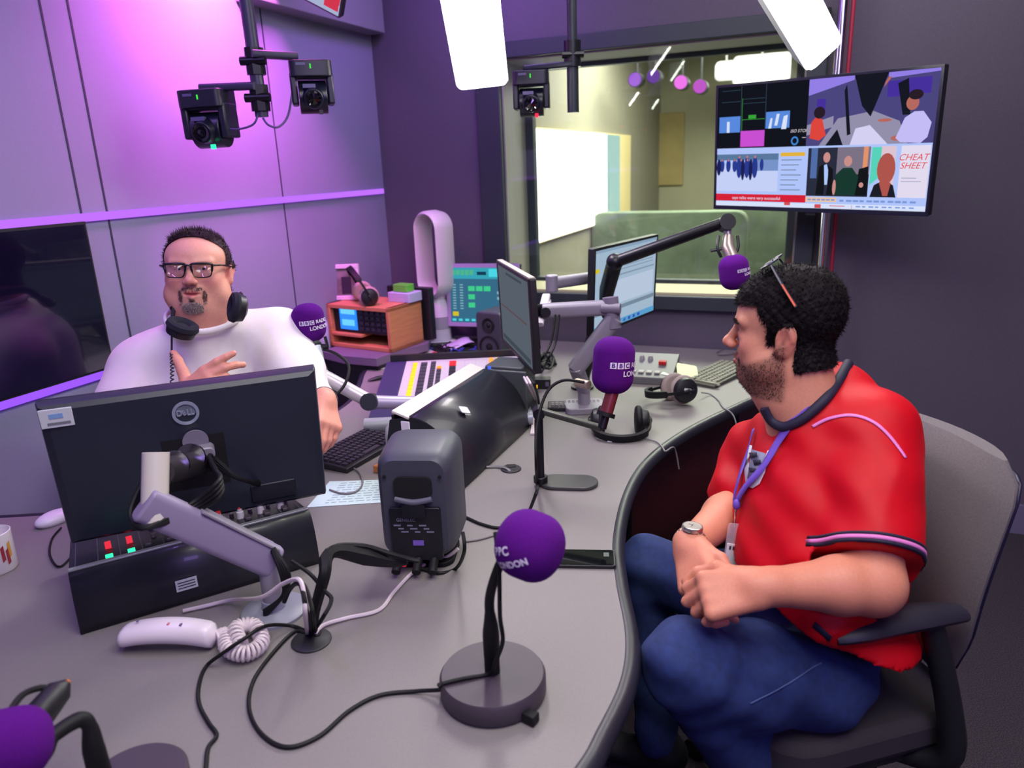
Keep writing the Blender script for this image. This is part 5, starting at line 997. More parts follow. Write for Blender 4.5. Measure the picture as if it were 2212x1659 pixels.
cable('microphone_lead', 'black lead running from under the coiled cord down to the bottom edge', [gz(-.012, .004, .006), Z(630, 1352, TZ+.006), Z(575, 1352, TZ+.035), Z(530, 1378, TZ+.050), Z(480, 1412, TZ+.03), Z(445, 1440, TZ+.005), Z(430, 1480, TZ+.004), Z(430, 1520, TZ+.004), Z(450, 1560, TZ+.004), Z(468, 1588, TZ+.004), Z(450, 1615, TZ+.004), Z(445, 1659, TZ+.004), Z(442, 1700, TZ+.004)], .0036)
cable('microphone_lead', 'black lead from the tall microphone stand passing behind the studio speaker', [Z(1145, 1100, TZ+.005), Z(1120, 1128, TZ+.004), Z(1080, 1140, TZ+.004), Z(1040, 1132, TZ+.004), Z(1000, 1115, TZ+.004), Z(960, 1105, TZ+.004)], .0038)
cable('grey_cable', 'thin grey lead on the desk between studio speaker and front foam ball', [Z(1070, 1155, TZ+.003), Z(1035, 1165, TZ+.003), Z(1000, 1170, TZ+.003)], .0028, MATS['lead_grey'])
cable('speaker_cable', 'black lead hanging in a loop right of the studio speaker', [D(1000, 1150, 1.52), D(1003, 1190, 1.51), Z(985, 1228, TZ+.005), Z(950, 1238, TZ+.004), Z(915, 1230, TZ+.005), Z(895, 1218, TZ+.02)], .004)
for k, (px, py, m__, lb) in enumerate(((1158, 850, WCB, 'white lead drooping behind the black hood, left one'), (1166, 848, WCB, 'white lead drooping behind the black hood, right one'), (1162, 845, RUB, 'black lead among the white ones behind the black hood'))):
    cable('desk_cable', lb, [D(1132+6*k, 815, 2.35), D(1142+7*k, 835, 2.32), Z(1156+4*k, 868, TZ+.03), Z(1143+10*k, 885+4*k, TZ+.02), Z(1150+3*k, 910, TZ+.01), Z(1147+5*k, 938, TZ+.004)], .004, m__)
cable('grey_cable', 'flat grey lead from under the black hood into the small grommet', [Z(1050, 1008, TZ+.006), Z(1075, 1007, TZ+.006), Z(1095, 1012, TZ+.008), Z(1103, 1020, TZ+.002)], .005, MATS['cable_grey'], .4)
for k in range(5):
    cable('desk_cable', ['black lead coiled at the left foot of the screens', 'black lead in the coil behind the edge-on monitor', 'outermost black coil on the desk under the screens', 'short black loop near the window wall under the silver arm', 'flattened black loop left of the silver arm base'][k], [Z(1165+random.uniform(-10, 10)+s_*14*cos(a_*1.3+k), 778+random.uniform(-8, 8)+12*sin(a_*1.3+k), TZ+.006+.004*k) for a_, s_ in zip(np.linspace(0, 5.5, 9), np.linspace(1.2, 2.6, 9))], .005)
bxm = frame(Z(1170, 842, TZ), x=(1, -.1, 0), z=(0, 0, 1)); t = thing('power_adapter', 'small black box with an amber light at the foot of the edge-on monitor', 'adapter', bxm)
b = MB(bxm); b.rbox((0, .03, .02), (.07, .05, .04), .006); b.build('case', BLK, t, bev=.002); b = MB(bxm); b.box((-.018, .004, .012), (.003, .002, .014)); b.build('amber_light', emis('amber_led', (255, 200, 40), 1.6), t); b = MB(bxm); b.box((.022, .004, .022), (.014, .001, .018)); b.build('rating_label', mat('label_lilac', (120, 112, 140), .6), t)
# sheet of paper with type, wooden tray
P = [Z(663, 1096, TZ+.0015), Z(905, 1080, TZ+.0015), Z(905, 1034, TZ+.0015), Z(712, 1040, TZ+.0015)]
t = thing('printed_sheet', 'pale blue printed sheet lying between front monitor and studio speaker', 'paper', P[0]); b = MB(); b.prism([(p[0], p[1]) for p in P], TZ+.0005, TZ+.0018); b.build('sheet', mat('paper_blue', (196, 216, 220), .8), t)
o_, ex, ey = P[0], (P[1]-P[0]), (P[3]-P[0]); b = MB()
for j in range(9):
    v0 = .10+j*.095; x_ = .12+.05*random.random()
    while x_ < .88:
        l_ = random.uniform(.03, .09); q = [o_+ex*x_+ey*v0, o_+ex*(x_+l_)+ey*v0, o_+ex*(x_+l_)+ey*(v0+.035), o_+ex*x_+ey*(v0+.035)]; b.add([(p[0], p[1], TZ+.0021) for p in q], [(0, 1, 2, 3)]); x_ += l_+.02
b.build('printed_lines', mat('print_grey', (150, 172, 178), .8), t)
cable('mouse_lead', 'thin silver-grey lead looping over the pale blue sheet', [Z(712, 1058, TZ+.004), Z(740, 1066, TZ+.005), Z(768, 1062, TZ+.006), Z(783, 1045, TZ+.006), Z(778, 1022, TZ+.006), Z(765, 1012, TZ+.006)], .0028, MATS['lead_grey'])
WT = frame(Z(845, 1030, TZ), x=unit(Z(850, 1030, TZ)-Z(790, 1015, TZ)), z=(0, 0, 1)); t = thing('wooden_tray', 'small orange-brown wooden block tray with a white top left of the studio speaker', 'tray', WT)
b = MB(WT); b.box((-.0, .055, .011), (.14, .11, .022)); b.build('block', mat('orange_wood', (198, 120, 66), .45, noise=.1, nscale=20), t, bev=.002); b = MB(WT); b.box((.01, .06, .0235), (.12, .10, .003)); b.build('white_top', WHT, t)
b = MB(WT @ frame((.0, .065, .025), x=(1, .2, 0), z=(0, 0, 1))); b.ball((0, 0, .012), (.03, .02, .014)); b.mi = 1; b.box((.0, 0, .026), (.012, .008, .001)); tag(b.build('pocket_remote', [BLK, WHT]), 'black rounded gadget with white marks lying on the wooden tray', 'gadget')
b = MB(frame(Z(855, 985, TZ), z=(0, 0, 1))); b.lathe([(.02, 0), (.026, .004), (.028, .07), (.024, .095), (.012, .11), (0, .112)], n=24); tag(b.build('bottle', mat('lilac_plastic', (196, 190, 212), .3)), 'small pale lilac bottle between the black hood and the keyboard', 'bottle')
b = MB(frame(Z(708, 752, .80)+A([-.02, .0, 0]), z=(0, 0, 1))); b.lathe([(.03, 0), (.034, .01), (.034, .12), (.02, .15), (.02, .17), (0, .17)], n=24); tag(b.build('water_bottle', mat('frosted_plastic', (200, 196, 222), .3, alpha=.75)), 'frosted plastic bottle behind the presenter microphone', 'bottle')

# ---------------------------------------------------------------- guest chair
CF = unit(A([-.93, .37, 0])); CR = A([.37, .93, 0])      # chair faces the desk; CR away from the camera
seat = D(1830, 1480, 1.62); seat[2] = 0
CH = frame(A([.80, 1.33, 0]), x=CR, z=(0, 0, 1))  # y = towards desk
CF = unit(A([-.97, -.25, 0])); _c = D(1990, 1090, 1.66); CH = frame(A([_c[0], _c[1], 0])+CF*.27, y=CF, x=None, z=(0, 0, 1))
t = thing('office_chair', 'grey upholstered swivel chair with black arms under the man in the red shirt', 'chair', CH)
CFm = mat('chair_fabric', (104, 98, 102), .95, noise=.15, nscale=400, bump=.3, bscale=600)
b = MB(CH); b.rbox((0, .0, .46), (.50, .48, .08), .10); b.build('seat', mat('seat_fabric_dark', (52, 47, 54), .95, noise=.15, nscale=400), t, bev=.02)
b = MB(CH); b.rbox((0, .0, .41), (.46, .44, .03), .08); b.build('seat_pan', BLK, t)
# back: curved, tapered shell
secs = []
def backsec(z_, w_, y_, th_, cv):
    out = []; n_ = 13
    for i in range(n_): u_ = -1+2*i/(n_-1); out.append((u_*w_/2, y_+cv*u_*u_+th_*.5*(1-u_**6)+.004, z_))
    for i in range(n_): u_ = 1-2*i/(n_-1); out.append((u_*w_/2, y_+cv*u_*u_-th_*.5*(1-u_**6)-.004, z_))
    return out+[out[0]]
for s_ in np.linspace(0, 1, 15):
    z_ = .52+.50*s_; w_ = (.43+.07*sin(pi*s_*.7))*(1 if s_ < .86 else sqrt(1-((s_-.86)/.145)**2)*.25+.75)*(.86+.14*min(1, s_*4)); y_ = -.25-.05*s_+.035*sin(pi*s_); secs.append(backsec(z_, w_, y_, .06*(1 if .05 < s_ < .93 else .5), .045))
b = MB(CH); b.grid(secs); n_ = len(secs[0])-1; b.add(secs[0][:-1], [tuple(range(n_))]); b.add(secs[-1][:-1], [tuple(range(n_-1, -1, -1))]); b.build('backrest', CFm, t, sm=60, bev=.006)
b = MB(CH); b.grid([[ (p[0]*.97, p[1]-.012, p[2]) for p in s_[13:-1]] for s_ in secs[1:-1]]); b.build('back_shell', mat('shell_dark', (34, 28, 56), .4), t, solid=.006)
for s_ in (-1, 1):
    b = MB(CH); b.tube(smooth([(s_*.24, -.15, .735), (s_*.245, -.05, .75), (s_*.245, .08, .752), (s_*.238, .135, .744)], 5), [.026, .036, .036, .024], 12, flat=.55, up=[0, 0, 1]); b.build('armrest', mat('arm_pad', (36, 32, 48), .5), t)
    b = MB(CH); b.tube(smooth([(s_*.245, -.08, .73), (s_*.275, -.12, .55), (s_*.28, -.13, .43), (s_*.2, -.08, .39)], 5), [.022, .024, .026, .02], 10); b.build('arm_support', BLK, t)
b = MB(CH); b.tube(smooth([(0, -.02, .38), (0, -.22, .38), (0, -.29, .46), (0, -.30, .62)], 6), .025, 10, flat=2); b.build('back_bracket', BLK, t)
b = MB(CH); b.tube([(0, 0, .08), (0, 0, .25), (0, 0, .25), (0, 0, .40)], [.032, .032, .02, .02], 16); b.build('gas_column', BLKM, t)
b = MB(CH); b.box((-.20, -.02, .36), (.12, .03, .008)); b.build('lever', CHR, t)
for k in range(5):
    a = radians(20+72*k); e_ = A([.30*cos(a), .30*sin(a), .075]); b = MB(CH); b.tube([(0, 0, .10), (e_[0], e_[1], .082)], [.032, .018], 10); st = b.build('star_leg', BLK, t)
    b = MB(CH); b.tube([(e_[0], e_[1], .085), (e_[0], e_[1], .05)], .011, 8)
    d_ = A([-sin(a), cos(a), 0]); c_ = A([e_[0], e_[1], .029])
    b.tube([c_-d_*.022, c_+d_*.022], .028, 18); b.build('castor', mat('castor_black', (18, 18, 24), .4), t)

# ================================================================ ORGANIC SURFACES (smooth unions turned into one mesh)
class SDF:
    def __init__(s, lo, hi, vox):
        s.lo = A(lo, float); s.vox = vox; s.n = np.ceil((A(hi)-s.lo)/vox).astype(int)+1; s.g = np.full(s.n, 1.0, np.float32)
    def _sub(s, lo, hi):
        a = np.clip(np.floor((lo-s.lo)/s.vox).astype(int), 0, s.n); b = np.clip(np.ceil((hi-s.lo)/s.vox).astype(int)+1, 0, s.n)
        if np.any(b <= a): return None
        ax = [s.lo[i]+s.vox*np.arange(a[i], b[i], dtype=np.float32) for i in range(3)]
        X, Y, Z_ = np.meshgrid(*ax, indexing='ij'); return tuple(slice(a[i], b[i]) for i in range(3)), np.stack([X, Y, Z_], -1).astype(np.float32)
    def _mix(s, sl, d, k, op):
        g = s.g[sl]
        if op == 'u':
            h = np.maximum(k-np.abs(g-d), 0)/k if k > 0 else 0; s.g[sl] = np.minimum(g, d)-h*h*k*.25
        else:
            d = -d; h = np.maximum(k-np.abs(g-d), 0)/k if k > 0 else 0; s.g[sl] = np.maximum(g, d)+h*h*k*.25
    def cap(s, a, b, ra, rb=None, k=.01, op='u'):
        rb = ra if rb is None else rb; a, b = A(a, float), A(b, float); m_ = max(ra, rb)+k+3*s.vox+.01
        r = s._sub(np.minimum(a, b)-m_, np.maximum(a, b)+m_)
        if r is None: return s
        sl, P = r; ba = b-a; L2 = max(ba @ ba, 1e-9); t_ = np.clip(((P-a) @ ba)/L2, 0, 1); d = np.linalg.norm(P-a-t_[..., None]*ba, axis=-1)-(ra+(rb-ra)*t_)
        s._mix(sl, d.astype(np.float32), k, op); return s
    def chain(s, pts, rs, k=.01, op='u'):
        for i in range(len(pts)-1): s.cap(pts[i], pts[i+1], rs[i], rs[i+1], k, op)
        return s
    def ell(s, c, r, M=None, k=.01, op='u'):
        c = A(c, float); r = A(r, float); R_ = np.eye(3) if M is None else M[:3, :3]; m_ = np.abs(R_) @ r+k+3*s.vox+.01
        q = s._sub(c-m_, c+m_)
        if q is None: return s
        sl, P = q; p = (P-c) @ R_; k0 = np.linalg.norm(p/r, axis=-1); k1 = np.linalg.norm(p/(r*r), axis=-1)+1e-9; d = k0*(k0-1)/k1
        s._mix(sl, d.astype(np.float32), k, op); return s
    def field(s, fn):
        sl, P = s._sub(s.lo, s.lo+s.vox*s.n); fn(s.g, P); return s
    def plane(s, p, n, k=.004):
        """cut everything on the side n points to"""
        sl, P = s._sub(s.lo, s.lo+s.vox*s.n); d = (P-A(p)) @ unit(n); s.g = np.maximum(s.g, d.astype(np.float32)); return s
    def mesh(s, M=None, it=1):
        g = s.g; ins = g < 0; n = g.shape
        c = np.zeros(tuple(x-1 for x in n), np.int8)
        for dx in (0, 1):
            for dy in (0, 1):
                for dz in (0, 1): c += ins[dx:n[0]-1+dx, dy:n[1]-1+dy, dz:n[2]-1+dz]
        act = np.argwhere((c > 0) & (c < 8)); idx = -np.ones(c.shape, np.int64); idx[tuple(act.T)] = np.arange(len(act))
        acc = np.zeros((len(act), 3)); cnt_ = np.zeros(len(act)); cor = [(a, b_, d) for a in (0, 1) for b_ in (0, 1) for d in (0, 1)]
        for i, p in enumerate(cor):
            for j, q in enumerate(cor):
                if j > i and sum(abs(p[k]-q[k]) for k in range(3)) == 1:
                    g0 = g[act[:, 0]+p[0], act[:, 1]+p[1], act[:, 2]+p[2]]; g1 = g[act[:, 0]+q[0], act[:, 1]+q[1], act[:, 2]+q[2]]; m_ = (g0 < 0) != (g1 < 0)
                    t_ = np.where(m_, g0/(g0-g1+1e-12), 0); acc += (A(p)+(A(q)-A(p))*t_[:, None])*m_[:, None]; cnt_ += m_
        V = s.lo+s.vox*(act+acc/cnt_[:, None]); F = []
        for ax in range(3):
            o1, o2 = [k for k in range(3) if k != ax]
            e0 = ins.take(range(n[ax]-1), ax); e1 = ins.take(range(1, n[ax]), ax); ed = np.argwhere(e0 != e1)
            ed = ed[(ed[:, o1] > 0) & (ed[:, o2] > 0) & (ed[:, o1] < n[o1]-1) & (ed[:, o2] < n[o2]-1)]
            fl = e0[tuple(ed.T)]; qs = []
            for (d1, d2) in ((-1, -1), (0, -1), (0, 0), (-1, 0)):
                q = ed.copy(); q[:, o1] += d1; q[:, o2] += d2; qs.append(idx[tuple(q.T)])
            Q = np.stack(qs, 1); flip = fl if ax != 1 else ~fl; Q[~flip] = Q[~flip][:, ::-1]; F.append(Q)
        F = np.concatenate(F); F = F[(F >= 0).all(1)]
        for _ in range(it):      # light relaxation
            S = np.zeros_like(V); C_ = np.zeros(len(V))
            for a_, b_ in ((0, 1), (1, 2), (2, 3), (3, 0)):
                np.add.at(S, F[:, a_], V[F[:, b_]]); np.add.at(C_, F[:, a_], 1); np.add.at(S, F[:, b_], V[F[:, a_]]); np.add.at(C_, F[:, b_], 1)
            V = V*.45+.55*S/np.maximum(C_, 1)[:, None]
        if M is not None: V = V @ M[:3, :3].T+M[:3, 3]
        return V, F
def normals(V, F):
    N = np.zeros_like(V); fn = np.cross(V[F[:, 2]]-V[F[:, 0]], V[F[:, 3]]-V[F[:, 1]])
    for i in range(4): np.add.at(N, F[:, i], fn)
    return N/(np.linalg.norm(N, axis=1, keepdims=True)+1e-12)
def meshobj(name, V, F, m_, parent, colors=None, label=None):
    me = bpy.data.meshes.new(name); o = bpy.data.objects.new(name, me); COL.objects.link(o)
    if parent is not None: o.parent = parent; Mi = np.linalg.inv(WM[parent.name]); V = V @ Mi[:3, :3].T+Mi[:3, 3]
    me.from_pydata(V.tolist(), [], F.tolist() if hasattr(F, 'tolist') else F); me.materials.append(m_); me.shade_smooth()
    if colors is not None:
        ca = me.color_attributes.new('Col', 'FLOAT_COLOR', 'POINT'); ca.data.foreach_set('color', np.hstack([colors, np.ones((len(V), 1))]).astype(np.float32).ravel())
    me.update(); WM[o.name] = np.eye(4)
    if label: o['label'] = label
    return o
def sm01(x, a, b): t_ = np.clip((x-a)/(b-a), 0, 1); return t_*t_*(3-2*t_)
def blob(P, c, r): return np.exp(-(((P-A(c))/A(r))**2).sum(1))
def strands(b, P, N, D_, n, ln, rad, rng, jit=.35, bend=.4):
    """n short hairs on points P, each a three-sided tapered sliver"""
    D_ = np.broadcast_to(A(D_), (len(P), 3)); I = rng.integers(0, len(P), n)
    for i in I:
        d = unit(D_[i]+rng.normal(0, jit, 3)); L_ = ln*rng.uniform(.6, 1.3); nn = N[i]; s0 = unit(np.cross(d, nn)+1e-6); r_ = rad*rng.uniform(.7, 1.2)
        p0 = P[i]-nn*.001; p1 = p0+(d*.6+nn*.4)*L_*.5; p2 = p0+d*L_+nn*L_*bend*.2; k = len(b.v)
        b.v += [tuple(p0+s0*r_), tuple(p0-s0*r_), tuple(p0+nn*r_), tuple(p1+s0*r_*.8), tuple(p1-s0*r_*.8), tuple(p1+nn*r_*.8), tuple(p2)]
        b.f += [(k, k+1, k+4, k+3), (k+1, k+2, k+5, k+4), (k+2, k, k+3, k+5), (k+3, k+4, k+6), (k+4, k+5, k+6), (k+5, k+3, k+6)]; b.m += [0]*6

def head_sdf(o):
    """local: y forward, z up, eyes at z=0; o: options"""
    s = SDF((-.125, -.15, -.27), (.125, .16, .15), .0026); w = o.get('w', 1.); j = o.get('jaw', 1.)
    s.ell((0, -.012, .035), (.078*w, .102, .086), k=.0)
    s.ell((0, .028, .028), (.066*w, .064, .060), k=.03)
    s.ell((0, .030, -.035), (.064*w, .058, .075), k=.03)
    s.ell((0, .022, -.078), (.060*w*j, .060, .042), k=.03)
    s.ell((0, .074, -.102), (.024, .020, .019), k=.025)
    for e in (-1, 1):
        s.ell((e*.043*w, .054, -.035), (.026, .030, .030), k=.02)
        s.ell((e*.052*w*j, .03, -.075), (.020*j, .035, .030), k=.025)
        s.cap((e*.048, .077, .020), (e*.014, .089, .016), .010, .010, k=.015)
        s.ell((e*.033, .101, -.001), (.018, .013, .012), k=.012, op='s')
        s.ell((e*.032, .0765, -.001), (.0165, .0135, .0125), k=.003)
        s.ell((e*.032, .0905, -.0015), (.0125, .0042, .0040), k=.002, op='s')
        s.cap((e*.020, .087, -.014), (e*.045, .081, -.013), .004, .003, k=.01)
        # ear
        E = frame((0, 0, 0), y=unit((-.1*0, 1, 0)), z=unit((e*.12, -.22, 1)))
        s.ell((e*.080*w, -.012, -.008), (.0085, .021, .032), E, k=.006)
        s.ell((e*.0885*w, -.008, -.004), (.0055, .011, .019), E, k=.004, op='s')
        s.ell((e*.080*w, -.002, -.034), (.006, .009, .011), k=.006)
        s.cap((e*.086*w, -.018, .012), (e*.085*w, -.026, -.012), .0035, .003, k=.004)
    nl = o.get('nose', 1.)
    s.cap((0, .089, .010), (0, .092+.018*nl, -.028), .0085, .0105, k=.012)
    s.ell((0, .094+.020*nl, -.034), (.0125, .0125, .0115), k=.008)
    for e in (-1, 1):
        s.ell((e*.0125, .098+.008*nl, -.038), (.0085, .011, .0085), k=.006)
        s.ell((e*.0065, .101+.014*nl, -.0455), (.0035, .006, .003), k=.003, op='s')
    s.ell((0, .079, -.066), (.030, .019, .024), k=.016)
    op = o.get('open', .0)
    s.chain([(-.026, .083, -.068), (-.008, .0985, -.063), (0, .0975, -.0645), (.008, .0985, -.063), (.026, .083, -.068)], [.003, .0052, .0045, .0052, .003], k=.004)
    s.chain([(-.023, .083, -.071-op*.5), (0, .0985, -.0765-op), (.023, .083, -.071-op*.5)], [.003, .0062, .003], k=.005)
    s.cap((-.021, .094, -.0698-op*.4), (.021, .094, -.0698-op*.4), .0014+op*.4, .0014+op*.4, k=.003, op='s')
    s.ell((0, .106, -.0698-op*.5), (.019, .010, .0013+op*.6), k=.003, op='s')
    nk = o.get('neck', .062)
    s.cap((0, -.022, -.07), A(o.get('neck_to', (0, -.05, -.26))), nk, nk*1.08, k=.03)
    if o.get('double', 0): s.ell((0, .028, -.115), (.052*w*j, .055, .030+.012*o['double']), k=.03); s.ell((0, .0, -.15), (.066*w, .055, .05), k=.03)
    s.plane((0, 0, -.265), (0, 0, -1))
    return s
def build_head(M, sc_, o, parent, skin, pal):
    s = head_sdf(o); V, F = s.mesh(it=2); L = V.copy(); P = np.abs(L); ex = A([lin(pal['skin'])]*len(L))
    def tint(mask, rgb): 
        nonlocal ex; ex = ex*(1-mask[:, None])+A(lin(rgb))*mask[:, None]
    L2 = L.copy(); L2[:, 0] = P[:, 0]; w = o.get('w', 1.)
    tint(.45*blob(L2, (.045*w, .075, -.035), (.026, .04, .024)), pal['cheek']); tint(.55*blob(L, (0, .115, -.035), (.02, .02, .016)), pal['cheek']); tint(.5*blob(L2, (.085, -.01, -.01), (.02, .03, .035)), pal['cheek'])
    tint(.35*blob(L2, (.033, .095, -.012), (.022, .02, .010)), pal['shade']); 
    tint(np.clip(1.5*blob(L2, (.032, .088, -.0015), (.013, .012, .0045)), 0, 1)*.55, pal['lid'])
    br = np.clip(1.6*blob(L2, (.033, .09, .0175), (.021, .03, .0052))-.25, 0, 1); tint(br*pal['browk'], pal['hair'])
    lip = np.clip(2.2*blob(L, (0, .1, -.0700), (.0235, .02, .0088))-.5, 0, 1)*(L[:, 1] > .078); bd = pal['beard'](L, P, w)
    nz = .85+.3*RNG.random(len(L)); tint(np.clip(bd*nz, 0, 1)*(1-lip), pal['beardc']); 
    if 'grey' in pal: tint(np.clip(pal['grey'](L)*bd*nz, 0, 1)*(1-lip), pal['greyc'])
    tint(lip*.8, pal['lip'])
    S = np.eye(4); S[:3, :3] *= sc_; V = V.copy(); V[:, 2] = np.where(V[:, 2] > 0, V[:, 2]*o.get('top', 1.), V[:, 2]); MM = M @ S; Vw = V @ MM[:3, :3].T+MM[:3, 3]
    return L, Vw, F, ex, MM
def eyes(MM, t, look, iris=(70, 45, 30)):
    for e in (-1, 1):
        c = A([e*.032, .0755, -.001, 1]); F_ = MM @ frame(c[:3], z=unit(A(look)), x=(1, 0, 0)); b = MB(F_)
        b.ball((0, 0, 0), .0128, n=20, k=12); o = b.build('eye', mat('eye_white', (215, 205, 205), .15, coat=.5), t)
        b = MB(F_); b.lathe([(0, .0133), (.0028, .0132), (.0055, .0120), (.0055, .0116), (0, .0116)], n=20); b.mi = 1; b.lathe([(0, .0136), (.0024, .0135), (.0024, .0130), (0, .013)], n=16); b.build('iris', [mat('iris%d' % iris[0], iris, .15), DRK], o)
def submask(V, F, m_):
    keep = m_[F].all(1); F2 = F[keep]; u, inv = np.unique(F2, return_inverse=True); return u, inv.reshape(F2.shape)

def hand(s, W, fw, up, side, curls, thumb, k_=1.0, spread=.0, rk=1.):
    """add a hand to an SDF: W wrist point, fw direction of the palm, up = back of the hand, side = +1/-1 thumb side along fw x up"""
    fw = unit(fw); up = unit(A(up)-fw*(A(up) @ fw)); sd = np.cross(fw, up)*side
    pc = W+fw*.052*k_; s.cap(W-fw*.01, W+fw*.02, .026*k_, .027*k_, k=.02)
    for q in (-1.5, -.5, .5, 1.5): s.cap(W+fw*.015*k_+sd*q*.012*k_, W+fw*.088*k_+sd*q*.0200*k_, .017*k_, .0125*k_, k=.012)
    ends = []
    for i, (ln, r_) in enumerate(((.042, .0092*rk), (.047, .0097*rk), (.043, .0092*rk), (.034, .0080*rk))):
        q = 1.5-i; base_ = W+fw*(.088-.004*abs(q-.5))*k_+sd*q*.0200*k_; d = unit(fw+sd*q*spread); a = curls[i] if hasattr(curls[i], '__len__') else (curls[i], curls[i]*1.1, curls[i]*.8); p = base_; ang = 0
        for j, (f_, rr) in enumerate(((1, 1.05), (.62, .95), (.5, .84))):
            ang += a[j]; dd = unit(d*cos(ang)-up*sin(ang)); p2 = p+dd*ln*f_*k_; s.cap(p, p2, r_*rr*k_, r_*(rr-.09)*k_, k=.0035 if j else .006); p = p2
        ends.append((p, dd))
    tb = W+fw*.028*k_+sd*.024*k_-up*.006; p = tb; s.cap(W+fw*.015*k_+sd*.01*k_, tb, .018*k_, .0155*k_, k=.012)
    for j, (d, ln, r0, r1) in enumerate(zip(thumb, (.042, .034, .026), (.0155, .0115, .0105), (.0115, .0105, .0085))):
        dd = unit(fw*d[0]+sd*d[1]+up*d[2]); p2 = p+dd*ln*k_; s.cap(p, p2, r0*k_*rk, r1*k_*rk, k=.006); p = p2
    ends.append((p, dd)); return ends

SKm = mat('skin', (200, 140, 120), .48, attr='Col', noise=.05, nscale=220, bump=.12, bscale=700, sss=.12, spec=.35)
HAIRm = mat('dark_hair', (20, 16, 20), .55, spec=.35); 
rng = np.random.default_rng(3)

# ---------------------------------------------------------------- the guest in red
fB = unit(A([-.93, .37, 0])); rB = np.cross(fB, [0, 0, 1.]); UP = A([0, 0, 1.])      # forward, his right (away from the camera), up
HSC = .93
hM = frame(D(1694, 708, 1.48), y=unit(A([-.90, .44, .05])), z=unit(A([-.02, .02, 1])))
gr = thing('person', 'man in a red football shirt and blue jeans sitting in the office chair, hands together in his lap, looking left', 'person', frame(A([.80, 1.33, 0]), y=fB, x=None, z=(0, 0, 1)))
gr['label'] = 'seated man in red football shirt and jeans, hands together in his lap'
def gbeard(L, P, w):
    z, y, x = L[:, 2], L[:, 1], P[:, 0]
    line = -.045-.03*np.clip((y-.02)/.07, 0, 1)+.045*np.clip((.02-y)/.03, 0, 1)
    m_ = sm01(line-z, -.006, .012)*sm01(y, -.022, -.004)*(1-sm01(-z, .135, .155))
    mous = np.clip(1.6*blob(np.c_[x, y, z], (.013, .098, -.0565), (.020, .02, .0060))-.3, 0, 1)
    cor = np.clip(1.5*blob(np.c_[x, y, z], (.030, .088, -.072), (.006, .02, .014))-.3, 0, 1)
    return np.clip(np.maximum(m_*.62, .8*np.maximum(mous, cor)), 0, 1)
pal = dict(skin=(206, 142, 118), cheek=(205, 112, 100), shade=(150, 96, 88), lid=(120, 74, 66), hair=(34, 26, 28), browk=.85, lip=(176, 96, 92), beard=gbeard, beardc=(74, 50, 46))
L, Vw, F, ex, MM = build_head(hM, HSC, dict(w=1.0, jaw=1.1, neck=.075, nose=1.15, double=.8, neck_to=(0.0, -.058, -.27)), gr, SKm, pal)
hw = lambda p: (MM @ A([*p, 1.]))[:3]
# arms and hands
shL = D(1882, 940, 1.46); elL = D(1885, 1262, 1.33); wrL = D(1650, 1268, 1.30)
shR = D(1640, 985, 1.78); elR = D(1600, 1085, 1.72); wrR = D(1490, 1178, 1.50)
allp = A([shL, elL, wrL, shR, elR, wrR]); lo = allp.min(0)-.17; hi = allp.max(0)+.12; lo[2] -= .02
s = SDF(lo, hi, .0034)
s.chain([shL, elL], [.060, .052], k=.02); s.chain([elL, elL+(wrL-elL)*.3, wrL], [.050, .050, .031], k=.02); s.ell(elL, (.05, .05, .05), k=.02)
s.chain([shR, elR], [.056, .048], k=.02); s.chain([elR, elR+(wrR-elR)*.35, wrR], [.047, .046, .030], k=.02)
s.cap(shL, shR, .07, .07, k=.02)
gl = hand(s, wrL, unit(D(1540, 1285, 1.31)-wrL), unit(A([-.05, -.55, .83])), 1, [(.75, 1.25, .8), (.85, 1.3, .8), (.95, 1.3, .8), (1.05, 1.3, .8)], [(.75, .62, -.2), (.95, .05, -.4), (.9, -.25, -.5)], 1.12)
gr_ = hand(s, wrR, unit(D(1508, 1252, 1.42)-wrR), unit(A([-.70, -.35, .62])), -1, [(.55, .7, .5), (.5, .75, .5), (.55, .8, .5), (.6, .8, .5)], [(.80, .55, -.1), (1, .1, -.3), (1, -.15, -.4)], 1.10)
Va, Fa = s.mesh(it=2)
ca = A([lin((204, 132, 108))]*len(Va)); kn = np.zeros(len(Va))
for W_ in (wrL, wrR): kn = np.maximum(kn, np.exp(-(np.linalg.norm(Va-(W_+unit(D(1530, 1290, 1.35)-W_)*.10), axis=1)/.03)**2))
ca = ca*(1-.4*kn[:, None])+A(lin((190, 104, 90)))*.4*kn[:, None]
body = meshobj('body', np.vstack([Vw, Va]), np.vstack([F, Fa+len(Vw)]), SKm, gr, np.vstack([ex, ca]))
eyes(MM, gr, (-.1, 1, .06))
# nails
b = MB()
for (p, d) in gl[:4]+gr_[:4]: b.ball(p+d*.002, (.005, .005, .004), n=8, k=6)
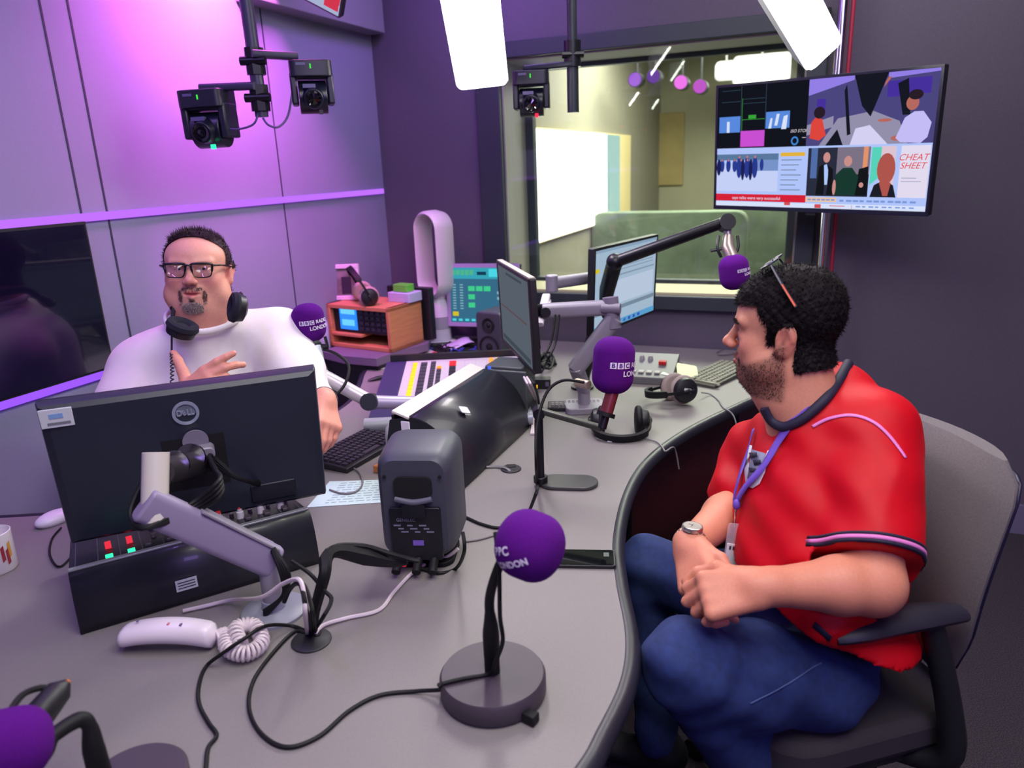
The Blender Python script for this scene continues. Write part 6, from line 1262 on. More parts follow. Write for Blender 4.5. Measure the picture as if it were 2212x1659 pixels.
# hair: cap over the skull plus curls
z, y, x = L[:, 2], L[:, 1], np.abs(L[:, 0])
hl = .056-.010*np.clip(1-x/.05, 0, 1)                                      # front hairline
m_ = ((y > .045) & (z > hl)) | ((y <= .045) & (y > .0) & (z > .012+.030*np.clip((y-.015)/.03, 0, 1)) & (x > .03)) | ((y <= .045) & (y > -.005) & (z > .05)) | ((y <= .012) & (y > -.03) & (z > .018)) | ((y <= -.028) & (z > -.078) & ~((x > .076) & (y > -.034) & (z < .02)))
m_ |= (y > .004) & (y < .026) & (z > -.02) & (x > .06) & (x < .079)
u, F2 = submask(Vw, F, m_); N0 = normals(Vw, F); Pl = L[u]
nb = sum(np.sin(Pl[:, 0]*a_+p1)*np.sin(Pl[:, 1]*b_+p2)*np.sin(Pl[:, 2]*c_+p3) for a_, b_, c_, p1, p2, p3 in ((310, 290, 330, 0, 1, 2), (520, 470, 560, 2, .3, 1), (190, 230, 170, .6, 2, 0)))
edge = np.minimum(sm01(Pl[:, 2], .0, .08), 1); th_ = .005+.008*sm01(Pl[:, 2], .03, .11)+.005*sm01(-Pl[:, 1], .02, .08); Vh = Vw[u]+N0[u]*(th_*(.75+.25*edge)+.0014*nb)[:, None]*1.0
b = MB(); b.v = Vh.tolist(); b.f = [tuple(f) for f in F2.tolist()]; b.m = [0]*len(b.f)
Dd = N0[u]*.8+rng.normal(0, .5, (len(u), 3))*.6+(MM[:3, 1]*.35*sm01(Pl[:, 1], -.02, .06)[:, None]); strands(b, Vh-N0[u]*.003, N0[u], Dd, 8000, .010, .0009, rng, .5)
side_ = (Pl[:, 2] < .04) & (Pl[:, 1] > -.05)
if side_.any(): strands(b, Vw[u][side_], N0[u][side_], N0[u][side_]*.3-MM[:3, 2]+rng.normal(0, .3, (side_.sum(), 3)), 1800, .012, .0009, rng, .3)
hb = b.build('hair', mat('curly_hair', (19, 14, 18), .75, spec=.15), gr, sm=180)
bm_ = gbeard(L, np.abs(L), 1.) > .4; Pb = Vw[bm_]; Nb = N0[bm_]; b = MB()
strands(b, Pb, Nb, Nb*.5-MM[:3, 2]*.8+MM[:3, 1]*.2, 2300, .0045, .0005, rng, .35); eb_ = np.clip(1.6*blob(np.c_[np.abs(L[:, 0]), L[:, 1], L[:, 2]], (.033, .09, .0175), (.021, .03, .0052))-.25, 0, 1) > .35
strands(b, Vw[eb_], N0[eb_], N0[eb_]*.4+MM[:3, 2]*.4, 260, .007, .0006, rng, .3)
b.build('beard', mat('beard_dark', (40, 27, 27), .6, spec=.2), gr, sm=180)

# shirt
pel = D(1815, 1400, 1.55); neck = hw((0, -.055, -.20)); chest = D(1760, 1085, 1.57); belly = D(1765, 1225, 1.54)
lo = A([pel, neck, shL, shR, chest]).min(0)-.30; hi = A([pel, neck, shL, shR, chest]).max(0)+.26; lo[2] = pel[2]-.16
BR_ = frame((0, 0, 0), y=fB, x=None, z=(0, 0, 1))
s = SDF(lo, hi, .0065)
s.ell(chest, (.205, .150, .19), BR_, k=.0)
s.ell(belly+fB*.0, (.20, .165, .16), BR_, k=.08)
s.ell(pel+UP*.02+fB*.02, (.21, .165, .13), BR_, k=.08)
s.ell(D(1850, 960, 1.58), (.16, .10, .10), BR_, k=.08)
s.cap(shL, shR, .072, .072, k=.06); s.cap(neck+UP*-.02-fB*.02, chest, .075, .12, k=.07)
npe = D(1800, 862, 1.56); s.cap(npe, shL, .05, .065, k=.06); s.cap(npe, shR, .05, .06, k=.06); s.cap(npe, chest, .06, .12, k=.07); s.cap(neck-UP*.0, shL, .045, .065, k=.05); s.cap(neck, shR, .045, .065, k=.05)
hemL = shL+(elL-shL)*.80; s.chain([shL, shL+(elL-shL)*.4, hemL+(elL-shL)*.03], [.076, .084, .090], k=.035)
hemR = shR+(elR-shR)*.86; s.chain([shR, hemR], [.078, .080], k=.03)
def folds(g, P):
    q = P-chest; a = q @ fB; h = q @ UP; l_ = q @ rB
    f_ = .0050*np.sin(h*38+a*22+l_*9)*np.exp(-((h+.15)/.16)**2)+.006*np.sin(a*42-h*26+l_*12)*np.exp(-((P-(shL+(elL-shL)*.55)) ** 2).sum(-1)/.012)+.005*np.sin((a+h)*44)*np.exp(-((P-(shL-UP*.12+fB*.12))**2).sum(-1)/.010)+.0025*np.sin(h*70-a*40)
    # creases: sharp ridges under the arm, across the belly and down the sleeve
    rid = lambda x_: 1-np.abs(np.sin(x_))**.6
    f_ += -.010*rid(h*16+a*14+l_*4+.6)*np.exp(-((h+.12)/.13)**2)*np.exp(-((a-.02)/.13)**2)
    e_ = P-(shL+(elL-shL)*.5); f_ += -.009*rid((e_ @ fB)*26+(e_ @ UP)*9)*np.exp(-(e_**2).sum(-1)/.012)
    e_ = P-(shL-UP*.17+fB*.15); f_ += -.010*rid((e_ @ fB)*20-(e_ @ UP)*22)*np.exp(-(e_**2).sum(-1)/.009)
    g += f_
s.field(folds)
axL = unit(elL-shL)
def cut(g, P):
    # hollow the sleeves' openings and end the cloth at its hems
    q = P-(hemL+axL*.012); m1 = (np.linalg.norm(q-(q @ axL)[..., None]*axL, axis=-1) < .105); g[:] = np.where(m1 & (q @ axL > 0) & (q @ axL < .09) & (np.linalg.norm(P-hemL, axis=-1) < .15) & ((P-hemL) @ rB < .02), np.maximum(g, (q @ axL)), g)
s.field(cut)
s.plane(D(1850, 1450, 1.33), unit(-UP+fB*.42))
Vs, Fs = s.mesh(it=2)
RED = mat('red_jersey', (188, 2, 24), .55, noise=.05, nscale=30, bump=.08, bscale=900, sheen=.12, spec=.22)
sh_ = meshobj('shirt', Vs, Fs, RED, gr)
from mathutils.bvhtree import BVHTree
bvS = BVHTree.FromPolygons([Vector(v) for v in Vs.tolist()], [tuple(f) for f in Fs.tolist()])
def onshirt(p, off=.002, bv=None):
    r_ = (bv or bvS).find_nearest(Vector(p)); return A(r_[0])+A(r_[1])*off*(1 if (A(r_[1]) @ (A(p)-A(r_[0]))) >= -1e9 else -1), A(r_[1])
def camhit(px, py, off=.002, bv=None):
    d = ray(px, py); h = (bv or bvS).ray_cast(Vector(CAM), Vector(unit(d)))
    return (A(h[0])+A(h[1])*off*(1 if A(h[1]) @ -d > 0 else -1)) if h[0] is not None else None
def ribbon(name, pts, w_, m_, parent, th_=.0015, nrm=None, bv=None, off=.002):
    """strip of cloth that follows the shirt through the given points"""
    P = smooth(pts, 6); b = MB(); rows = []
    for i, p in enumerate(P):
        q, n_ = onshirt(p, off, bv); t_ = unit(P[min(i+1, len(P)-1)]-P[max(i-1, 0)]); s_ = unit(np.cross(t_, n_)); rows.append([q-s_*w_/2, q, q+s_*w_/2])
    b.grid(rows); return b.build(name, m_, parent, solid=th_, sm=80)
NAVY = mat('navy_trim', (22, 18, 48), .7); PIPE = mat('pale_piping', (214, 120, 190), .6)
# collar, sleeve hem bands, shoulder piping, side piping, crest
nc = neck+UP*.035
crc = []
for a in np.linspace(0, 2*pi, 33)[:-1]:
    d = cos(a)*fB+sin(a)*rB; base_ = hw((0, -.045, -.165)); r0_ = .083+.012*cos(a); crc.append(base_+d*r0_+UP*(-.052*max(cos(a), 0)**1.3+.012*max(-cos(a), 0)))
VA = np.vstack([Vs, np.vstack([Vw, Va])]); FA_ = np.vstack([Fs, F+len(Vs), Fa+len(Vs)+len(Vw)]); bvA = BVHTree.FromPolygons([Vector(v) for v in VA.tolist()], [tuple(f) for f in FA_.tolist()])
crc = smooth([camhit(x_, y_, .001, bvA) for x_, y_ in ((1832, 786), (1812, 822), (1785, 858), (1752, 890), (1720, 914), (1692, 922), (1668, 908), (1652, 880))], 6); b = MB(); b.tube(crc, .0105, 10); b.build('collar', NAVY, gr, sm=70)
def ringband(c, ax, r_, w_, m_, nm, thick=.004):
    b = MB(frame(c, z=ax)); b.lathe([(r_, -w_/2), (r_+thick, -w_/2), (r_+thick, w_/2), (r_, w_/2), (r_, -w_/2)], n=48); return b.build(nm, m_, gr)
def fit_r(V, c, ax, tol=.008): q = V-c; h = q @ ax; m_ = (np.abs(h) < tol) & (np.linalg.norm(q, axis=1) < .14); rr = np.linalg.norm(q[m_]-h[m_][:, None]*ax, axis=1); return np.percentile(rr, 60) if m_.any() else .09
def cuff(c, ax, w_, m_, nm, off, ang=96, rmax=.14):
    """band lying on the sleeve all round, found by rays from its axis"""
    x_ = unit(np.cross(ax, UP)); y_ = np.cross(ax, x_); rows = []
    for a in np.linspace(0, 2*pi, ang+1):
        d = x_*cos(a)+y_*sin(a); row = []
        for h in (-w_/2, w_/2):
            hit = bvS.ray_cast(Vector(c+ax*h+d*rmax), Vector(-d)); rr = .09
            if hit[0] is not None: rr = (A(hit[0])-c-ax*h) @ d
            rr = min(max(rr, .05), .115); row.append(c+ax*h+d*(rr+off))
        rows.append(row)
    b = MB(); b.grid(rows); return b.build(nm, m_, gr, solid=.002, sm=80)
for (o_, w_, m__) in ((-.004, .006, NAVY), (-.011, .007, PIPE), (-.018, .005, NAVY)): cuff(hemL+axL*(.012+o_), axL, w_, m__, 'sleeve_trim', .0015, rmax=.125)
ribbon('shoulder_piping', [camhit(1755, 922), camhit(1790, 905), camhit(1840, 898), camhit(1885, 912), camhit(1925, 948), camhit(1955, 990)], .006, PIPE, gr, .001)
sp = [camhit(x_, y_) for x_, y_ in ((1832, 1352), (1826, 1390), (1818, 1440))]
if all(p is not None for p in sp): ribbon('side_piping', sp, .003, PIPE, gr, .001)
def patch_on(name, outline, m_, parent, off=.003, n=None, bv=None):
    P = [camhit(x_, y_, off, bv) for x_, y_ in outline]
    if any(p is None for p in P): return None
    c = sum(P)/len(P); c2 = camhit(*A(outline).mean(0), off, bv); c = c2 if c2 is not None else c
    b = MB(); b.add([c]+P, [(0, i+1, (i+1) % len(P)+1) for i in range(len(P))]); return b.build(name, m_, parent, solid=.001, sm=70)
sl_ = [(1622, 962), (1664, 975), (1655, 1020), (1643, 1046), (1628, 1056), (1614, 1050), (1610, 1010)]
patch_on('crest', sl_, mat('crest_white', (216, 212, 224), .7), gr, .003)
patch_on('crest_shield', [(1628, 972), (1657, 981), (1650, 1018), (1632, 1042), (1618, 1036)], mat('crest_grey', (120, 122, 150), .7), gr, .0045)
for k, (cx, cy) in enumerate(((1632, 985), (1640, 1000), (1630, 1018))): patch_on('crest_figure', [(cx-8, cy-5), (cx+8, cy-6), (cx+10, cy+3), (cx-5, cy+6)], NAVY, gr, .006)
patch_on('hem_label', [(1762, 1342), (1797, 1374), (1790, 1384), (1756, 1354)], NAVY, gr, .003)

# jeans and shoes
kL = D(1484, 1436, 1.38); kR = D(1400, 1222, 1.93); hpL = pel-UP*.03-rB*.09+fB*.06; hpR = pel-UP*.03+rB*.10+fB*.02
fL = D(1720, 1790, 1.68); fR = D(1420, 1610, 2.00); fR[2] = .10; fL[2] = .10
lo = A([kL, kR, hpL, hpR, fL, fR]).min(0)-.14; hi = A([kL, kR, hpL, hpR, fL, fR]).max(0)+.16; lo[2] = .03
s = SDF(lo, hi, .0075)
s.ell(pel-UP*.04+fB*.03, (.16, .11, .08), BR_, k=0)
s.chain([hpL, hpL+(kL-hpL)*.5, kL], [.092, .09, .080], k=.05); s.chain([kL, kL+(fL-kL)*.4, fL], [.076, .068, .056], k=.03)
s.chain([hpR, hpR+(kR-hpR)*.5, kR], [.108, .098, .080], k=.05); s.chain([kR, kR+(fR-kR)*.4, fR], [.074, .066, .056], k=.03)
def jf(g, P):
    f_ = .004*np.sin((P-kL) @ unit(fL-kL)*75+((P-kL) @ rB)*30)*np.exp(-(((P-kL)**2).sum(-1))/.03)+.004*np.sin((P-kR) @ unit(fR-kR)*70)*np.exp(-(((P-kR)**2).sum(-1))/.03)+.003*np.sin(P @ A([40, 33, 52])+1)
    g += f_
s.field(jf); s.plane([0, 0, .07], -UP)
Vj, Fj = s.mesh(it=2); DEN = mat('denim', (28, 46, 98), .85, noise=.22, nscale=60, bump=.25, bscale=900, sheen=.2)
meshobj('jeans', Vj, Fj, DEN, gr)
bvJ = BVHTree.FromPolygons([Vector(v) for v in Vj.tolist()], [tuple(f) for f in Fj.tolist()])
sm_ = [camhit(x_, y_, .001, bvJ) for x_, y_ in ((1775, 1432), (1740, 1452), (1700, 1478), (1660, 1500), (1620, 1520))]
if all(p is not None for p in sm_): ribbon('seam', sm_, .003, mat('denim_seam', (70, 90, 140), .8), gr, .001, bv=bvJ, off=.001)
for (ft, dr) in ((fR, unit(fB+rB*.05)), (fL, unit(fB-rB*.25))):
    M_ = frame([ft[0], ft[1], 0], y=dr, x=None, z=(0, 0, 1)); s = SDF((-.08, -.12, 0), (.08, .26, .16), .006)
    s.ell((0, .0, .055), (.045, .07, .05), k=0); s.ell((0, .12, .04), (.05, .10, .034), k=.05); s.cap((0, -.03, .07), (0, -.01, .11), .05, .045, k=.03); s.plane((0, 0, .012), -UP)
    V_, F_ = s.mesh(M_); sh = meshobj('shoe', V_, F_, mat('shoe_black', (18, 18, 24), .5), gr)
    b = MB(M_); b.prism([( .052*cos(a)*(1 if sin(a) > 0 else .9), .06+.165*sin(a)) for a in np.linspace(0, 2*pi, 25)[:-1]], .0, .014); b.build('sole', mat('sole_dark', (30, 26, 30), .6), sh)
    for k in range(3):
        b = MB(M_)
        for e in (-1, 1): b.tube(smooth([(e*.047, .035+.028*k, .028), (e*.046, .045+.028*k, .05), (e*.032, .058+.028*k, .072)], 4), .005, 6, flat=.5)
        b.build('stripe', mat('stripe_white', (200, 200, 205), .5), sh)

# lanyard, badge, watch, sunglasses
ly = thing('lanyard', 'purple lanyard with clear pass holder round the neck of the man in red', 'lanyard', neck)
LY = mat('lanyard_purple', (108, 76, 190), .6)
pa = [hw((-.04, -.10, -.13)), D(1790, 808, 1.475), camhit(1752, 868, .010), camhit(1722, 900, .008), camhit(1690, 950, .008), camhit(1655, 1010, .008), camhit(1620, 1050, .008), camhit(1598, 1085, .008)]
pb2 = [camhit(1655, 872, .008), camhit(1635, 930, .008), camhit(1618, 990, .008), camhit(1602, 1040, .008), camhit(1592, 1085, .008)]
pa = [p for p in pa[1:] if p is not None]; pb2 = [p for p in pb2 if p is not None]
def flatband(name, pts, w_, m_, parent):
    P = smooth(pts, 6); rows = []
    for i, p in enumerate(P):
        t_ = unit(P[min(i+1, len(P)-1)]-P[max(i-1, 0)]); q, n_ = onshirt(p, 0); n_ = n_ if n_ @ (CAM-p) > 0 else -n_; s_ = unit(np.cross(t_, n_)); rows.append([p-s_*w_/2, p+s_*w_/2])
    b = MB(); b.grid(rows); return b.build(name, m_, parent, solid=.0012, sm=80)
flatband('strap', pa, .017, LY, ly); flatband('strap', pb2, .016, LY, ly)
kn_ = D(1591, 1090, (pa[-1]-CAM) @ FWD-.01); cl = D(1588, 1120, (kn_-CAM) @ FWD)
b = MB(); b.ball(kn_, (.008, .008, .012), n=12, k=8); b.build('knot', LY, ly)
b = MB(); b.tube(smooth([kn_, cl, cl+[0, 0, -.02]], 3), .0022, 8); b.build('clip', CHR, ly)
bc_ = D(1592, 1183, (cl-CAM) @ FWD-.0); BM = frame(bc_, z=unit(A([.10, .05, 1])), x=unit(RGT*.95+FWD*-.15)); WM_ = BM
b = MB(BM); b.rbox((0, 0, 0.0), (.048, .003, .105), .006, axis=1); b.build('clear_holder', mat('clear_vinyl', (235, 215, 225), .1, alpha=.28, coat=1), ly)
b = MB(BM); b.rbox((0, .0, -.022), (.042, .0045, .058), .002, axis=1); b.build('pass_card', mat('card_white', (222, 214, 222), .6), ly)
b = MB(BM)
for k in range(5): b.box((-.014+.007*k, -.0026, -.001), (.0042, .0006, .008))
b.build('card_print', INK, ly)
wx = unit(wrR-elR); wc = wrR-wx*.004; M_ = frame(wc, z=wx, x=unit(A([-.52, -.70, .45])))
t = thing('wristwatch', 'silver bracelet wristwatch on the far wrist of the man in red', 'watch', M_)
b = MB(M_); 
nlk = 26
for k in range(nlk):
    a = 2*pi*k/nlk; 
    if abs((a+pi) % (2*pi)-pi) < .40: continue
    b.box((.0345*cos(a), .0345*sin(a), 0), (.0045, .0072, .018), None) if False else b.box((0, 0, 0), (.0045, .0072, .018), frame((.0345*cos(a), .0345*sin(a), 0), x=(cos(a), sin(a), 0), z=(0, 0, 1)))
b.build('bracelet', mat('steel', (205, 200, 195), .22, metal=.9), t, bev=.001)
b = MB(M_); b.lathe([(.021, 0), (.0215, .004), (.020, .008), (.0185, .0085), (.0185, .0075), (0, .0075)], frame((.0345, 0, 0), z=(1, 0, 0)), n=32); b.build('case', MATS['steel'], t)
b = MB(M_); b.lathe([(.0, .0085), (.0178, .0085)][::-1], frame((.0345, 0, 0), z=(1, 0, 0)), n=32); b.mi = 1; b.box((.0435, .004, 0), (.0005, .009, .001)); b.box((.0435, 0, .003), (.0005, .001, .012)); b.build('dial', [mat('dial_cream', (214, 208, 196), .3), INK], t)
# sunglasses pushed up on the hair
sgM = MM @ frame((0, .045, .118), y=unit((0, .72, .70)), x=(1, 0, 0)); t = thing('sunglasses', 'dark sunglasses with orange temple pushed up on the hair of the man in red', 'sunglasses', sgM)
sgM = MM @ frame((0, .028, .138), x=(1, 0, 0), y=unit((0, .55, .83)))
for e in (-1, 1):
    b = MB(sgM); P = [(e*.034+.027*cos(a)*(1-.0*sin(a)), 0.004, .019*sin(a)) for a in np.linspace(0, 2*pi, 25)]; b.tube(P, .0022, 6, caps=False); b.build('rim', mat('frame_dark', (40, 38, 58), .35), t)
    b = MB(sgM); b.ball((e*.034, .003, 0), (.026, .0025, .018)); b.build('lens', mat('sun_lens', (20, 18, 26), .1, coat=.8), t)
    q0, q1 = (sgM @ A([e*.064, 0, .006, 1]))[:3], hw((e*.093, -.030, .062)); b = MB(); b.tube(smooth([q0, (q0+q1)/2+unit(hw((e, 0, 0))-hw((0, 0, 0)))*.006, q1], 5), [.0035, .004, .005], 8, flat=.5); b.build('temple', mat('frame_dark', (0, 0, 0)), t)
    qa, qb = q0+(q1-q0)*.45, q0+(q1-q0)*.97; off_ = unit(hw((e, 0, 0))-hw((0, 0, 0)))*.0075; b = MB(); b.tube(smooth([qa+off_, qb+off_*.6], 4), .0034, 8, flat=.5); b.build('orange_tip', mat('orange_rubber', (196, 84, 60), .5), t)
b = MB(sgM); b.tube([(-.009, .005, .005), (.009, .005, .005)], .0025, 6); b.build('bridge', MATS['frame_dark'], t)

# ---------------------------------------------------------------- the presenter in white
f2 = unit(A([.30, -.95, 0])); r2 = np.cross(f2, [0, 0, 1.])       # forward towards the camera side, his right = left in the picture
PX = thing('person', 'presenter in a white sweatshirt and black glasses behind the front monitor, one hand raised', 'person', frame(D(440, 1000, 2.25)*[1, 1, 0], y=f2, x=None, z=(0, 0, 1)))
hM2 = frame(D(428, 580, 2.12), y=unit(A([.16, -.97, .13])), z=unit(A([.03, .13, 1])))
def pbeard(L, P, w):
    z, y, x = L[:, 2], L[:, 1], P[:, 0]; Q = np.c_[x, y, z]
    mous = np.clip(1.7*blob(Q, (.013, .098, -.0555), (.021, .02, .0065))-.3, 0, 1); side_ = np.clip(1.7*blob(Q, (.032, .086, -.078), (.0065, .025, .022))-.3, 0, 1)
    chin = np.clip(1.25*blob(Q, (.0, .088, -.106), (.034, .035, .022))-.12, 0, 1); soul = np.clip(1.5*blob(Q, (0, .095, -.087), (.010, .02, .006))-.3, 0, 1)
    return np.clip(np.maximum(np.maximum(mous, side_), np.maximum(chin, soul))*.55, 0, 1)
pal2 = dict(skin=(224, 160, 142), cheek=(214, 116, 118), shade=(176, 116, 112), lid=(150, 96, 92), hair=(70, 48, 56), browk=.5, lip=(196, 96, 104), beard=pbeard, beardc=(112, 84, 82), grey=lambda L: sm01(-L[:, 2], .088, .11)*.45, greyc=(190, 160, 152))
L, Vw, F, ex, MM2 = build_head(hM2, .985, dict(top=.86, w=1.10, jaw=1.16, neck=.080, nose=.85, double=1.3, open=.003, neck_to=(0, -.05, -.26)), PX, SKm, pal2)
hw2 = lambda p: (MM2 @ A([*p, 1.]))[:3]
sR = D(312, 800, 2.20); sL = D(602, 735, 2.28); eR = D(262, 960, 2.08); eL = D(668, 880, 2.12)
wR2 = D(395, 868, 1.93); wL2 = D(700, 865, 2.02)
allp = A([sR, sL, eR, eL, wR2, wL2]); s = SDF(allp.min(0)-.15, allp.max(0)+.15, .0038)
s.chain([sR, eR, wR2], [.05, .045, .031], k=.02); s.chain([sL, eL, wL2], [.05, .045, .031], k=.02); s.cap(sR, sL, .06, .06, k=.02)
hd = unit(D(408, 822, 1.90)-wR2); hand(s, D(398, 858, 1.925), unit(D(415, 822, 1.90)-D(395, 860, 1.93)+RGT*.01), unit(-FWD*1.-RGT*.25+UPV*.1), -1, [(.25, .5, .3), (.35, .7, .4), (.55, .9, .5), (.7, 1.0, .6)], [(.55, -.75, .15), (.9, -.45, .0), (1, -.30, -.1)], 1.05) if False else None
# hand: wrist at the lower edge, thumb up on the left, fingers pointing right
W0_ = D(392, 862, 1.93); fwh = unit(RGT*.80+UPV*.55-FWD*.05); hand(s, W0_, fwh, unit(-FWD*.9+UPV*.25-RGT*.1), -1, [(.05, .2, .1), (.30, .5, .3), (.55, .95, .5), (.65, 1.05, .6)], [(.15, .95, .05), (.02, 1, .0), (-.05, 1, -.05)], 1.02, rk=1.22)
s.cap(wR2-UP*.03, W0_, .030, .030, k=.02)
hand(s, wL2, unit(D(708, 905, 1.98)-wL2), unit(-FWD*.4+RGT*.7+UP*.3), 1, [.4, .45, .5, .55], [(.8, .5, -.2), (1, .1, -.3), (1, 0, -.3)], 1.0)
Va, Fa = s.mesh(it=2); ca = A([lin((222, 150, 132))]*len(Va))
meshobj('body', np.vstack([Vw, Va]), np.vstack([F, Fa+len(Vw)]), SKm, PX, np.vstack([ex, ca])); eyes(MM2, PX, (-.35, 1, .02), (80, 70, 70))
# short receding hair
z, y, x = L[:, 2], L[:, 1], np.abs(L[:, 0]); N0 = normals(Vw, F)
m_ = ((y > .0) & (z > np.minimum(.100, .022+1.30*y+.002*np.sin(x*90)))) | ((y <= .0) & (z > .0)) | ((y <= -.03) & (z > -.07)) | ((y < .030) & (y > -.01) & (x > .066) & (z > .010) )

u, F2 = submask(Vw, F, m_); Pl = L[u]; Vh = Vw[u]+N0[u]*(.0025+.003*sm01(Pl[:, 2], .06, .11))[:, None]; b = MB(); b.v = Vh.tolist(); b.f = [tuple(f) for f in F2.tolist()]; b.m = [0]*len(b.f)
top_ = Pl[:, 2] > .085; Dd = N0[u]*.5+MM2[:3, 1]*.5+MM2[:3, 2]*.35; strands(b, Vh, N0[u], Dd, 3000, .008, .0008, rng, .35)
if top_.any(): strands(b, Vh[top_], N0[u][top_], MM2[:3, 2]*1.0+MM2[:3, 1]*.4+MM2[:3, 0]*.25, 1100, .017, .0008, rng, .3)
b.build('hair', mat('brown_hair', (52, 34, 44), .6, spec=.3), PX, sm=180)
pbm = pbeard(L, np.abs(L), 1.); bm_ = pbm > .3; b = MB(); g_ = (L[:, 2] < -.09) & bm_; d_ = bm_ & ~g_
strands(b, Vw[d_], N0[d_], N0[d_]*.4-MM2[:3, 2]*.9, 700, .007, .0005, rng, .3); b.build('moustache', mat('beard_brown', (108, 80, 78), .6), PX, sm=180)
b = MB(); strands(b, Vw[g_], N0[g_], N0[g_]*.4-MM2[:3, 2]*.9, 700, .010, .0006, rng, .3); b.build('beard', mat('beard_grey', (168, 152, 150), .6), PX, sm=180)
# sweatshirt
ch2 = D(450, 865, 2.28); nk2 = hw2((0, -.05, -.165)); lo = A([sR, sL, eR, eL, ch2]).min(0)-.2; hi = A([sR, sL, nk2]).max(0)+.2; lo[2] = .70
B2 = frame((0, 0, 0), y=f2, x=None, z=(0, 0, 1)); s = SDF(lo, hi, .0075)
s.ell(ch2, (.225, .17, .20), B2, k=0); s.ell(ch2-UP*.16+f2*.04, (.24, .20, .18), B2, k=.08); s.ell(D(455, 760, 2.27), (.19, .12, .10), B2, k=.07)
s.cap(sR, sL, .085, .085, k=.06); s.cap(nk2-UP*.012, sR, .055, .075, k=.06); s.cap(nk2-UP*.012, sL, .055, .08, k=.06); s.cap(nk2-UP*.02+f2*.03, ch2, .075, .12, k=.06)
s.chain([sR, sR+(eR-sR)*.5, eR], [.078, .088, .086], k=.05); s.chain([eR, D(330, 940, 1.98)], [.080, .060], k=.03)
s.chain([sL, sL+(eL-sL)*.5, eL+UP*.02], [.082, .086, .076], k=.05); s.chain([eL+UP*.02, eL+(wL2-eL)*.35], [.066, .058], k=.02)
def f3(g, P):
    q = P-ch2; h = q @ UP; l_ = q @ r2
    g += .004*np.sin(h*26+np.abs(l_)*34)*np.exp(-((h-.02)/.2)**2)+.006*np.sin(((P-eL) @ UP)*60+((P-eL) @ r2)*40)*np.exp(-((P-eL-UP*.03)**2).sum(-1)/.008)+.005*np.sin(l_*55+h*18)*np.exp(-((P-(sR+eR)/2)**2).sum(-1)/.02)
s.field(f3); V_, F_ = s.mesh(it=2); WS = mat('white_cotton', (228, 222, 224), .9, bump=.2, bscale=700, sheen=.3, noise=.02, nscale=40)
meshobj('sweatshirt', V_, F_, WS, PX)
bvP = BVHTree.FromPolygons([Vector(v) for v in V_.tolist()], [tuple(f) for f in F_.tolist()])
cc_ = []
for a in np.linspace(0, 2*pi, 33)[:-1]: cc_.append(hw2((0, -.025, -.128))+(cos(a)*f2+sin(a)*r2)*(.103+.012*cos(a))+UP*(-.036*max(cos(a), 0)+.015*max(-cos(a), 0)))
b = MB(); b.tube(cc_+[cc_[0], cc_[1]], .006, 8, flat=1.5); b.build('neckband', mat('white_rib', (232, 226, 228), .85), PX, sm=70)
s = SDF(A([-1.4, 1.7, .0]), A([-.5, 2.7, .86]), .012); pv = A([ch2[0], ch2[1], .62])-f2*.02
s.ell(pv, (.23, .20, .16), B2, k=0)
for e in (-1, 1): hp_ = pv+r2*.11*e-UP*.04; kk = hp_+f2*.42+r2*.06*e; s.chain([hp_, kk], [.11, .085], k=.05); s.chain([kk, A([*(kk-f2*.05)[:2], .1])], [.08, .06], k=.03)
V_, F_ = s.mesh(); meshobj('trousers', V_, F_, mat('trousers_dark', (24, 24, 32), .85), PX)
# presenter chair
pc = frame(A([pv[0], pv[1], 0])-f2*.02, y=f2, x=None, z=(0, 0, 1)); t = thing('office_chair', 'dark swivel chair under the presenter, hidden behind the front monitor', 'chair', pc)
b = MB(pc); b.rbox((0, 0, .44), (.5, .5, .07), .1); b.build('seat', mat('chair_dark', (40, 38, 44), .9), t, bev=.02)
b = MB(pc); b.rbox((0, -.27, .72), (.42, .05, .42), .1, axis=1); b.build('backrest', MATS['chair_dark'], t, bev=.015)
b = MB(pc); b.cyl((0, 0, .06), (0, 0, .41), .025); b.tube([(0, -.1, .42), (0, -.29, .45), (0, -.30, .6)], .02, 8); b.build('gas_column', BLKM, t)
for k in range(5): a = radians(72*k); b = MB(pc); b.tube([(0, 0, .09), (.28*cos(a), .28*sin(a), .07)], [.03, .018], 8); b.ball((.28*cos(a), .28*sin(a), .032), .03); b.build('star_leg', BLK, t)
# glasses
t = thing('glasses', 'black rectangular-framed glasses on the face of the presenter', 'glasses', MM2)
GBK = mat('glasses_black', (14, 14, 26), .25); LG = glass('lens_clear', (.97, .97, 1), .07)
for e in (-1, 1):
    out = [(-.026, .016), (.0, .0175), (.024, .0165), (.028, .012), (.025, -.010), (.017, -.019), (-.012, -.020), (-.022, -.013), (-.027, .006)]
    P = smooth([(e*(.0345+x_), .112-.10*(max(.0345+x_-.03, 0)), z_-.004) for x_, z_ in [(x_ if True else 0, z_) for x_, z_ in out]], 5, closed=True); b = MB(MM2); b.tube(P+[P[0]], [.0016 if p[2] < -.008 else .0031 for p in P]+[.0025], 8, caps=False); b.build('rim', GBK, t)
    b = MB(MM2); b.add([(p[0], p[1], p[2]) for p in P], [tuple(range(len(P)))]); b.build('lens', LG, t, solid=.001)
    b = MB(MM2); b.tube(smooth([(e*.061, .108, .008), (e*.080, .085, .009), (e*.089, .03, .006), (e*.092, -.01, .002), (e*.090, -.03, -.012)], 5), .0026, 8); b.build('temple', GBK, t)
b = MB(MM2); b.tube(smooth([(-.010, .113, .006), (0, .117, .009), (.010, .113, .006)], 4), .0028, 8); b.build('bridge', GBK, t)
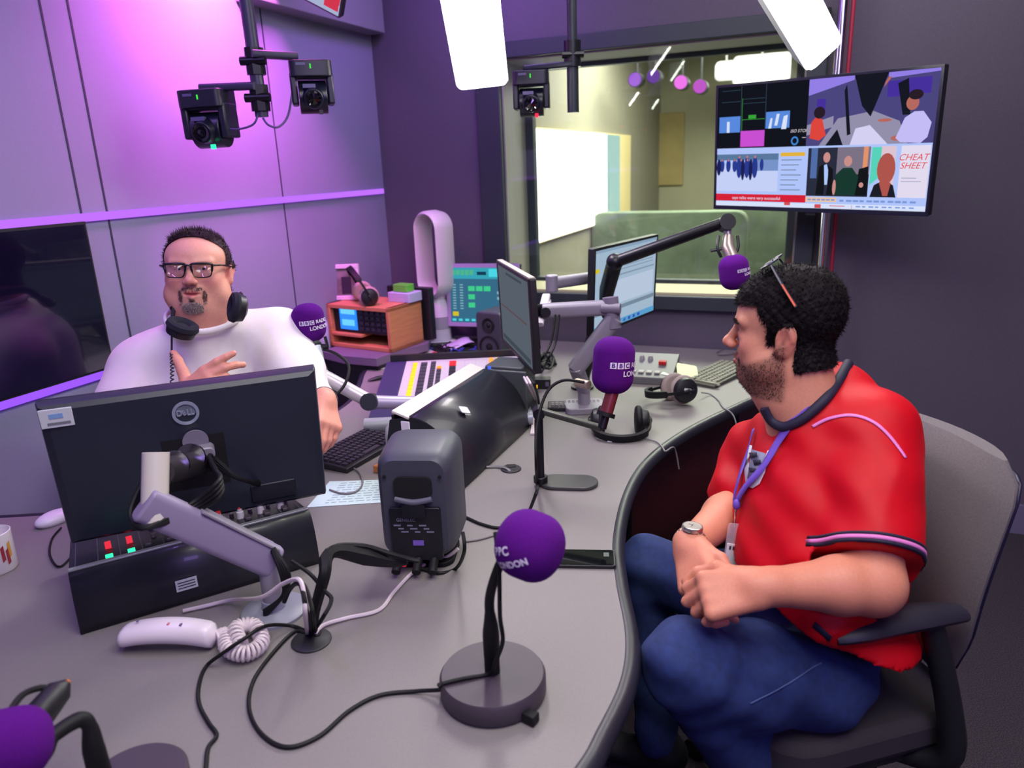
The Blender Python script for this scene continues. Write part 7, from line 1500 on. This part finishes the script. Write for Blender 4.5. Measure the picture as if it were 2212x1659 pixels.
# headphones round the neck
def cupM(px, py, d, zdir): return frame(D(px, py, d), z=unit(zdir))
t = thing('headphones', 'black headphones hanging round the neck of the presenter', 'headphones', nk2)
FUZ = mat('velour_black', (24, 24, 40), .95, bump=.5, bscale=500)
for (px, py, d, zd, nm) in ((394, 706, 1.985, RGT*.42-FWD*.30+UPV*.85, 0), (508, 664, 2.04, -RGT*.80-FWD*.55+UPV*.1, 1)):
    Mc = cupM(px, py, d, zd); b = MB(Mc); pr = [(.020, .010), (.030, .015), (.040, .011), (.043, .0), (.038, -.008), (0, -.008)]; b.lathe([(0, .004), (.016, .004)]+pr, n=28); b.build('ear_cushion', FUZ, t)
    b = MB(Mc); b.lathe([(.039, -.006), (.036, -.022), (.02, -.03), (0, -.031)], n=28); b.build('ear_cup', BLK, t)
c1_, c2_ = D(375, 668, 2.07), D(522, 650, 2.08); b = MB(); b.tube(smooth([c1_, D(368, 655, 2.12), D(380, 640, 2.22), nk2-f2*.12+UP*.02+r2*.04, nk2-f2*.13+UP*.02-r2*.04, D(515, 640, 2.2), c2_+[0, 0, .01], c2_], 7), .007, 8, flat=1.6); b.build('headband', RUB, t)
for (p, q) in ((c1_, D(372, 690, 2.05)), (c2_, D(524, 672, 2.07))): b = MB(); b.tube([p, q], .006, 8); b.build('slider', BLK, t)
lp = [D(372, 690, 2.04), D(371, 730, 2.0), D(371, 765, 1.96)]; b = MB(); b.tube(smooth(lp, 5), .0026, 6); b.build('lead', RUB, t)
hp = []; P = smooth([D(371, 762, 1.96), D(372, 800, 1.94), D(371, 850, 1.92), D(372, 900, 1.92)], 40)
for i, p in enumerate(P): a = i*2*pi/7; hp.append(p+A([cos(a)*.0045, sin(a)*.0045, 0]))
b = MB(); b.tube(hp, .0017, 5); b.build('coiled_lead', mat('coil_grey', (60, 58, 66), .5), t)
# wrist band on his far hand
M_ = frame(wL2, z=unit(wL2-eL)); b = MB(M_); b.lathe([(.034, -.006), (.038, -.006), (.038, .006), (.034, .006), (.034, -.006)], n=28); tag(b.build('bracelet', mat('bead_metal', (120, 110, 120), .3, metal=.7)), 'dark beaded bracelet on the wrist of the presenter beside the silver boom', 'bracelet')

# ---------------------------------------------------------------- things that come more than once share a group
GRP = dict(desk_microphone='microphones on desk stands', boom_microphone='microphones on boom arms', keyboard='keyboards on the studio desk', computer_monitor='computer monitors on arms', loudspeaker='small studio speakers on the desk', softlight='panel lights under the ceiling',
           stage_lamp='round lamps in the room behind the glass', ceiling_light='ceiling lights in the room behind the glass', headphones='headphones in the studio', cable_grommet='cable grommets in the desk', monitor_arm='monitor arms on the desk',
           microphone_lead='black microphone leads on the desk', black_cable='short black leads at the grommet', white_cable='white leads on the desk', desk_cable='leads behind the screens and the hood', grey_cable='thin grey leads on the desk', headphone_lead='headphone leads over the desk edge',
           camera_rig='camera rigs hanging from the ceiling', remote_camera='remote cameras hanging from the rigs', television='televisions in the studio', person='people in the studio', office_chair='swivel chairs', wall_light_strip='violet strips on the left wall', mouse_lead='mouse leads')
for o in list(bpy.data.objects):
    if o.parent is None and 'category' in o:
        g_ = GRP.get(o.name.split('.')[0])
        if g_: o['group'] = g_
for o in bpy.data.objects:
    if o.parent is not None and 'category' in o: del o['category']
